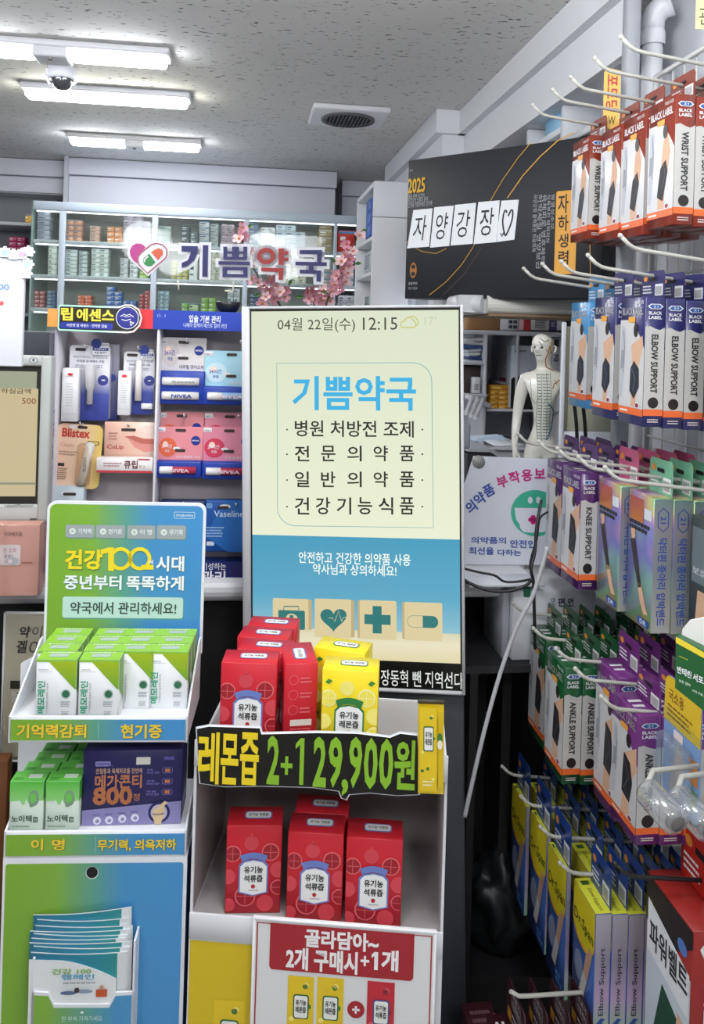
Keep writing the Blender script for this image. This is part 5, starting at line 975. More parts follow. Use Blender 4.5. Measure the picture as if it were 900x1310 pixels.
# ---- juice boxes
JW, JH, JD = .0836, .133, .05
def juice_mesh(kind):
    red = kind == 'red'; base = M('#c4202e' if red else '#ecd322', .38); lt = M('#d24450' if red else '#f3e67a', .4); dk_ = M('#a01c28' if red else '#e0b818', .4); rim = M('#e06a70' if red else '#f6efb0', .4)
    mb = MB(); mb.rbox(0, JW, 0, JD, 0, JH, base, .001, 1); mb.front(0); w, h = JW, JH
    def fruit(x, z, r, half=False):
        n = 18; p = [(x + r * math.cos(2 * math.pi * i / n), z + r * math.sin(2 * math.pi * i / n)) for i in range(n)]
        p = [(min(max(a, .001), w - .001), min(max(b, .001), h - .002)) for a, b in p]; mb.poly(p, rim if half else lt, .0004)
        if half: q = [(min(max(x + r * .86 * math.cos(2 * math.pi * i / n), .001), w - .001), min(max(z + r * .86 * math.sin(2 * math.pi * i / n), .001), h - .002)) for i in range(n)]; mb.poly(q, dk_ if red else M('#f2e25a', .4), .0007); mb.line([(max(x - r * .8, .001), z), (min(x + r * .8, w - .001), z)], .0008, rim, .001); mb.line([(x, z - r * .8), (x, z + r * .8)], .0008, rim, .001) if .01 < x < w - .01 else None
    for x, z, r, hf in ((.45, .80, .13, 0), (.12, .68, .15, 1), (.8, .70, .16, 1), (.95, .5, .15, 0), (.04, .42, .14, 0), (.95, .3, .14, 1), (.36, .2, .19, 1), (.72, .12, .15, 0), (.06, .1, .12, 0)):
        fruit(x * w, z * h, r * w, bool(hf))
    if red: mb.rect(w * .43, h * .87, w * .47, h * .91, lt, .0004)
    else:
        for x, z in ((.12, .86), (.88, .86), (.08, .22), (.85, .2)): mb.poly([(w * x - .005, h * z), (w * x, h * z - .003), (w * x + .006, h * z + .002), (w * x, h * z + .005)], M('#3f8a3a', .4), .0008)
    bc = M('#6b7fc0' if red else '#2f7a3c', .4)
    def shield(x0, x1, z0, z1): return [((x0 + x1) / 2, z0 - .003), (x1, z0 + .002), (x1, z1 - .006), (x1 - .006, z1), ((x0 + x1) / 2, z1 + .003), (x0 + .006, z1), (x0, z1 - .006), (x0, z0 + .002)]
    mb.poly(shield(w * .235, w * .765, h * .225, h * .60), bc, .0011); mb.poly(shield(w * .262, w * .738, h * .238, h * .585), M('#ececea', .4), .0014)
    arc = [(w * (.27 + .46 * i / 8), h * (.63 + .035 * math.sin(math.pi * i / 8))) for i in range(9)]; mb.line(arc, .0095, bc, .0016)
    ik = M('#25221f', .4); mb.text('유기농', w * .33, h * .465, w * .67, h * .545, ik, .0018, .035); mb.text('석류즙' if red else '레몬즙', w * .33, h * .365, w * .67, h * .445, ik, .0018, .035); mb.ell(w * .5, h * .315, .0032, .0032, M('#b8242f' if red else '#d8b81c', .4), .0018, 10); mb.lines(w * .42, h * .262, w * .6, h * .28, 1, M('#8a8a88', .5), .0018)
    mb.plane((0, 0, JH), (1, 0, 0), (0, 1, 0)); mb.poly(rr(w * .3, JD * .33, w * .8, JD * .72, .006), bc, .0006); mb.poly(rr(w * .32, JD * .37, w * .78, JD * .68, .005), M('#ececea', .4), .0009); mb.text('유기농 석류즙' if red else '유기농 레몬즙', w * .37, JD * .46, w * .73, JD * .6, ik, .0012, .01)
    for o_, u_ in (((w, 0, 0), (0, 1, 0)), ((0, JD, 0), (0, -1, 0))):
        mb.plane(o_, u_, (0, 0, 1))
        for k in range(3): z = h * (.82 - .17 * k); mb.line([(JD * .28 + .007 * math.cos(i * .524), z + .007 * math.sin(i * .524)) for i in range(12)], .0008, rim, .0006, True); mb.lines(JD * .48, z - .006, JD * .85, z + .005, 2, rim, seed=k)
        mb.rect(JD * .2, h * .3, JD * .85, h * .37, M('#d9cfc8', .5), .0008) if red else None; mb.lines(JD * .2, h * .05, JD * .85, h * .28, 8, rim, seed=8)
    return mb.mesh('juice_box')
jm = {'red': juice_mesh('red'), 'yellow': juice_mesh('yellow')}
def juice(kind, label, px, y, z, rot=0., grp=None, py=1100):
    x = J.q(px, py, y)[0]; o = D.objects.new('juice_box', jm[kind]); COL.objects.link(o); o.matrix_world = J.sub(x, y, z) @ Matrix.Rotation(math.radians(rot), 4, 'Z'); tag(o, label, 'juice box', grp); return o
zs_ = zl - .0115; gR = 'red juice boxes on the lower shelf'; gT = 'juice boxes in the upper tray'
juice('red', 'red pomegranate juice box, leftmost on the lower shelf, turned slightly', 289, .016, zs_, 7, gR)
juice('red', 'red pomegranate juice box, middle one in front on the lower shelf', 367.5, .012, zs_, 2, gR)
juice('red', 'red pomegranate juice box, rightmost on the lower shelf', 442.5, .010, zs_, 1, gR)
juice('red', 'red pomegranate juice box peeping over the middle one on the lower shelf', 377, .064, zs_, 1, gR, 1040)
zu = zt1 + .0005
juice('red', 'red pomegranate juice box at the front left of the upper tray', 282, .006, zu, 4, gT, 880)
for k, (px_, y_) in enumerate(((303, .059), (303, .110), (315, .158))):
    juice('red', f'red pomegranate juice box, {["second", "third", "backmost"][k]} from the front in the left row of the upper tray', px_, y_, zu, -2 if k < 2 else 0, gT, 830)
ob = juice('red', 'red pomegranate juice box showing its icon side, turned, beside the yellow box', 361, .01, zu, 0, gT, 880)
ob.matrix_world = J.sub(J.q(362, 880, .0)[0], .012, zu) @ Matrix.Rotation(math.radians(-76), 4, 'Z') @ Matrix.Translation((-JW, 0, 0))
juice('yellow', 'yellow lemon juice box in front, right of the red ones in the upper tray', 411.5, .004, zu, 0, gT, 880)
juice('yellow', 'yellow lemon juice box turned a little behind the front yellow one', 401, .085, zu, -12, gT, 840)
# ================================================================ right side: wire rack with hanging boxes
TIP_A = .561; HL = .30                     # tips stand this far to the side; hook length to the grid
def rk(px, py, t=0.):
    r = ray(px, py); d = (TIP_A + t) / r.dot(EW); p = at(px, py, d); return p.dot(ER), p.z
def rk_s(px, py, s):
    r = ray(px, py); d = s / r.dot(ER); p = at(px, py, d); return p.dot(EW) - TIP_A, p.z
def RP(t, s, z): return RWM(TIP_A + t, s, z)
steel = M('#b5b3ac', .45); gw = M('#dcdcda', .45)
# --- the grid itself
t = thing('wire_rack', 'white wire grid rack carrying hooks of support boxes on the right', 'rack', RP(HL, 0, 0))
S0, S1, Z0, Z1 = .55, 1.645, .1, 2.06
mb = MB(); n = 0
for k in range(int((S1 - S0) / .045) + 1): mb.tube([(.004, S0 + k * .045, Z0), (.004, S0 + k * .045, Z1)], .002, gw, 5)
part('upright_wires', mb, t)
mb = MB()
for k in range(int((Z1 - Z0) / .085) + 1): mb.tube([(0, S0, Z0 + k * .085), (0, S1, Z0 + k * .085)], .0026, gw, 5)
part('cross_wires', mb, t)
mb = MB(); mb.tube([(0, S0, 0), (0, S0, Z1), (0, S1, Z1), (0, S1, 0)], .007, gw, 8); part('frame', mb, t)
def hook(s, z, label, drop=.030, black=False, L=HL):
    m = M('#1a1a1a', .4) if black else steel; o = thing('display_hook', label, 'hook', RP(0, s, z), 'hooks on the wire rack')
    mb = MB(); mb.tube([(0, 0, 0), (.012, 0, -.011), (.022, 0, -.0165), (.034, 0, -.019), (L, 0, -.019 - drop)], .0032, m, 8); part('prong', mb, o)
    mb = MB(); mb.lathe([(.0036, 0), (.0038, -.001), (.0038, -.004), (.0026, -.0055), (0, -.0072)], m, (0, 0, 0), (.72, 0, -.69), 10); part('tip', mb, o)
    mb = MB(); mb.rbox(L - .004, L + .001, -.012, .012, -.05 - drop, .004 - drop, m, .001, 1); part('bracket', mb, o)
    return s
limb_skin = M('#d3a98c', .5); brace = M('#25252b', .5); marble = M('#bbb9b5', .45)
def support_mesh(colr, word, w, h, th, limb):
    """hanging brace carton: picture face to the aisle, lettered narrow face to the front"""
    c = M(colr, .3, coat=.35); org = M('#e2672f', .35); sil = M('#cfcdd2', .3, .5); mb = MB()
    mb.rbox(0, th, 0, w, 0, h, c, .001, 1)
    # narrow lettered face
    mb.front(0); W = th
    wave = [(0, h * .765), (W * .25, h * .775), (W * .5, h * .755), (W * .75, h * .745), (W, h * .765)]
    mb.poly([(0, h * .135), (W, h * .135)] + wave[::-1], marble, .0005); mb.line([(W * .2, h * .7), (W * .5, h * .66), (W * .95, h * .62)], .0012, M('#c2bfbb', .5), .0007); mb.line([(W * .05, h * .25), (W * .4, h * .32), (W * .95, h * .3)], .0014, M('#c6c3bf', .5), .0007)
    mb.rect(0, h * .085, W, h * .135, org, .0006); bl = M('#2f5c9e', .4); wt = M('#e6e6e8', .4)
    hx = lambda x, z, a, b: [(x - a, z), (x - a * .6, z - b), (x + a * .6, z - b), (x + a, z), (x + a * .6, z + b), (x - a * .6, z + b)]
    mb.poly(hx(W * .5, h * .925, W * .4, h * .02), wt, .0006); mb.poly(hx(W * .5, h * .925, W * .33, h * .015), bl, .0009); mb.text('21', W * .38, h * .917, W * .62, h * .933, wt, .0012, .01)
    mb.text('BLACK', W * .16, h * .862, W * .84, h * .887, wt, .0008, .022); mb.text('LABEL', W * .16, h * .828, W * .84, h * .853, wt, .0008, .022)
    mb.text(word, W * .33, h * .26, W * .68, h * .71, M('#2b2b2e', .5), .0009, .036, rot=-90)
    mb.ell(W * .5, h * .185, W * .27, W * .27, M('#241c1c', .4), .0008, 16); mb.lines(W * .22, h * .03, W * .8, h * .065, 2, M('#d9c9c4', .5), .0008, seed=3)
    # picture face
    mb.plane((0, w, 0), (0, -1, 0), (0, 0, 1)); W = w
    mb.poly([(W * .0, h * .13), (W, h * .13), (W, h * .60), (W * .62, h * .79), (W * .3, h * .82), (0, h * .82)], M('#cbcacd', .35, coat=.3), .0005)
    mb.rect(0, h * .075, W, h * .13, org, .0006); mb.text('BLACK LABEL', W * .08, h * .86, W * .92, h * .92, sil, .0008, .02); mb.rrect(W * .34, h * .80, W * .62, h * .845, .002, M('#e8a33a', .4), .0009)
    mb.text('FREE SIZE', W * .62, h * .945, W * .94, h * .97, wt, .0008, 0); mb.lines(W * .08, h * .085, W * .4, h * .12, 1, wt, .0009)
    g1 = M('#b5b7c0', .4); g2 = M('#8d9099', .4)
    mb.poly([(W * .02, h * .2), (W * .14, h * .2), (W * .24, h * .5), (W * .22, h * .76), (W * .06, h * .78)], g1, .0007); mb.poly([(W * .05, h * .42), (W * .16, h * .44), (W * .17, h * .58), (W * .07, h * .58)], g2, .0009); mb.line([(W * .14, h * .74), (W * .2, h * .6), (W * .17, h * .4)], .003, g2, .0009)
    if limb == 'wrist':
        mb.poly([(W * .42, h * .14), (W * .66, h * .14), (W * .68, h * .34), (W * .60, h * .42), (W * .44, h * .38)], limb_skin, .0007); mb.poly([(W * .5, h * .4), (W * .76, h * .38), (W * .86, h * .58), (W * .74, h * .74), (W * .58, h * .66)], limb_skin, .0007)
        mb.poly([(W * .4, h * .24), (W * .62, h * .2), (W * .78, h * .42), (W * .7, h * .52), (W * .5, h * .46)], brace, .001); mb.line([(W * .62, h * .5), (W * .7, h * .4), (W * .58, h * .3)], .003, M('#4a4a55', .5), .0012)
    elif limb == 'elbow':
        mb.poly([(W * .48, h * .62), (W * .92, h * .70), (W * .96, h * .62), (W * .8, h * .46), (W * .56, h * .42)], limb_skin, .0007); mb.poly([(W * .5, h * .14), (W * .68, h * .14), (W * .78, h * .3), (W * .6, h * .36)], limb_skin, .0007)
        mb.poly([(W * .46, h * .26), (W * .64, h * .2), (W * .84, h * .3), (W * .82, h * .44), (W * .62, h * .5), (W * .48, h * .44)], brace, .001); mb.line([(W * .52, h * .44), (W * .7, h * .36), (W * .6, h * .26)], .003, M('#43507a', .5), .0012)
    else:
        mb.poly([(W * .46, h * .6), (W * .96, h * .74), (W * .98, h * .56), (W * .78, h * .46), (W * .72, h * .24), (W * .78, h * .14), (W * .42, h * .14), (W * .5, h * .36)], limb_skin, .0007)
        mb.poly([(W * .44, h * .30), (W * .74, h * .27), (W * .84, h * .44), (W * .74, h * .58), (W * .5, h * .62), (W * .46, h * .46)], brace, .001); mb.line([(W * .5, h * .58), (W * .72, h * .46), (W * .52, h * .34), (W * .74, h * .3)], .003, M('#4c4a50', .5), .0012)
    mb.ell(W * .66, h * .74, W * .09, h * .055, M('#2c2426', .4), .0012, 14); mb.poly(hx(W * .78, h * .155, W * .09, h * .022), wt, .0011); mb.poly(hx(W * .78, h * .155, W * .07, h * .016), M('#8a2f3a', .4), .0013)
    # top
    mb.plane((0, 0, h), (1, 0, 0), (0, 1, 0)); mb.lines(th * .2, w * .3, th * .8, w * .7, 2, M('#d8d6da', .4), .0006)
    return mb.mesh('carton')
def tab_mesh(colr, w, th, hh=.045):
    mb = MB(); c = M(colr, .3, coat=.3); mb.plane((th, w, 0), (0, -1, 0), (0, 0, 1)); W = w
    a = [(W * .06, 0), (W * .94, 0), (W * .94, hh * .86), (W * .88, hh), (W * .12, hh), (W * .06, hh * .86)]
    mb.prism(a, -.0012, 0, c); mb.rrect(W * .36, hh * .62, W * .64, hh * .74, .002, M('#0c0c10', .6), .0006); wt = M('#e2e2e4', .4)
    mb.rect(W * .6, hh * .08, W * .9, hh * .5, wt, .0006); [mb.rect(W * (.63 + .03 * k), hh * .12, W * (.642 + .03 * k), hh * .42, M('#2a2a2a', .5), .0009) for k in range(8)]
    mb.lines(W * .12, hh * .15, W * .5, hh * .5, 3, wt, .0006, seed=2); mb.ell(W * .22, hh * .72, W * .08, hh * .1, M('#d98a34', .4), .0006, 10)
    # back of the tab, seen from the shop front
    mb.plane((th + .0012, 0, 0), (0, 1, 0), (0, 0, 1)); mb.rect(W * .3, hh * .1, W * .7, hh * .5, wt, .0004)
    return mb.mesh('hang_tab')
KIND = {}
def kind(key, colr, word, w, h, th, limb, tabc=None, hh=.045, maker=None):
    KIND[key] = dict(c=(maker or support_mesh)(colr, word, w, h, th, limb), t=tab_mesh(tabc or colr, w, th, hh), w=w, h=h, th=th)
def hang(key, base, t, s, z, label, grp, h_scale=1., lean=0., tabname='hang_tab', nm='support_box'):
    k = KIND[key]; o = D.objects.new(nm, k['c']); COL.objects.link(o)
    o.matrix_world = RP(t, s, z) @ Matrix.Rotation(lean, 4, 'X') @ Matrix.Scale(h_scale, 4, (0, 0, 1)); tag(o, label, 'support box', grp)
    c = D.objects.new(tabname, k['t']); COL.objects.link(c); c.parent = o; c.matrix_local = Matrix.Translation((0, 0, k['h'])); return o
HK = []
def row(tips, names):
    out = []
    for (px, py), nm in zip(tips, names):
        s, z = rk(px, py); hook(s, z, f'white hook prong, {nm}'); out.append((s, z))
    return out
nth = ['nearest', 'second nearest', 'third nearest', 'fourth nearest', 'farthest']
R1 = row([(795.6, 49), (762, 76), (731, 100), (708, 116), (682, 135.5)], [f'{n} in the top row above the wrist support boxes' for n in nth])
R2 = row([(753, 328), (719, 336), (694.7, 339), (670.7, 344.7)], [f'{n} in the row above the elbow support boxes' for n in nth[:3] + nth[4:]])
R3 = row([(741, 586), (714, 575), (690, 566), (663, 556)], [f'{n} in the row above the knee support boxes' for n in nth[:3] + nth[4:]])
R4 = row([(770, 893), (737, 857), (712, 831), (683, 805), (657, 773)], [f'{n} in the row above the ankle support boxes' for n in nth])
R5 = row([(717, 1105), (692, 1059), (667, 1020), (643, 981.6)], [f'{n} in the row above the yellow-topped boxes' for n in nth[:3] + nth[4:]])
def series(key, edge_bottom, edge_top_y, s_c, n, what, where, grp, gap=.0012, lean=0., step_lean=.0, nm='support_box'):
    """front box placed where its upright edge stands, then the ones behind it on the same hook"""
    k = KIND[key]; sn = s_c - k['w'] / 2; t0, z0 = rk_s(edge_bottom[0], edge_bottom[1], sn); t1, z1 = rk_s(edge_bottom[0], edge_top_y, sn)
    hs = (z1 - z0) / k['h']; t0 = max(t0, .012)
    for i in range(n):
        t = t0 + i * (k['th'] + gap)
        if t + k['th'] > HL - .012: break
        lab = f'{what}, {"front" if i == 0 else ORD[i]} on {where}'
        hang(key, None, t, sn + random.uniform(-.001, .001) * (i > 0), z0 - .002 * i, lab, grp, hs, lean, nm=nm)
W1 = .085
kind('wrist', '#7f2c1c', 'WRIST SUPPORT', W1, .21, .0345, 'wrist')
kind('elbow', '#27275f', 'ELBOW SUPPORT', W1, .21, .0335, 'elbow')
kind('cyan', '#3f86b8', 'ELBOW SUPPORT', W1, .18, .0335, 'elbow')
kind('knee', '#4a2260', 'KNEE SUPPORT', W1, .2, .033, 'knee')
kind('green', '#17502c', 'ANKLE SUPPORT', W1, .2, .033, 'knee')
kind('purple', '#682a72', 'ANKLE SUPPORT', W1, .2, .037, 'knee')
g = 'rust-red wrist support boxes'
series('wrist', (859.5, 287), 119, R1[1][0], 5, 'rust-red wrist support box', 'the second nearest top hook', g)
series('wrist', (822, 300), 139, R1[2][0], 3, 'rust-red wrist support box', 'the third nearest top hook', g)
series('wrist', (791, 304), 157, R1[3][0], 3, 'rust-red wrist support box', 'the fourth nearest top hook', g)
series('wrist', (751, 305), 172, R1[4][0], 3, 'rust-red wrist support box', 'the farthest top hook', g)
g = 'navy elbow support boxes'
series('elbow', (821, 546), 379, R2[0][0], 5, 'navy elbow support box', 'the nearest elbow-row hook', g)
series('elbow', (783, 537), 379, R2[1][0], 4, 'navy elbow support box', 'the second elbow-row hook', g)
series('cyan', (749, 523), 386, R2[3][0] - .03, 3, 'light blue elbow support box', 'the farthest elbow-row hook', 'light blue elbow support boxes')
g = 'dark purple knee support boxes'
series('knee', (739, 755), 606, R3[2][0], 4, 'dark purple knee support box', 'the third knee-row hook', g)
series('knee', (716, 738), 594, R3[3][0], 4, 'dark purple knee support box', 'the farthest knee-row hook', g)
g = 'dark green ankle support boxes'
series('green', (718, 1004), 855, R4[3][0] - .04, 6, 'dark green ankle support box', 'the fourth ankle-row hook', g)
series('green', (694, 959), 819, R4[4][0] - .02, 6, 'dark green ankle support box', 'the farthest ankle-row hook', g)
g = 'violet ankle support boxes'
series('purple', (812, 1082), 917, R4[1][0] - .07, 4, 'violet ankle support box', 'the second ankle-row hook', g)
series('purple', (786, 1052), 868, R4[2][0] - .03, 4, 'violet ankle support box', 'the third ankle-row hook', g)
# --- shimmering calf-band boxes
def holo_mesh(colr, word, w, h, th, limb):
    hol = ramp_mat('holo_foil', [(0, '#a9b8c8'), (.18, '#9fd0c4'), (.36, '#8f8fd8'), (.52, '#c79ac8'), (.68, '#d8c28a'), (.84, '#8fcf9a'), (1, '#a9b8c8')], 'Z', 0, h * .9, .28, .55, 1.6, 9.)
    sl = ramp_mat('silver_foil', [(0, '#b9b8b4'), (.45, '#8f979c'), (.8, '#a39a9e'), (1, '#7f9a98')], 'Z', 0, h, .35, .45)
    mb = MB(); mb.rbox(0, th, 0, w, 0, h, hol, .001, 1); mb.front(0); mb.rect(.001, .001, th - .0004, h - .001, sl, .0004); bl = M('#2e4f9e', .4); wt = M('#d6dde4', .4)
    p = [(th * .5, h * .93), (th * .76, h * .895), (th * .76, h * .79), (th * .5, h * .755), (th * .24, h * .79), (th * .24, h * .895)]; mb.line(p, .0018, bl, .0008, True); mb.text('21', th * .36, h * .815, th * .64, h * .87, bl, .0008, .02, rot=-90)
    mb.text(word, th * .26, h * .06, th * .72, h * .71, bl, .0008, .02, rot=-90)
    mb.plane((0, w, 0), (0, -1, 0), (0, 0, 1)); W = w
    mb.rect(W * .05, h * .78, W * .62, h * .96, ramp_mat('foil_orange', [(0, '#d88a4a'), (1, '#c85a6a')], 'Z', h * .78, h, .3, .4), .0005); mb.lines(W * .06, h * .7, W * .9, h * .78, 2, M('#2c2c30', .5), .0008, fill=.7); mb.rect(W * .66, h * .82, W * .95, h * .9, wt, .0008)
    mb.poly([(W * .12, h * .62), (W * .3, h * .64), (W * .5, h * .42), (W * .62, h * .3), (W * .5, h * .28), (W * .3, h * .44)], M('#3a3033', .5), .0008); mb.poly([(W * .46, h * .32), (W * .62, h * .32), (W * .78, h * .18), (W * .9, h * .12), (W * .72, h * .11), (W * .56, h * .2)], limb_skin, .0008); mb.poly([(W * .2, h * .60), (W * .32, h * .66), (W * .3, h * .72), (W * .12, h * .7)], limb_skin, .0008)
    mb.rrect(W * .5, h * .02, W * .95, h * .075, .002, bl, .0008); mb.text('DR', W * .6, h * .03, W * .85, h * .065, wt, .0011, .02)
    return mb.mesh('carton')
kind('holo', '#c0c0c0', '닥터핀 종아리 압박밴드', W1, .21, .034, '', '#6fae8e', .055, holo_mesh)
kind('holop', '#c0c0c0', '닥터핀 종아리 압박밴드', W1, .2, .034, '', '#b8577a', .055, holo_mesh)
g = 'shimmering silver calf band boxes'
series('holo', (831, 811), 638, R3[0][0] + .0, 4, 'shimmering silver calf band box with green tab', 'the nearest knee-row hook', g)
series('holop', (789, 783), 622, R3[1][0] + .0, 4, 'shimmering silver calf band box with pink tab', 'the second knee-row hook', g)
# --- yellow-topped boxes
def span_mesh(colr, word, w, h, th, limb):
    blu = ramp_mat('span_blue', [(0, '#3a50a6'), (.35, '#4a74c4'), (.7, '#3b58aa'), (1, '#3450a2')], 'Z', 0, h, .3, coat=.3); yl = M('#ecd92e', .35, coat=.3); yg = M('#cdcf3c', .35)
    sv = ramp_mat('silver_violet', [(0, '#9cc8a6'), (.3, '#bfa6ca'), (.6, '#a8a0b4'), (1, '#c9c6d0')], 'Z', 0, h, .35, .35)
    mb = MB(); mb.rbox(0, th, 0, w, 0, h, blu, .0008, 1); mb.front(0); mb.rect(.0008, .0008, th - .0004, h - .0008, sv, .0004); ik = M('#2f2f3c', .5)
    if limb:
        mb.text('Elbow Support', th * .32, h * .16, th * .72, h * .72, ik, .0008, .012, rot=90); mb.poly([(th * .22, h * .05), (th * .78, h * .05), (th * .78, h * .08), (th * .55, h * .10), (th * .78, h * .13), (th * .5, h * .14), (th * .22, h * .10)], M('#2a4f9e', .4), .0008)
    mb.plane((0, w, 0), (0, -1, 0), (0, 0, 1)); W = w
    mb.poly([(0, h * .72)] + [(W * (.5 - .5 * math.cos(math.pi * i / 12)), h * (.72 - .17 * math.sin(math.pi * i / 12))) for i in range(1, 12)] + [(W, h * .72), (W, h), (0, h)], yl, .0005); mb.poly([(0, h * .72)] + [(W * (.5 - .5 * math.cos(math.pi * i / 12)), h * (.72 - .17 * math.sin(math.pi * i / 12))) for i in range(1, 12)] + [(W, h * .72)] + [(W * (.5 + .5 * math.cos(math.pi * i / 12)), h * (.73 - .145 * math.sin(math.pi * i / 12))) for i in range(0, 13)], M('#f2b424', .35), .0007)
    mb.text('Dr.Span', W * .06, h * .68, W * .95, h * .8, M('#3a3a20', .5), .0009, .012); mb.ell(W * .32, h * .36, W * .2, h * .12, M('#8f98b8', .4), .0006)
    mb.poly([(W * .34, h * .16), (W * .56, h * .14), (W * .72, h * .34), (W * .84, h * .52), (W * .8, h * .6), (W * .66, h * .58), (W * .56, h * .4)], limb_skin, .0009); mb.poly([(W * .36, h * .17), (W * .56, h * .15), (W * .7, h * .34), (W * .56, h * .4)], M('#d4d0d0', .4), .0011); mb.poly([(W * .72, h * .55), (W * .84, h * .5), (W * .92, h * .62), (W * .78, h * .66)], limb_skin, .0009)
    for k in range(5): mb.rect(W * (.58 + .13 * (k % 3)), h * (.05 + .05 * (k // 3)), W * (.68 + .13 * (k % 3)), h * (.085 + .05 * (k // 3)), M('#5a9ad8', .4), .0009)
    mb.plane((0, w, h), (0, -1, 0), (1, 0, 0)); mb.rect(0, 0, w, th, yg, .0004); mb.text('Elbow Support', w * .3, th * .3, w * .92, th * .7, M('#6a6a20', .5), .0007, 0); mb.rect(w * .08, th * .25, w * .2, th * .75, M('#3a5a20', .5), .0007)
    return mb.mesh('carton')
kind('span', '#1f2f7a', '', W1, .18, .027, 'x', '#1f3f86', .06, span_mesh); kind('spanw', '#1f2f7a', '', W1, .18, .008, '', '#1f3f86', .06, span_mesh)
g = 'yellow-topped blue support boxes'
series('span', (757, 1325), 1170, R5[0][0] - .03, 6, 'yellow-topped blue elbow support box with silver side', 'the nearest bottom-row hook', g)
series('spanw', (720, 1280), 1117, R5[1][0] - .01, 1, 'slim yellow-topped blue support box', 'the second bottom-row hook', g)
series('spanw', (695, 1222), 1071, R5[2][0] - .01, 1, 'slim yellow-topped blue support box', 'the third bottom-row hook', g)
series('spanw', (669, 1172), 1033, R5[3][0] - .01, 1, 'slim yellow-topped blue support box', 'the farthest bottom-row hook', g)
for hi, nm in ((1, 'second'), (2, 'third'), (3, 'farthest')):
    k = KIND['span']; s0 = R5[hi][0] - k['w'] / 2; z0 = R5[hi][1] - .029 - k['h']- .03
    for i in range(4): hang('span', None, .075 + i * .036, s0, z0, f'blue box, {ORD[i + 1]} on the {nm} bottom-row hook', 'blue support boxes behind the slim ones')
# ================================================================ around and behind the rack
# grey post and white pipe at the far end of the rack
p = at(805.5, 100, 1.69); a_, s_ = p.dot(EW), p.dot(ER)
mb = MB(); mb.rbox(-.014, .014, -.014, .014, 0, CEIL - .001, M('#aeb2b8', .5), .002, 1); solid('support_post', mb, 'grey square post beside the white pipe, up to the bulkhead', 'post', RWM(a_, s_, 0))
p = at(833, 100, 1.785); a_, s_ = p.dot(EW), p.dot(ER)
t = thing('drain_pipe', 'white plastic pipe with an elbow and collars behind the wire rack', 'pipe', RWM(a_, s_, 0)); wp = M('#e2e3e8', .35)
zc = at(833, 47, 1.785).z
mb = MB(); mb.lathe([(.0215, .0), (.0215, zc - .01)], wp, n=20); part('lower_pipe', mb, t)
mb = MB(); mb.lathe([(.0255, zc - .02), (.0265, zc - .012), (.0265, zc + .005), (.025, zc + .012), (.0235, zc + .014)], wp, n=20); part('collar', mb, t)
mb = MB(); mb.tube([(0, 0, zc + .01), (0, 0, zc + .035), (.004, -.003, zc + .05), (.014, -.01, zc + .062), (.03, -.022, zc + .068)], [.0235, .0245, .026, .027, .027], wp, 18); part('elbow', mb, t)
# shelf recess under the bulkhead
t = thing('recessed_shelving', 'white wall shelving under the bulkhead behind the gift box', 'shelves', RWM(.80, 0, 0)); wsm = M('#cfd1d6', .55); zT, zB = FZ - .001, 1.985
sB = rk_s(719, 150, 1)[0]

s_div, _ = s_of(720, 150, .80); s_far = 2.94; s_near = 1.72
mb = MB(); mb.box(.135, .145, s_near, s_far, zB, zT, M('#b9bbc0', .7)); part('back_panel', mb, t)
for s__ in (s_div, s_far - .02, s_near, s_div + .26):
    mb = MB(); mb.rbox(0, .135, s__, s__ + .018, zB, zT, wsm, .002, 1); part('divider', mb, t)
zsh = s_of(700, 172, .80)[1]
mb = MB(); mb.rbox(.0, .135, s_div + .018, s_far - .02, zsh - .018, zsh, wsm, .002, 1); part('shelf', mb, t)
mb = MB(); mb.rbox(.0, .135, s_near + .018, s_div, zB, zB + .018, wsm, .002, 1); part('shelf', mb, t)
mb = MB(); mb.lathe([(0, 0), (.012, 0), (.012, .006), (0, .007)], M('#c3c5ca', .4), (.134, (s_near + s_div) / 2, zT - .045), (-1, 0, 0), 14); part('knob', mb, t)
mb = MB(); mb.rbox(0, .1, 0, .15, 0, .07, {'*': M('#8ec4e4', .4)}['*'], .002, 1); mb.plane((0, 0, 0), (1, 0, 0), (0, 0, 1)); mb.rect(.001, .002, .099, .068, M('#2f7fc0', .4)); solid('storage_box', mb, 'light blue box on the wall shelving above the black gift box', 'box', RWM(.82, s_div + .03, zsh + .0005))
p = at(783, 90, 1.63); mb = MB(); wS = .034; hS = .115; mb.plane((0, 0, 0), (1, 0, 0), (0, 0, 1)); mb.prism([(-wS / 2, -hS), (wS * .3, -hS - .006), (wS / 2, -hS + .004), (wS / 2, 0), (-wS * .3, .004), (-wS / 2, -.004)], -.001, .001, M('#f0c46a', .6)); mb.text('포도당', -wS * .38, -hS * .72, wS * .38, -hS * .08, M('#c2484c', .5), .0016, .02, rot=-90); mb.text('W', -wS * .2, -hS * .95, wS * .25, -hS * .8, M('#5a5030', .5), .0016, .01)
solid('paper_sign', mb, 'small orange-yellow paper sign with red lettering hanging beside the grey post', 'sign', Matrix.Translation(p) @ ROOM)
p = at(897, 18, 1.5); mb = MB(); mb.box(-.012, .06, -.001, 0, -.028, .04, M('#f2eeb0', .6)); mb.front(-.001); mb.text('관', -.006, -.02, .02, .012, M('#5a5a4a', .5), .0006, .0); solid('paper_note', mb, 'pale yellow paper note at the top right corner above the wire grid', 'note', Matrix.Translation(p) @ ROOM)
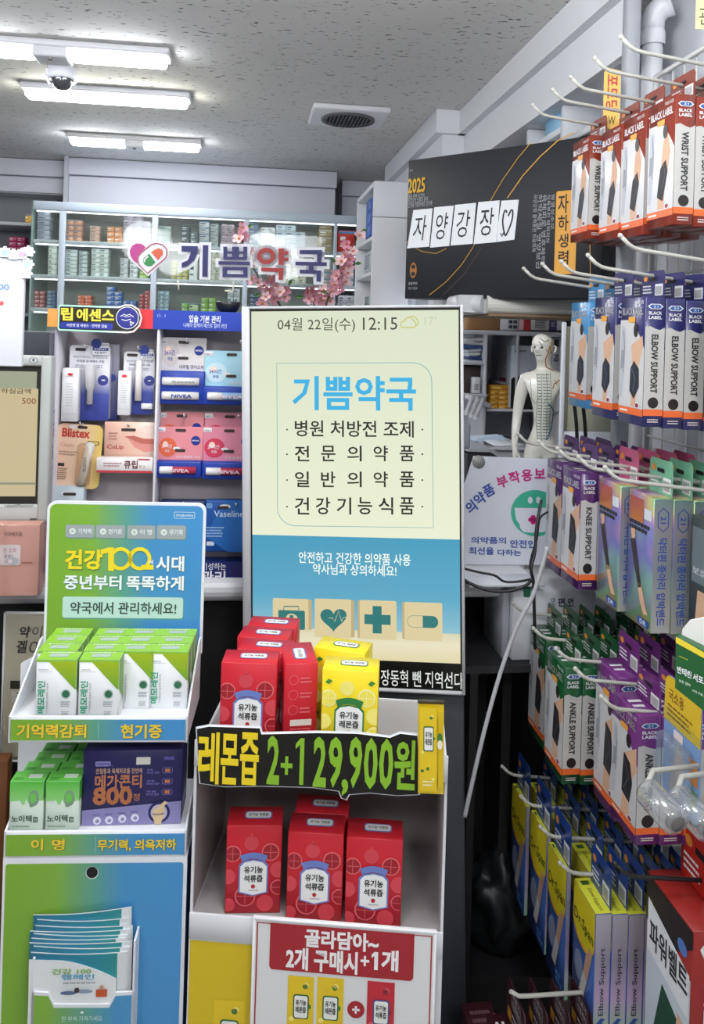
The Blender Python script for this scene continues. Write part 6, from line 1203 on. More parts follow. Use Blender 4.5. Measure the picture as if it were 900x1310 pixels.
# ---------------------------------------------------------------- ledge and the black gift box on it
LE = Fr(680, 379, 2.12, math.radians(4)); t = thing('ledge', 'off-white rounded ledge carrying the black gift box', 'ledge', LE.M); lm = M('#d0cec8', .5)
lx0_ = LE.q(624, 390)[0]; lx1_ = LE.q(800, 390)[0] + .12
pr = [(.42, 0), (.02, 0)] + [(.02 - .02 * math.sin(math.radians(22.5 * k)), -.024 + .024 * math.cos(math.radians(22.5 * k))) for k in range(1, 8)] + [(.02, -.048), (.42, -.048)]; n = len(pr)
mb = MB(); mb.add([(x, y, z) for x in (lx0_, lx1_) for y, z in pr], [(i, (i + 1) % n, n + (i + 1) % n, n + i) for i in range(n)] + [tuple(reversed(range(n))), tuple(range(n, 2 * n))], lm); part('board', mb, t)
mb = MB(); mb.box(lx0_ + .004, lx1_, .004, .42, -.054, -.048, M('#8a6f52', .7)); part('underside_strip', mb, t, label='brown strip under the ledge')
xl_ = LE.q(592, 388)[0] - .01; mb = MB(); mb.tube([(xl_, .10, -.026), (xl_ + .02, .075, -.024), (lx0_ - .002, .03, -.024)], [.024, .026, .0255], M('#c9cace', .45), 18); mb.box(xl_ + .004, lx0_, .03, .42, -.046, -.002, M('#c9cace', .5)); part('corner_roll', mb, t)
GB = Fr(517, 382, 2.3, math.radians(-40)); gq = GB.q
gx1 = gq(769, 378)[0]; gz1 = gq(517.5, 206)[1]; t = thing('gift_box', 'large black gift carton with gold arcs standing on the ledge', 'gift box', GB.M)
bk = M('#25262b', .6); gold = M('#c79a4a', .35, .35); mb = MB(); mb.rbox(0, gx1, 0, .1, 0, gz1, bk, .002, 1); mb.front(0); c4 = lambda x, y: gq(500 + x / 2.25, y / 2.25)
mb.line([c4(*p) for p in ((40, 690), (60, 708), (90, 724), (130, 730), (160, 715))], .002, gold, .001); mb.line([c4(*p) for p in ((110, 850), (160, 810), (205, 760), (240, 705))], .0022, gold, .001)
mb.line([c4(*p) for p in ((285, 580), (320, 520), (365, 455), (405, 408))], .0022, gold, .001); mb.line([c4(*p) for p in ((335, 570), (380, 505), (430, 450), (480, 405), (525, 382))], .003, gold, .001)
mb.line([c4(*p) for p in ((150, 850), (210, 790), (250, 730), (290, 660))], .0015, M('#5a4034', .5), .0008); mb.line([c4(*p) for p in ((572, 690), (574, 810))], .0015, gold, .001)
def gt(s_, x0, y0, x1, y1, m, bold=.01, rot=0): a0, z1 = c4(x0, y0); a1, z0 = c4(x1, y1); mb.text(s_, a0, z0, a1, z1, m, .0012, bold, rot=rot)
gt('2025', 50, 515, 98, 553, M('#e0b23c', .35, .3), .03); gp_ = M('#a9abb0', .5); gt('정관장', 50, 488, 64, 494, gp_, 0); gt('몸을 위해 내 안의', 50, 560, 96, 568, gp_, 0); gt('자양강장 선물의 품격', 50, 571, 106, 579, gp_, 0); gt('건강을 선물하세요 당신께', 50, 583, 118, 592, gp_, 0)
for k in range(5): gt(['자양강장 활력충전 피로회복', '허약체질 영양보급', '육체피로 병후체력', '식욕부진 체력저하', '발열성소모'][k], 410 + 13 * k, 560, 417 + 13 * k, (725, 775, 755, 700, 660)[k], gp_, 0, rot=-90)
q = c4(64, 778); og = M('#a8703a', .4); mb.ell(q[0], q[1], .012, .022, og, .0008); [mb.ell(q[0], q[1] + dz, .0075, .006, bk, .0011, 12) for dz in (-.01, .01)]; gt('광동제약', 50, 812, 76, 820, gp_, .01); gt('자양 사업부', 50, 826, 76, 834, gp_, 0)
a0, z1 = c4(473, 548); a1, z0 = c4(530, 792); mb.rrect(a0, z0, a1, z1, .006, M('#2a1c10', .5), .0009); mb.rrect(a0 + .003, z0 + .003, a1, z1 - .003, .005, M('#e9a944', .45), .0012)
for ch, y0, y1 in (('자', 560, 612), ('하', 620, 665), ('생', 674, 712), ('력', 722, 762)): mb_a0, z1 = c4(482, y0); a1_, z0 = c4(510, y1); mb.text(ch, mb_a0, z0, a1_, z1, M('#2c2018', .5), .0016, .015)
part('carton', mb, t)
for ch, quad, lab in (('자', ((65, 605), (120, 600), (110, 710), (47, 715)), 'white paper note with the first handwritten syllable on the black gift box'), ('양', ((125, 597), (181, 592), (168, 708), (113, 713)), 'white paper note with the second handwritten syllable on the black gift box'), ('강', ((185, 590), (245, 584), (235, 702), (172, 707)), 'white paper note with the third handwritten syllable on the black gift box'), ('장', ((252, 582), (313, 577), (305, 697), (238, 703)), 'white paper note with the fourth handwritten syllable on the black gift box'), ('♡', ((318, 578), (368, 575), (355, 690), (302, 697)), 'white paper note with a hand-drawn heart on the black gift box')):
    mb = MB(); mb.front(-.0012); Qd = [c4(*p) for p in quad]; mb.prism(Qd[::-1], -.0008, .0006, M('#eceef2', .6)); mk = M('#2b2b30', .6)
    bl_ = lambda u, v: tuple((1 - v) * ((1 - u) * Qd[0][i] + u * Qd[1][i]) + v * ((1 - u) * Qd[3][i] + u * Qd[2][i]) for i in (0, 1))
    if ch == '♡':
        hp = [bl_(.5 + .32 * math.sin(v_) ** 3 + .05 * math.sin(3 * v_), .5 - .022 * (13 * math.cos(v_) - 5 * math.cos(2 * v_) - 2 * math.cos(3 * v_) - math.cos(4 * v_))) for v_ in [2 * math.pi * i / 26 for i in range(25)]]; mb.line(hp, .0045, mk, .0011); mb.line([bl_(.4, .78), bl_(.3, .88), bl_(.22, .8)], .004, mk, .0012)
    else:
        vs, fs, w_t, h_t = tmesh(ch, .0); mb.add([mb.P(*bl_(.18 + .62 * x, .82 - .66 * y), .0011) for x, y in vs], fs, mk)
    solid('paper_note', mb, lab, 'note', GB.M)
# ---------------------------------------------------------------- room behind: shelves seen through the opening
B2 = Fr(660, 520, 2.85, EYAW); bq = lambda x, y: (580 + x / 5.24, 370 + y / 5.24)
def bp(x, y, yy=0.): return B2.q(*bq(x, y), yy)
t = thing('dispensary_shelves', 'white compartment shelving in the room behind the opening', 'shelves', B2.M); sm_ = M('#d3d4da', .55); bx0, bx1 = bp(-140, 300)[0], bp(1050, 300)[0]; zbb = -B2.M.translation.z
mb = MB(); mb.box(bx0, bx1, .3, .32, zbb, bp(400, 60)[1] + .25, M('#bfc1c8', .7)); part('back_panel', mb, t)
for y0, y1, xa, xb in ((278, 308, -140, 1050), (500, 512, -140, 215), (706, 722, -140, 228), (806, 820, 228, 730), (1060, 1080, -140, 1050)):
    mb = MB(); mb.rbox(bp(xa, y0)[0], bp(xb, y0)[0], 0, .3, bp(300, y1)[1], bp(300, y0)[1], sm_, .002, 1); part('shelf', mb, t)
for x0, x1, y1 in ((208, 228, 1060), (424, 440, 810), (722, 738, 1060)):
    mb = MB(); mb.rbox(bp(x0, 400)[0], bp(x1, 400)[0], 0, .3, bp(300, y1)[1], bp(300, 306)[1], sm_, .002, 1); part('divider', mb, t)
mb = MB(); mb.box(bx0, bx1, .02, .3, zbb, bp(300, 1080)[1], M('#c6c8ce', .6)); part('base_cabinet', mb, t)
def bbox(x0, x1, y0, y1, yy, dep, col, name, lab, cat, grp=None, art=None, r=.002):
    a0, z1 = bp(x0, y0, yy); a1, z0 = bp(x1, y1, yy); mb = MB(); mb.rbox(0, a1 - a0, 0, dep, 0, z1 - z0, M(col, .5), r, 1); mb.front(0)
    if art: art(mb, a1 - a0, z1 - z0)
    return solid(name, mb, lab, cat, B2.sub(a0, yy, z0 + .0004), grp)
ptxt = M('#4a4a52', .5)
bbox(96, 308, 180, 278, .02, .2, '#a5794e', 'cardboard_box', 'brown cardboard box on top of the dispensary shelves', 'box')
bbox(315, 432, 190, 278, .02, .2, '#dfe0e4', 'storage_box', 'white box with four dark squares on top of the dispensary shelves', 'box', None, lambda mb, w, h: [mb.rect(w * (.45 + .26 * i), h * (.15 + .4 * j), w * (.67 + .26 * i), h * (.42 + .4 * j), ptxt) for i in (0, 1) for j in (0, 1)])
bbox(440, 512, 190, 278, .02, .2, '#e3b9bd', 'storage_box', 'pink and red box on top of the dispensary shelves', 'box', None, lambda mb, w, h: mb.rect(w * .4, 0, w, h, M('#c8303c', .5)))
bbox(520, 640, 190, 278, .02, .2, '#dcdcd6', 'storage_box', 'off-white lined box on top of the dispensary shelves', 'box', None, lambda mb, w, h: mb.lines(w * .2, h * .15, w * .85, h * .85, 5, ptxt))
bbox(644, 690, 195, 278, .02, .2, '#5a4a78', 'storage_box', 'purple box on top of the dispensary shelves', 'box', None, lambda mb, w, h: mb.lines(w * .2, h * .3, w * .8, h * .7, 3, M('#d8d4e4', .5)))
bbox(694, 740, 192, 278, .02, .2, '#e2e2e6', 'storage_box', 'small white box at the right end on top of the dispensary shelves', 'box')
bbox(78, 204, 512, 706, .04, .2, '#3a2c26', 'storage_box', 'dark brown box in the left compartment of the dispensary shelves', 'box')
bbox(130, 178, 590, 700, .005, .03, '#e2e3e8', 'bottle_box', 'small white carton standing before the dark brown box', 'box', None, lambda mb, w, h: mb.lines(w * .2, h * .2, w * .8, h * .6, 4, ptxt))
# folded bags in the upper left compartment
t = thing('bag_pile', 'pile of folded blue and white bags in the upper left compartment', 'bags', B2.sub(bp(80, 496)[0], .02, bp(80, 499)[1]))
rnd = random.Random(4)
for k in range(7):
    mb = MB(); w = .055 + .012 * rnd.random(); h = .013; pts = [(rnd.uniform(-.002, .002), rnd.uniform(-.002, .004), 0)]; mb.rbox(0, w, 0, .12, 0, h - .001, M(['#d8dbe2', '#2f4a86', '#e4e6ea', '#c7cdd8', '#3a5896', '#dfe1e6', '#e8e8ea'][k], .5), .005, 2)
    mb.v = [(x + .008 * math.sin(40 * x + k), y + .004 * math.cos(50 * x + 2 * k), z + .003 * math.sin(60 * x + k * 1.7)) for x, y, z in mb.v]; part('bag', mb, t, Matrix.Translation((rnd.uniform(0, .012), 0, k * h)))
# stack of white cartons
x0s = 352
for k in range(10):
    y1 = 625 - k * 29.5; bbox(x0s + (k % 3) * 3 + k * 2, 388 + (k % 2) * 5 + k * 3, y1 - 28.5, y1, .10, .08, '#dcdde0' if k else '#9a4a60', 'medicine_carton', f'{"maroon" if k == 0 else "white"} carton, {ORD[k]} up in the slim stack before the pale back panel', 'medicine box', 'slim stack of white cartons', lambda mb, w, h: mb.lines(w * .1, h * .2, w * .9, h * .8, 2, ptxt), .001)
t = None
mb = MB(); a0, z1 = bp(325, 625, .08); a1, z0 = bp(420, 640, .08); mb.rbox(0, .1, 0, .15, 0, z1 - z0, sm_, .001, 1); solid('small_shelf', mb, 'small white bracket shelf under the slim stack of cartons', 'shelf', B2.sub(a0, .095, z0))
# yellow cartons
z00 = bp(245, 806, .04)[1]; ch = (bp(245, 675, .04)[1] - z00) / 4
for r in range(5):
    for c in range(2 if r < 4 else 1):
        x0, x1 = ((246, 298), (300, 383))[c] if r < 4 else (246, 383)
        a0 = bp(x0, 700, .04)[0]; a1 = bp(x1, 700, .04)[0]; mb = MB(); mb.rbox(0, a1 - a0 - .0006, 0, .08, 0, ch - .0006, M('#dc9a24' if c or r == 4 else '#e8ac38', .45), .001, 1); mb.front(0); w = a1 - a0; mb.rect(w * .08, ch * .3, w * .5, ch * .6, M('#f2cf7a', .5)); mb.rect(w * .6, ch * .15, w * .9, ch * .35, M('#b06a18', .5))
        solid('medicine_carton', mb, 'yellow carton lying across the top of the two yellow piles' if r == 4 else f'yellow carton, {ORD[r]} up in the {"narrow left" if c == 0 else "wide right"} yellow pile, dispensary shelf', 'medicine box', B2.sub(a0, .04, z00 + .0004 + r * ch), 'yellow cartons on the dispensary shelf')
# white box with black flames
def flames(mb, w, h):
    mb.poly([(0, 0), (w * .99, 0), (w * .99, h * .52), (w * .9, h * .6), (w * .8, h * .55), (w * .68, h * .62), (w * .55, h * .52), (w * .42, h * .46), (w * .3, h * .52), (w * .2, h * .44), (w * .1, h * .5), (0, h * .46)], M('#17171a', .4)); mb.text('BIOGRAPHY', w * .1, h * .9, w * .55, h * .93, ptxt, bold=.01)
bbox(392, 560, 378, 800, .01, .06, '#d4dbe6', 'storage_box', 'white box with a black jagged lower half behind the anatomical figure', 'box', None, flames)
bbox(664, 700, 330, 640, .02, .03, '#e6e6ea', 'storage_box', 'white box with vertical black lettering behind the head of the figure', 'box', None, lambda mb, w, h: (mb.rect(w * .2, h * .82, w * .9, h * .98, M('#222226', .5)), mb.text('Be', w * .2, h * .5, w * .85, h * .66, M('#222226', .5), rot=90)))
# white wire basket arms at the left, printer and papers below
t = thing('wire_bracket', 'white curved bracket arms on the left of the dispensary shelves', 'bracket', B2.M)
for k in range(3):
    mb = MB(); pts = [bp(82 + 30 * k, 835 + 14 * k, -.12), bp(100 + 32 * k, 828 + 14 * k, -.12), bp(118 + 33 * k, 790 + 12 * k, -.1), bp(128 + 36 * k, 735 + 10 * k, -.06), bp(110 + 45 * k, 716 + 8 * k, -.02)]; mb.tube([(x, -.12 + .025 * i, z) for i, (x, z) in enumerate(pts)], .007, M('#dcdde2', .45), 8); part('arm', mb, t)
mb = MB(); q0 = bp(80, 716, -.02); q1 = bp(245, 785, -.02); mb.tube([(q0[0], -.02, q0[1]), (q1[0], -.02, q1[1])], .009, M('#dcdde2', .45), 8); part('rail', mb, t)
PQ = Fr(625, 606, 2.35, EYAW); pz = lambda x, y, yy=0.: PQ.q(*bq(x, y), yy)
DZ = .86 - PQ.M.translation.z
t = thing('desk', 'white desk behind the counter under the anatomical figure', 'desk', PQ.M); mb = MB(); mb.rbox(-.35, .36, -.385, .28, DZ - .03, DZ, M('#c9cacf', .5), .004); part('desk_top', mb, t)
for x in (-.34, .33):
    mb = MB(); mb.box(x, x + .02, -.40, .26, -PQ.M.translation.z, DZ - .03, M('#b4b5ba', .6)); part('side_panel', mb, t)
t = thing('printer', 'dark grey printer with a light lid and paper on it, behind the sign', 'printer', PQ.M); a0, z1 = pz(85, 1070); a1, z0 = pz(400, 1240)
mb = MB(); mb.plane((0, .0, 0), (1, 0, 0), (0, 0, 1)); mb.prism([pz(*p) for p in ((92, 1245), (450, 1245), (370, 1185), (300, 1130), (240, 1092), (92, 1100))][::1], -.25, 0, M('#2a2c30', .5)); mb.box(a0 + .02, a1, 0.0, .25, DZ, z0 + .01, M('#2a2c30', .5)); part('body', mb, t)
mb = MB(); mb.plane((0, -.01, 0), (1, 0, 0), (0, 0, 1)); mb.prism([pz(*p) for p in ((85, 1085), (240, 1090), (300, 1126), (372, 1182), (460, 1228), (470, 1210), (330, 1120), (250, 1066), (90, 1066))], -.26, 0, M('#a7aab2', .5)); part('lid', mb, t)
mb = MB(); q0 = pz(285, 1068); mb.rbox(0, .09, 0, .14, 0, .006, M('#dfe3ea', .5), .002, 1); solid('paper_pad', mb, 'small white paper pad lying on the printer lid', 'paper', PQ.sub(q0[0], .02, pz(290, 1066)[1] + .002))
mb = MB(); q0 = pz(238, 1055); mb.poly([(0, 0), (.1, .008), (.085, .022), (.015, .012)], M('#c3d4ea', .5)); mb.front(0); mb.prism([(0, 0), (.1, .006), (.1, .012), (.0, .006)], -.09, 0, M('#cddcee', .5)); solid('paper_sheet', mb, 'bluish sheet of paper lying on the printer behind the pad', 'paper', PQ.sub(q0[0] - .01, .12, pz(290, 1066)[1] + .002))
t = thing('desk_monitor', 'edge of a grey desk monitor behind the lit screen', 'monitor', PQ.M); mb = MB(); q0 = pz(20, 900, -.2); q1 = pz(112, 1075, -.2); mb.rbox(q0[0] - .2, q1[0], -.2, -.18, q1[1], q0[1], M('#8c9098', .4), .006); part('screen_back', mb, t)
mb = MB(); mb.rbox(q0[0] - .1, q0[0] - .06, -.19, -.16, DZ, q1[1] + .02, M('#55585e', .5), .003); mb.rbox(q0[0] - .16, q0[0], -.24, -.1, DZ, DZ + .012, M('#55585e', .5), .003); part('stand', mb, t)
rnd = random.Random(2)
for k in range(5):
    mb = MB(); q0 = pz(92, 1235, -.25); mb.plane((0, 0, 0), (1, 0, 0), (0, 0, 1)); w = .05 + .01 * k; h = .05 - .012 * k; mb.prism([(0, 0), (w, 0), (w * .9, h), (.004, h * 1.3)], -.002, 0, M(['#cdd8c4', '#d8dcd0', '#bfcab4', '#dfe2da', '#c8d0c0'][k], .6)); solid('paper_slip', mb, f'pale green paper slip, {ORD[k]} from the back of the fan beside the screen', 'paper', PQ.sub(q0[0] - .01, -.25 - .006 * k, DZ + .0005), 'paper slips beside the screen')
mb = MB(); a0, z1 = pz(360, 1165, -.1); a1, z0 = pz(455, 1215, -.1); mb.rbox(0, a1 - a0, 0, .06, 0, z1 - DZ, M('#a3805c', .6), .002, 1); mb.front(0); mb.rect(.005, (z1 - DZ) * .3, .03, (z1 - DZ) * .7, M('#5a4434', .6)); solid('cardboard_box', mb, 'small brown carton on the desk beside the legs of the figure', 'box', PQ.sub(a0, -.1, DZ + .0005))
# white post of the opening and the pale panel to its right
DP = Fr(719.5, 500, 1.93, EYAW); xA = DP.q(716.5, 500)[0]; xB = DP.q(722.5, 500)[0]; ztop = DP.q(720, 405)[1]
mb = MB(); mb.rbox(xA, xB, 0, .006, CT + .0005 - DP.M.translation.z, 1.53 - DP.M.translation.z, M('#d6d8de', .5), .002, 1); solid('partition_post', mb, 'thin white post right of the anatomical figure', 'post', DP.M)
t = thing('partition_panel', 'pale green-beige panel between the white post and the rack', 'partition', DP.M); xC = DP.q(790, 500)[0]
mb = MB(); mb.rbox(xB + .012, xC, .012, .024, DP.q(730, 552)[1], 1.52 - DP.M.translation.z, M('#b9b9a4', .6), .002, 1); part('upper_panel', mb, t)
mb = MB(); mb.rbox(xB + .001, xC, .01, .026, CT + .0005 - DP.M.translation.z, DP.q(730, 552)[1] - .001, M('#d6d9e0', .5), .002, 1); part('lower_panel', mb, t)
mb = MB(); mb.rbox(xB + .001, xB + .012, .01, .026, DP.q(730, 552)[1], 1.52 - DP.M.translation.z, M('#8f8878', .6), .001, 1); part('edge_strip', mb, t)
# ---------------------------------------------------------------- anatomical figure with meridian lines
MF = Fr(690, 520, 2.03, 0); mq = lambda x, y: MF.q(*bq(x, y)); kpx = 1.98 / K / 5.24
fz = DZ + PQ.M.translation.z - MF.M.translation.z + .001
def P3(x, y, dy=0.): a, b = mq(x, y); return Vector((a, dy, b))
J_ = {'pelvis': (P3(575, 1035, .0), .030, .022), 'belly': (P3(592, 930, -.002), .0285, .022), 'chest': (P3(600, 770, -.004), .039, .028), 'up': (P3(600, 640, -.002), .040, .026), 'neckb': (P3(612, 548, .003), .024, .019), 'neck': (P3(606, 505, .003), .0175, .0165), 'headb': (P3(600, 440, -.004), .0215, .0235), 'head': (P3(594, 375, -.003), .0295, .034), 'top': (P3(598, 330, .001), .0265, .03), 'crown': (P3(600, 303, .004), .014, .016)}
J_.update({'shL': (P3(478, 608, .0), .021, .02), 'uaL': (P3(448, 720, .006), .0155, .016), 'elL': (P3(428, 850, .006), .0115, .012), 'faL': (P3(412, 950, -.004), .0115, .011), 'wrL': (P3(400, 1050, -.012), .0075, .007), 'hdL': (P3(402, 1095, -.014), .009, .006), 'kbL': (P3(405, 1128, -.015), .0085, .0055)})
J_.update({'shR': (P3(726, 600, .0), .021, .02), 'uaR': (P3(757, 715, .006), .0155, .016), 'elR': (P3(778, 850, .006), .0115, .012), 'faR': (P3(790, 950, -.004), .0115, .011), 'wrR': (P3(800, 1050, -.012), .0075, .007), 'hdR': (P3(802, 1095, -.014), .009, .006), 'kbR': (P3(800, 1128, -.015), .0085, .0055)})
hipz = J_['pelvis'][0].z; legl = hipz - fz
for s__, x in (('L', 520), ('R', 640)):
    base = P3(x, 1090); J_['th' + s__] = (Vector((base.x, -.001, base.z)), .024, .023); J_['kn' + s__] = (Vector((base.x, -.002, fz + legl * .50)), .0145, .015); J_['ca' + s__] = (Vector((base.x, .004, fz + legl * .36)), .0145, .0155); J_['an' + s__] = (Vector((base.x, .004, fz + legl * .07)), .009, .009); J_['ft' + s__] = (Vector((base.x + (-.006 if s__ == 'L' else .006), -.025, fz + .0085)), .011, .008)
E_ = [('pelvis', 'belly'), ('belly', 'chest'), ('chest', 'up'), ('up', 'neckb'), ('neckb', 'neck'), ('neck', 'headb'), ('headb', 'head'), ('head', 'top'), ('top', 'crown')]
for s__ in 'LR': E_ += [('up', 'sh' + s__), ('sh' + s__, 'ua' + s__), ('ua' + s__, 'el' + s__), ('el' + s__, 'fa' + s__), ('fa' + s__, 'wr' + s__), ('wr' + s__, 'hd' + s__), ('hd' + s__, 'kb' + s__), ('pelvis', 'th' + s__), ('th' + s__, 'kn' + s__), ('kn' + s__, 'ca' + s__), ('ca' + s__, 'an' + s__), ('an' + s__, 'ft' + s__)]
for s__, sg in (('L', -1), ('R', 1)):        # fingers and thumb, each its own chain
    kb = J_['kb' + s__][0]; hd = J_['hd' + s__][0]
    for f in range(4):
        ln = (.017, .020, .019, .015)[f]; o1 = kb + Vector((sg * (-.0062 + .0042 * f) * -1, -.001 + .0008 * f, -.006)); o2 = o1 + Vector((0, -.001, -ln * .5)); o3 = o2 + Vector((-sg * .001, .003, -ln * .5))
        for n_, v_, r_ in (('a', o1, .0027), ('b', o2, .0024), ('c', o3, .0019)): J_[f'f{f}{n_}{s__}'] = (v_, r_, r_)
        E_ += [('kb' + s__, f'f{f}a{s__}'), (f'f{f}a{s__}', f'f{f}b{s__}'), (f'f{f}b{s__}', f'f{f}c{s__}')]
    th1 = hd + Vector((-sg * .0085, -.004, -.003)); th2 = th1 + Vector((-sg * .003, -.003, -.009)); J_['t1' + s__] = (th1, .003, .003); J_['t2' + s__] = (th2, .0022, .0022); E_ += [('hd' + s__, 't1' + s__), ('t1' + s__, 't2' + s__)]
nm_ = list(J_); me = D.meshes.new('body'); me.from_pydata([J_[k][0] for k in nm_], [(nm_.index(a), nm_.index(b)) for a, b in E_], [])
tmp = D.objects.new('body', me); COL.objects.link(tmp); sk = tmp.modifiers.new('skin', 'SKIN'); sk.use_smooth_shade = True; tmp.modifiers.new('sub', 'SUBSURF').levels = 3; tmp.modifiers['sub'].render_levels = 3
for i, k in enumerate(nm_): sv = me.skin_vertices[0].data[i]; sv.radius = (J_[k][1], J_[k][2]); sv.use_root = (k == 'pelvis')
dg = bpy.context.evaluated_depsgraph_get(); bme = D.meshes.new_from_object(tmp.evaluated_get(dg)); D.objects.remove(tmp)
ivory = M('#dcd9cf', .3, coat=.3); bme.materials.clear(); bme.materials.append(ivory)
for p_ in bme.polygons: p_.use_smooth = True; p_.material_index = 0
# face relief: brow, nose, lips, chin, ears, pushed out of the head's own surface; head looks to the left
hc = J_['head'][0]; yaw_h = math.radians(-38); fd = Vector((math.sin(yaw_h), -math.cos(yaw_h), 0)); fs_ = Vector((math.cos(yaw_h), math.sin(yaw_h), 0))
R_h = .03
for v in bme.vertices:
    d = v.co - hc
    if d.length > .07 or v.co.z < J_['headb'][0].z - .022: continue
    f = d.dot(fd); l = d.dot(fs_); z = d.z
    if f > .008:
        g_ = lambda l0, z0, sl, sz: math.exp(-((l - l0) / sl) ** 2 - ((z - z0) / sz) ** 2)
        v.co += fd * (.009 * g_(0, -.012, .0042, .006) + .003 * g_(0, -.004, .003, .006) + .0022 * g_(0, -.0235, .007, .0022) + .0022 * g_(0, -.0275, .006, .0022) + .005 * g_(0, -.036, .008, .006) + .0022 * g_(0, .003, .013, .003) - .0028 * g_(.009, -.004, .005, .003) - .0028 * g_(-.009, -.004, .005, .003))
from mathutils.bvhtree import BVHTree
bvh = BVHTree.FromPolygons([v.co.copy() for v in bme.vertices], [tuple(p_.vertices) for p_ in bme.polygons])
t = thing('anatomical_figure', 'ivory acupuncture model figure with coloured meridian lines behind the counter', 'figure', MF.M)
o = D.objects.new('body', bme); COL.objects.link(o); o.parent = t
def surf(x, y, off=.0006):
    a, b = mq(x, y); h = bvh.ray_cast(Vector((a, -.3, b)), Vector((0, 1, 0)))
    return None if h[0] is None else h[0] + h[1] * off
def on_body(pts, r, m, mb, sub=6):
    out = []
    for i in range(len(pts) - 1):
        for k in range(sub): u = k / sub; q = surf(pts[i][0] * (1 - u) + pts[i + 1][0] * u, pts[i][1] * (1 - u) + pts[i + 1][1] * u); out.append(q) if q is not None else None
    q = surf(*pts[-1]); out.append(q) if q is not None else None
    if len(out) > 1: mb.tube(out, r, m, 5)
gm_ = M('#5f8f7c', .5); dkm = M('#33403c', .5); blm = M('#2c5a86', .5); orm = M('#b06a2c', .5)
mb = MB()
for x_ in (545, 572, 605, 632): on_body([(x_, 560), (x_ - 4, 700), (x_ - 6, 850), (x_ - 2, 1000)], .0007, gm_, mb)
on_body([(500, 600), (505, 720), (530, 760), (560, 700)], .0006, gm_, mb); on_body([(575, 760), (600, 720)], .0006, gm_, mb)
part('green_meridians', mb, t)
mb = MB()
for k in range(22):
    y_ = 570 + k * 20
    for x_ in (545, 577, 603): on_body([(x_, y_), (x_ + 20, y_ + 2)], .0008, dkm, mb, 2)
for k in range(16): rnd.seed(k); x_, y_ = rnd.uniform(640, 700), rnd.uniform(570, 950); on_body([(x_, y_), (x_ + 10, y_ + 2)], .0009, dkm, mb, 2)
for (x_, y_) in ((400, 980), (402, 1040), (412, 1085), (430, 900), (520, 1085), (525, 1140), (522, 1200), (600, 1215)): on_body([(x_, y_), (x_ + 4, y_ + 3)], .001, dkm, mb, 2)
part('point_marks', mb, t)
mb = MB(); on_body([(610, 760), (650, 800), (682, 850), (640, 930), (600, 1000)], .0017, blm, mb); part('blue_meridian', mb, t)
mb = MB(); on_body([(640, 660), (650, 630), (690, 605), (715, 620)], .0013, orm, mb); on_body([(625, 380), (615, 420), (600, 470), (610, 520), (660, 545)], .0013, orm, mb); on_body([(640, 350), (630, 400), (640, 430)], .002, M('#9a7a3c', .5), mb); on_body([(620, 980), (660, 970), (700, 1000)], .0008, orm, mb); part('ochre_meridians', mb, t)
mb = MB()
for pts in (((560, 330), (590, 350), (620, 340)), ((555, 350), (575, 375), (560, 400)), ((590, 300), (615, 310), (640, 330)), ((600, 400), (620, 430)), ((545, 440), (575, 440)), ((640, 310), (655, 340), (650, 380))): on_body(list(pts), .0009, M('#5a5a40', .5), mb)
part('head_lines', mb, t)
for sgn in (-1, 1):                        # ears and eyes
    ec = hc + fs_ * sgn * .0285 - fd * .002 + Vector((0, 0, -.009)); mb = MB(); pts = [ec + Vector((0, 0, .008)) - fd * .002, ec + fs_ * sgn * .003 + Vector((0, 0, .006)) - fd * .006, ec + fs_ * sgn * .0035 - fd * .006, ec + fs_ * sgn * .002 + Vector((0, 0, -.006)) - fd * .003, ec + Vector((0, 0, -.009))]; mb.tube(pts, [.0015, .0028, .0028, .0024, .0014], ivory, 8); part('ear', mb, t)
    h = bvh.ray_cast(hc + fs_ * sgn * .0095 + Vector((0, 0, -.005)) + fd * .1, -fd)
    if h[0] is not None: mb = MB(); mb.lathe([(.0036, -.001), (.003, .0008), (.0015, .0015), (0, .0017)], M('#3a3a34', .3), h[0], h[1], 10); part('eye', mb, t)
# ---------------------------------------------------------------- safety sign leaning on the counter
SG = Fr(650, 745, 1.80, math.radians(3), math.radians(-9)); sz = SG.q
t = thing('safety_sign', 'white acrylic sign with a green smiling face and curved blue and pink lettering', 'sign', SG.M); g9 = lambda x, y: sz(580 + x / 5.625, 590 + y / 5.625)
cz = CT + .001
mb = MB(); mb.front(0); outl = [g9(40, 870), g9(760, 872), g9(740, 110), g9(140, 85), g9(60, 330)]; mb.prism(outl, -.004, 0, M('#d3d6e0', .35)); part('board', mb, t)
mb = MB(); mb.front(0); tel = M('#3fae90', .4); mg = M('#c02a78', .4); bl = M('#2f4fa0', .4)
def ctext(ch, x, y, size, ang, m, bold=.024):
    cx_, cz_ = g9(x, y); vs, fs, w, h = tmesh(ch, bold); k_ = size * 1.80 / K / 5.625 / .85; ca, sa = math.cos(ang), math.sin(ang)
    mb.add([mb.P(cx_ + ((u - .5) * w * ca - (v - .5) * h * sa) * k_, cz_ + ((u - .5) * w * sa + (v - .5) * h * ca) * k_, .001) for u, v in vs], fs, m)
for ch, x, y, an, m in (('의', 120, 455, 40, bl), ('약', 182, 395, 36, bl), ('품', 248, 335, 30, bl), ('부', 345, 272, 20, mg), ('작', 432, 240, 13, mg), ('용', 522, 225, 6, mg), ('보', 615, 213, 0, mg), ('고', 705, 215, -6, mg)): ctext(ch, x, y, 78, math.radians(an), m, .03)
cx_, cz_ = g9(585, 498); rx = 182 * 1.80 / K / 5.625; rz = 165 * 1.80 / K / 5.625; mb.ell(cx_, cz_, rx, rz, tel, .0008, 40)
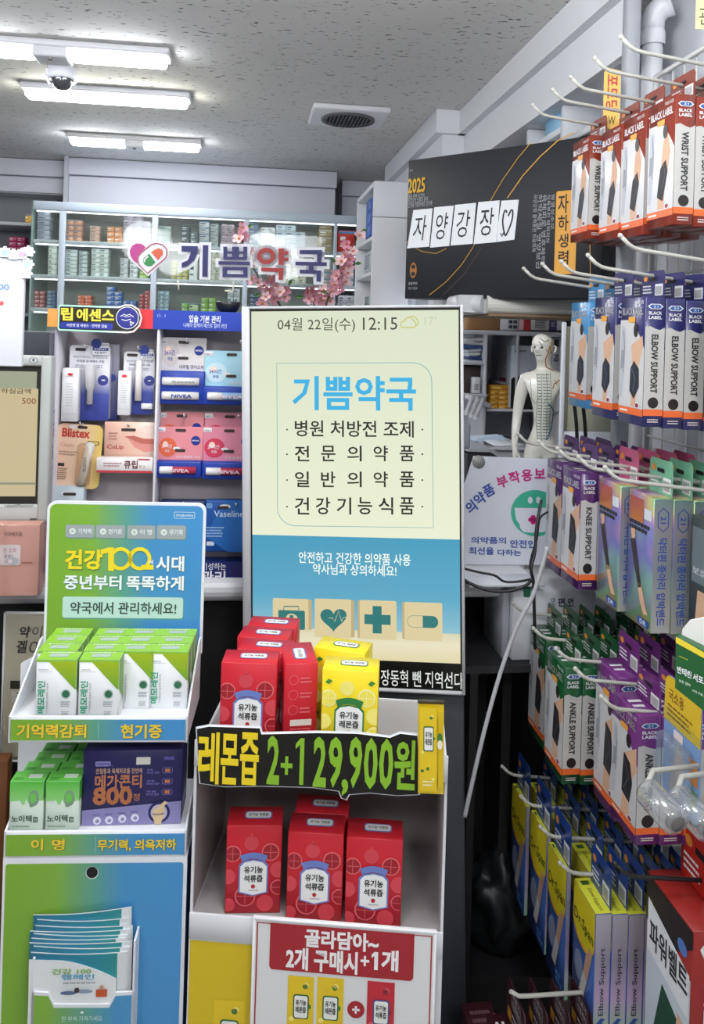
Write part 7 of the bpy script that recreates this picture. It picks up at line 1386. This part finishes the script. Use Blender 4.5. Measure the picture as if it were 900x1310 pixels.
mouth = [g9(*p) for p in ((432, 460), (600, 462), (740, 455), (735, 520), (715, 570), (680, 610), (640, 635), (560, 640), (500, 635), (475, 610), (470, 580), (445, 545))]; mb.poly(mouth[::-1], M('#d6d9e2', .35), .0012)
for x in (546, 604): a, b = g9(x, 405); mb.ell(a, b, .0055, .0075, M('#d3d6e0', .4), .0012)
for x0, y0, x1, y1 in ((548, 512, 584, 580), (530, 530, 602, 562)): a0, b1 = g9(x0, y0); a1, b0 = g9(x1, y1); mb.rrect(a0, b0, a1, b1, .004, mg, .0016)
def gtx(s_, x0, y0, x1, y1): a0, b1 = g9(x0, y0); a1, b0 = g9(x1, y1); mb.text(s_, a0, b0, a1, b1, bl, .001, .026)
gtx('의약품의', 120, 668, 372, 722); gtx('안전인', 400, 690, 585, 750); gtx('최선을', 105, 742, 285, 800); gtx('다하는', 312, 760, 480, 808)
part('lettering', mb, t)
a, b = g9(175, 130); mb = MB(); mb.lathe([(0, .012), (.006, .011), (.008, .006), (.015, .001), (.015, 0)], M('#9a9a98', .3), (a, 0, b), (0, -1, 0), 16); part('suction_cup', mb, t)
t.location.z += cz - (SG.M @ Vector((0, 0, outl[0][1]))).z
# leaflets lying under the sign
mb = MB(); mb.rbox(0, .16, 0, .1, 0, .006, M('#c9ccd4', .5), .001, 1); solid('paper_sheet', mb, 'white sheets lying on the counter under the safety sign', 'paper', Matrix.Translation(at(600, 752, 1.655)) @ ROOM); D.objects[-1] if False else None
# ---------------------------------------------------------------- under the counter on the right: white carton, cables, bag
UB = Fr(700, 843, 1.70, EYAW); a0, z1 = UB.q(656, 757); a1, z0 = UB.q(760, 843)
t = thing('white_carton', 'white carton with dark vertical lettering behind the hooks, beneath the sign', 'box', UB.M); mb = MB(); mb.rbox(a0, a1, 0, .16, z0, z1, M('#c9cbd1', .5), .003, 1); mb.front(0); e_ = M('#34384c', .5); U5 = lambda x0, y0, x1, y1: (UB.q(580 + x0 / 5.625, 0)[0], UB.q(700, 590 + y1 / 5.625)[1], UB.q(580 + x1 / 5.625, 0)[0], UB.q(700, 590 + y0 / 5.625)[1])
b_ = (UB.q(703, 800)[0], UB.q(700, 776)[1], UB.q(709, 800)[0], UB.q(700, 765)[1]); mb.text('먼저', b_[0], b_[1], b_[2], b_[3], M('#7a7e8c', .5), rot=-90)
for ch, x0, x1 in (('편', 712, 721), ('먼', 725, 732)): mb.text(ch, UB.q(x0, 800)[0], UB.q(700, 776)[1], UB.q(x1, 800)[0], UB.q(700, 765)[1], e_, bold=.026)
mb.rrect(UB.q(668, 800)[0], UB.q(668, 764)[1], UB.q(677, 800)[0], UB.q(668, 745)[1], .004, M('#2f6a52', .4)); part('carton', mb, t)
mb = MB(); a2 = UB.q(644, 800)[0]; mb.rbox(a2, a0 - .002, .01, .14, z0, z1, M('#9b9ea6', .5), .003, 1); part('side_flap', mb, t)
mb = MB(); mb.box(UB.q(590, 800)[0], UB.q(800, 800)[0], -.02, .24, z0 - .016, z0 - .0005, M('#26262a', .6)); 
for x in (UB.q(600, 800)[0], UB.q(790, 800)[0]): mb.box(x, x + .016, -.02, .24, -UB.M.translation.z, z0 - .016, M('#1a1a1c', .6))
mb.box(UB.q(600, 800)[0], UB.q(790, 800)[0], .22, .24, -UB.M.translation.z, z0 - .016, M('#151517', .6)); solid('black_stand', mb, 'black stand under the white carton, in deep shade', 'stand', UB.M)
def cable(name, pts, r, m, lab):
    P_ = [at(x, y, d) for x, y, d in pts]; out = []
    for i in range(len(P_) - 1):
        p0, p1, p2, p3 = P_[max(i - 1, 0)], P_[i], P_[i + 1], P_[min(i + 2, len(P_) - 1)]
        for k in range(6): u = k / 6; out.append(.5 * ((2 * p1) + (p2 - p0) * u + (2 * p0 - 5 * p1 + 4 * p2 - p3) * u * u + (3 * p1 - p0 - 3 * p2 + p3) * u ** 3))
    out.append(P_[-1]); mb = MB(); mb.tube(out, r, m, 8); solid(name, mb, lab, 'cable')
bkc = M('#17171a', .45)
cable('power_cable', [(588, 726, 1.57), (612, 732, 1.57), (632, 736, 1.57), (645, 744, 1.57), (662, 744, 1.57), (678, 741, 1.56)], .0024, bkc, 'thin black cable across the lower edge of the safety sign')
cable('power_cable', [(586, 736, 1.57), (600, 746, 1.57), (625, 755, 1.56), (650, 756, 1.56), (672, 749, 1.56), (680, 741, 1.56)], .0034, bkc, 'thicker black cable sagging below the thin one')
cable('power_cable', [(692, 640, 1.6), (686, 675, 1.58), (684, 705, 1.57), (679, 728, 1.56), (682, 745, 1.56), (683, 780, 1.56), (684, 830, 1.57)], .0032, bkc, 'black cable hanging straight down before the white carton')
cable('power_cable', [(700, 655, 1.6), (690, 664, 1.59), (686, 690, 1.58), (678, 720, 1.57), (681, 742, 1.56)], .0022, bkc, 'thin black cable looping up behind the knee support boxes')
cable('white_cable', [(700, 700, 1.5), (690, 735, 1.5), (680, 765, 1.5), (664, 795, 1.5), (650, 830, 1.5), (634, 880, 1.49), (618, 940, 1.48), (604, 1000, 1.47), (594, 1045, 1.46)], .0040, M('#a5a6aa', .5), 'white cable running diagonally down beside the lit screen')
for x_ in (738, 749): cable('power_cable', [(x_ - 4, 515, 1.75), (x_ - 1, 545, 1.75), (x_, 575, 1.75), (x_ + 1, 600, 1.75)], .004, bkc, f'{"left" if x_ == 738 else "right"} black cable under the light blue elbow box')
# crumpled dark bag
mb = MB(); bm = bmesh.new(); bmesh.ops.create_icosphere(bm, subdivisions=4, radius=1); from mathutils import noise
for v in bm.verts:
    c_ = v.co.copy(); nn = noise.noise(c_ * 2.1) * .35 + noise.noise(c_ * 5.2) * .14 + abs(noise.noise(c_ * 9)) * .08; v.co = Vector((c_.x * .085, c_.y * .06, c_.z * .105)) * (1 + nn); v.co.z = max(v.co.z, -.10)
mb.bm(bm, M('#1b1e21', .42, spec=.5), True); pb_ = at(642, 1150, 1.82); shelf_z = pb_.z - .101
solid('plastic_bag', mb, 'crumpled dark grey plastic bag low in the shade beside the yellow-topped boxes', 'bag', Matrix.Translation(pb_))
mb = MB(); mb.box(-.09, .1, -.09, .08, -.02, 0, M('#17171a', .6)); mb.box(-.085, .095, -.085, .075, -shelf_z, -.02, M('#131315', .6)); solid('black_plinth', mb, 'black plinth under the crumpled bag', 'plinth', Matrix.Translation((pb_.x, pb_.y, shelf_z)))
# ---------------------------------------------------------------- lowest row: maroon boxes
def maroon_mesh(colr, word, w, h, th, limb):
    mb = MB(); c = M(colr, .35, coat=.2); wt = M('#d8d4d6', .4); mb.rbox(0, th, 0, w, 0, h, c, .001, 1); mb.plane((0, w, 0), (0, -1, 0), (0, 0, 1)); mb.rect(w * .45, h * .5, w * .98, h * .92, M('#b8443c', .4), .0005); mb.rrect(w * .55, h * .55, w * .95, h * .85, .003, M('#cfc9c4', .4), .0008); mb.text('24H', w * .6, h * .62, w * .88, h * .78, M('#5a5a5c', .4), .0011, .02)
    mb.plane((0, w, h), (0, -1, 0), (1, 0, 0)); mb.lines(w * .2, th * .2, w * .8, th * .8, 2, wt, .0006); return mb.mesh('carton')
kind('maroon', '#3f1a22', '', .095, .13, .034, '', '#3f1a22', .07, maroon_mesh)
tm = MB(); tm.plane((.034, .095, 0), (0, -1, 0), (0, 0, 1)); tm.prism([(.004, 0), (.091, 0), (.091, .062), (.082, .07), (.012, .07), (.004, .062)], -.0012, 0, M('#43202a', .35)); wt_ = M('#d8d4d6', .4)
tm.line(rr(.03, .036, .072, .064, .003), .001, wt_, .0006, True); tm.text('초특가', .034, .052, .068, .061, wt_, .0006, .02); tm.text('진통패치', .034, .039, .068, .049, wt_, .0006, .02); tm.rect(.012, .006, .03, .024, M('#d89a3c', .4), .0006); tm.lines(.034, .008, .08, .028, 2, wt_, .0006); KIND['maroon']['t'] = tm.mesh('hang_tab')
PLZ = at(665, 1243, 1.40).z - .07 - .13
for i in range(4):
    q_ = at(648 + 27 * i, 1243, 1.40); tt_ = q_.dot(EW) - TIP_A - .034; ss_ = q_.dot(ER) - .095
    hang('maroon', None, tt_, ss_, PLZ, f'maroon patch box, {ORD[i]} from the left on the low black stand', 'maroon patch boxes on the low stand')
q_ = at(606, 1268, 1.36); mb = MB(); mb.rbox(0, .055, 0, .075, 0, .115, M('#3f1a22', .35), .0015, 1); mb.front(0); mb.text('BLACK', .012, .045, .03, .085, wt_, .0006, .02, rot=-90); mb.rrect(.034, .02, .05, .06, .002, M('#2f4f8c', .4)); mb.plane((0, 0, .115), (1, 0, 0), (0, 1, 0)); mb.lines(.01, .01, .045, .06, 3, M('#6a4a50', .5), .0006)
solid('patch_box', mb, 'dark maroon box standing leftmost on the low black stand', 'box', RWM(q_.dot(EW), q_.dot(ER), PLZ + .0005))
mb = MB(); a9, s9 = q_.dot(EW), q_.dot(ER); mb.rbox(a9 - .02, a9 + .24, s9 - .05, s9 + .13, PLZ - .02, PLZ, M('#151517', .6), .003, 1); mb.box(a9 - .01, a9 + .23, s9 - .04, s9 + .12, 0, PLZ - .02, M('#101012', .6)); solid('low_stand', mb, 'low black stand carrying the maroon patch boxes at the bottom', 'stand', ROOM)
q_ = at(652, 1276, 1.33); o_ = thing('display_hook', 'white hook prong through the tabs of the maroon patch boxes', 'hook', RWM(q_.dot(EW), q_.dot(ER), q_.z)); mb = MB(); mb.tube([(0, 0, .01), (.015, 0, .001), (.03, 0, 0), (.23, .02, -.02)], .0034, steel, 8); part('prong', mb, o_)
# near hooks at the right edge of the picture
s_n = R2[0][0] - .115
def dark_mesh(colr, word, w, h, th, limb):
    mb = MB(); c = M(colr, .35, coat=.2); wt = M('#c3c8cc', .4); mb.rbox(0, th, 0, w, 0, h, c, .001, 1); mb.front(0); mb.rect(th * .1, h * .60, th * .9, h * .606, wt, .0005); mb.text(word, th * .2, h * .5, th * .85, h * .56, wt, .0008, .01); mb.lines(th * .15, h * .1, th * .8, h * .4, 5, M('#7f868a', .5), .0007); mb.poly([(th * .3, h * .68), (th * .7, h * .68), (th * .8, h * .9), (th * .4, h * .9)], M('#5f6a70', .5), .0007)
    mb.plane((0, w, 0), (0, -1, 0), (0, 0, 1)); mb.rect(w * .08, h * .5, w * .9, h * .92, M('#6b767c', .4), .0005); mb.text(word, w * .12, h * .56, w * .8, h * .62, wt, .0009, .02); mb.poly([(w * .2, h * .05), (w * .6, h * .05), (w * .8, h * .45), (w * .3, h * .45)], limb_skin, .0007); return mb.mesh('carton')
kind('grey', '#30363e', '마사지', W1, .2, .034, 'elbow', maker=dark_mesh); hook(s_n, R2[0][1] + .02, 'white hook prong at the right frame edge above the grey boxes')
for i in range(3): hang('grey', None, .165 + .036 * i, s_n - W1 / 2, R2[0][1] - .255, f'dark grey elbow support box, {ORD[i]} from the front, cut by the right frame edge', 'dark grey elbow boxes')
kind('slate', '#3b4340', '보호대', W1, .21, .034, 'knee', maker=dark_mesh); s_m = R3[0][0] - .10; hook(s_m, R3[0][1] + .0, 'white hook prong at the right frame edge above the slate boxes')
for i in range(3): hang('slate', None, .168 + .036 * i, s_m - W1 / 2, R3[0][1] - .29, f'slate grey knee support box, {ORD[i]} from the front, at the right frame edge', 'slate knee boxes')
# dark blue tabs behind the calf bands
# red power box
def red_mesh(colr, word, w, h, th, limb):
    mb = MB(); rd_ = M('#8f231f', .4, coat=.2); wt = M('#e6e4e4', .4); mb.rbox(0, th, 0, w, 0, h, rd_, .001, 1); mb.front(0)
    mb.poly([(th * .2, h * .9), (th * .5, h * .97), (th * .95, h * .95), (th * .95, h * .84), (th * .4, h * .82)], wt, .0005); mb.text('POWER', th * .35, h * .88, th * .9, h * .92, rd_, .0008, .02); mb.text('파워플러스', th * .35, h * .3, th * .8, h * .78, wt, .0008, .026, rot=-90)
    mb.plane((0, w, 0), (0, -1, 0), (0, 0, 1)); W = w; mb.rect(W * .03, h * .05, W * .97, h * .72, M('#c9d2dc', .4), .0005); mb.poly([(W * .0, h * .72), (W * .55, h * .72), (W, h * .9), (W, h * .99), (0, h * .99)], M('#2b2426', .4), .0007); mb.poly([(W * .05, h * .56), (W * .95, h * .5), (W * .95, h * .74), (W * .05, h * .86)], M('#e4e6ea', .4), .0009); mb.text('파워벨트', W * .1, h * .6, W * .92, h * .76, M('#2a2a2e', .5), .0012, .03); mb.poly([(W * .2, h * .1), (W * .5, h * .05), (W * .8, h * .4), (W * .4, h * .48)], M('#1f4a38', .5), .0009); mb.ell(W * .8, h * .84, W * .1, h * .04, M('#5a7ac0', .4), .0011); mb.poly([(W * .62, h * .08), (W * .8, h * .08), (W * .86, h * .44), (W * .74, h * .46)], limb_skin, .0011)
    return mb.mesh('carton')
kind('power', '#b3261f', '', .13, .26, .05, '', '#b3261f', .085, red_mesh)
sP = R5[0][0] - .20; tP, zP = rk_s(887, 1192, sP - .065); 
hang('power', None, max(tP, .03), sP - .065, zP - .26, 'red power support box with white lettering at the lower right frame edge', None); hook(sP, zP + .055, 'black hook prong through the tab of the red power box', black=True)
hang('power', None, max(tP, .03) + .054, sP - .065, zP - .262, 'second red power support box behind the front one', None)
# blister card, green leaflet holder and clear tubes in front of the violet boxes
sC = R4[0][0] - .07; tC, zC = rk_s(893, 1062, sC - .05); mb = MB(); k_ = 1
t1_, zt_ = rk_s(893, 898, sC - .05); w = .10; h = zt_ - zC
t = thing('blister_card', 'clear and blue carded support pack with a yellow rounded top, right frame edge', 'blister pack', RP(tC, sC - .05, zC))
mb = MB(); mb.plane((0, w, 0), (0, -1, 0), (0, 0, 1)); mb.prism(rr(0, 0, w, h, .016), -.0012, 0, M('#7f9fd0', .35, coat=.4)); yl_ = M('#e2be2c', .4); mb.poly(rr(0.001, h * .62, w * .999, h * .999, .015, bl=False, br=False), yl_, .0006); mb.poly([(0, h * .62), (w, h * .62), (w, h * .7), (0, h * .74)], M('#c9b040', .4), .0009); mb.text('국소용', w * .12, h * .8, w * .55, h * .9, M('#8a5a1c', .5), .0009, .02); mb.lines(w * .1, h * .66, w * .8, h * .78, 3, M('#8a6a1c', .5)); mb.rrect(w * .3, h * .52, w * .55, h * .6, .002, M('#e8d8d8', .5), .001); mb.poly([(w * .2, h * .1), (w * .5, h * .08), (w * .62, h * .4), (w * .4, h * .5)], limb_skin, .0009); mb.rect(w * .7, h * .3, w * .95, h * .5, M('#c8823c', .4), .0009); mb.rect(w * .7, h * .1, w * .95, h * .26, M('#5a8a4a', .4), .0009)
part('card', mb, t); mb = MB(); mb.rbox(-.022, -.001, w * .12, w * .88, h * .04, h * .56, glass_mat('clear_blister', '#f4f8fc', .09, .08, .10, '#c9d8ea'), .008, 3); part('blister', mb, t)
HQ = Fr(885, 850, 1.02, math.radians(-28)); t = thing('leaflet_holder', 'green and white counter holder with yellow edge at the right frame edge', 'holder', HQ.M); hq = HQ.q
mb = MB(); mb.front(.02); pts = [hq(865, 850), hq(870, 812), hq(880, 800), hq(900, 796), hq(960, 796), hq(960, 850)]; mb.prism(pts[::-1], -.004, 0, M('#e6e3df', .4)); part('back_plate', mb, t)
mb = MB(); mb.front(0); pts = [hq(863, 880), hq(960, 958), hq(960, 862), hq(864, 815)]; mb.prism(pts, -.018, 0, M('#1f5a2e', .4)); mb.poly([hq(864, 822), hq(960, 875), hq(960, 868), hq(864, 814)], M('#e6cf3c', .4), .0006)
for s_, x0, y0, x1, y1, m_ in (('반테린', 866, 851, 884, 864, wl), ('서포트', 886, 860, 906, 874, wl), ('새로운', 868, 838, 880, 842, M('#e6d84a', .4)), ('보온 압박', 868, 868, 883, 875, M('#c8dcc8', .4)), ('어깨 무릎 손목', 885, 881, 906, 889, M('#c8dcc8', .4))):
    a0, b1 = hq(x0, y0); a1, b0 = hq(x1, y1); vs, fs, w_, h_ = tmesh(s_, .02); mb.add([mb.P(a0 + u * (a1 - a0), b0 + v * (b1 - b0) - .25 * (u * (a1 - a0)), .0009) for u, v in vs], fs, m_)
part('front_plate', mb, t)
mb = MB(); q0 = hq(900, 905); mb.tube([(q0[0] + .01, .012, q0[1]), (q0[0] + .16, .13, q0[1] + .0)], .004, steel, 8); part('support_arm', mb, t)
clear = glass_mat('clear_plastic', '#f2f4f6', .16, .06, .14, '#c9ccd0')
for cx_, cy_, d_, lab in ((853, 1040, 1.0, 'clear round plastic tube end lying before the violet ankle boxes'), (893, 1048, 1.0, 'second clear round plastic tube end at the right frame edge')):
    t = thing('plastic_tube', lab, 'tube', Matrix.Translation(at(cx_, cy_, d_)) @ ROOM, 'clear tube ends at the right frame edge')
    ax = Vector((.15, -1, -.12)); mb = MB(); mb.lathe([(.010, .02), (.0175, .016), (.0185, -.02), (.0175, -.028), (.0185, -.034), (.0165, -.04), (.008, -.044), (.004, -.0445)], clear, (0, 0, 0), ax, 20); part('tube', mb, t)
    mb = MB(); mb.lathe([(0, .019), (.011, .0195), (.0125, .016), (.0125, .012), (0, .011)], M('#6a6664', .3), (0, 0, 0), ax, 18); part('end_cap', mb, t)
    mb = MB(); mb.tube([Vector((.0, .0, .0)) - ax * .043, Vector((.02, .075, .01)), Vector((.10, .10, .0))], .0036, steel, 8); part('prong', mb, t)
# ---------------------------------------------------------------- counter-front poster and wooden board at the lower left
PO = Fr(30, 880, 1.56, math.radians(3)); a0, z1 = PO.q(5, 783); a1, z0 = PO.q(75, 975)
t = thing('counter_poster', 'beige poster in a white frame standing before the black counter front', 'poster', PO.M); mb = MB(); mb.box(a0 + .003, a1, 0, .004, z0 + .003, z1 - .003, M('#b7b09a', .5)); mb.front(0)
def po(s_, x0, y0, x1, y1, m, bold): q0 = PO.q(x0, y1); q1 = PO.q(x1, y0); mb.text(s_, q0[0], q0[1], q1[0], q1[1], m, .0009, bold, skew=.15)
po('약', 25, 801, 39, 815.5, M('#3a3a36', .5), .03); po('이야', 41, 801, 72, 815, M('#55554e', .5), .0); po('겔', 21, 819, 35, 835, M('#3a3a36', .5), .03); po('01', 37, 820, 58, 835, M('#55554e', .5), .0)
q0 = PO.q(13, 881); q1 = PO.q(60, 871); mb.rect(q0[0], q0[1], q1[0], q1[1], M('#2e2a20', .5)); q0 = PO.q(14, 898); q1 = PO.q(60, 884); mb.rect(q0[0], q0[1], q1[0], q1[1], M('#c9c5b8', .5)); mb.lines(q0[0] + .01, q0[1], q1[0], q1[1], 3, M('#7a7668', .5)); mb.lines(PO.q(13, 0)[0], PO.q(13, 972)[1], PO.q(60, 0)[0], PO.q(13, 966)[1], 1, M('#7a7668', .5)); part('sheet', mb, t)
mb = MB(); fmw = M('#d9dadd', .4)
for b_ in ((a0, a1, z1 - .004, z1), (a0, a1, z0, z0 + .004), (a0, a0 + .004, z0, z1)): mb.rbox(b_[0], b_[1], -.002, .006, b_[2], b_[3], fmw, .001, 1)
part('frame', mb, t); mb = MB(); mb.tube([(a1 - .05, .012, z1 - .05), (a1 - .05, .012, -PO.M.translation.z)], .008, M('#2a2a2c', .5)); part('stand_leg', mb, t)
p = at(0, 1020, 1.45); mb = MB(); mb.rbox(-.25, .012, 0, .03, -p.z, .065, M('#7a4a26', .55), .002, 1); solid('wooden_board', mb, 'brown wooden board at the left frame edge behind the green display', 'board', Matrix.Translation(p) @ ROOM)
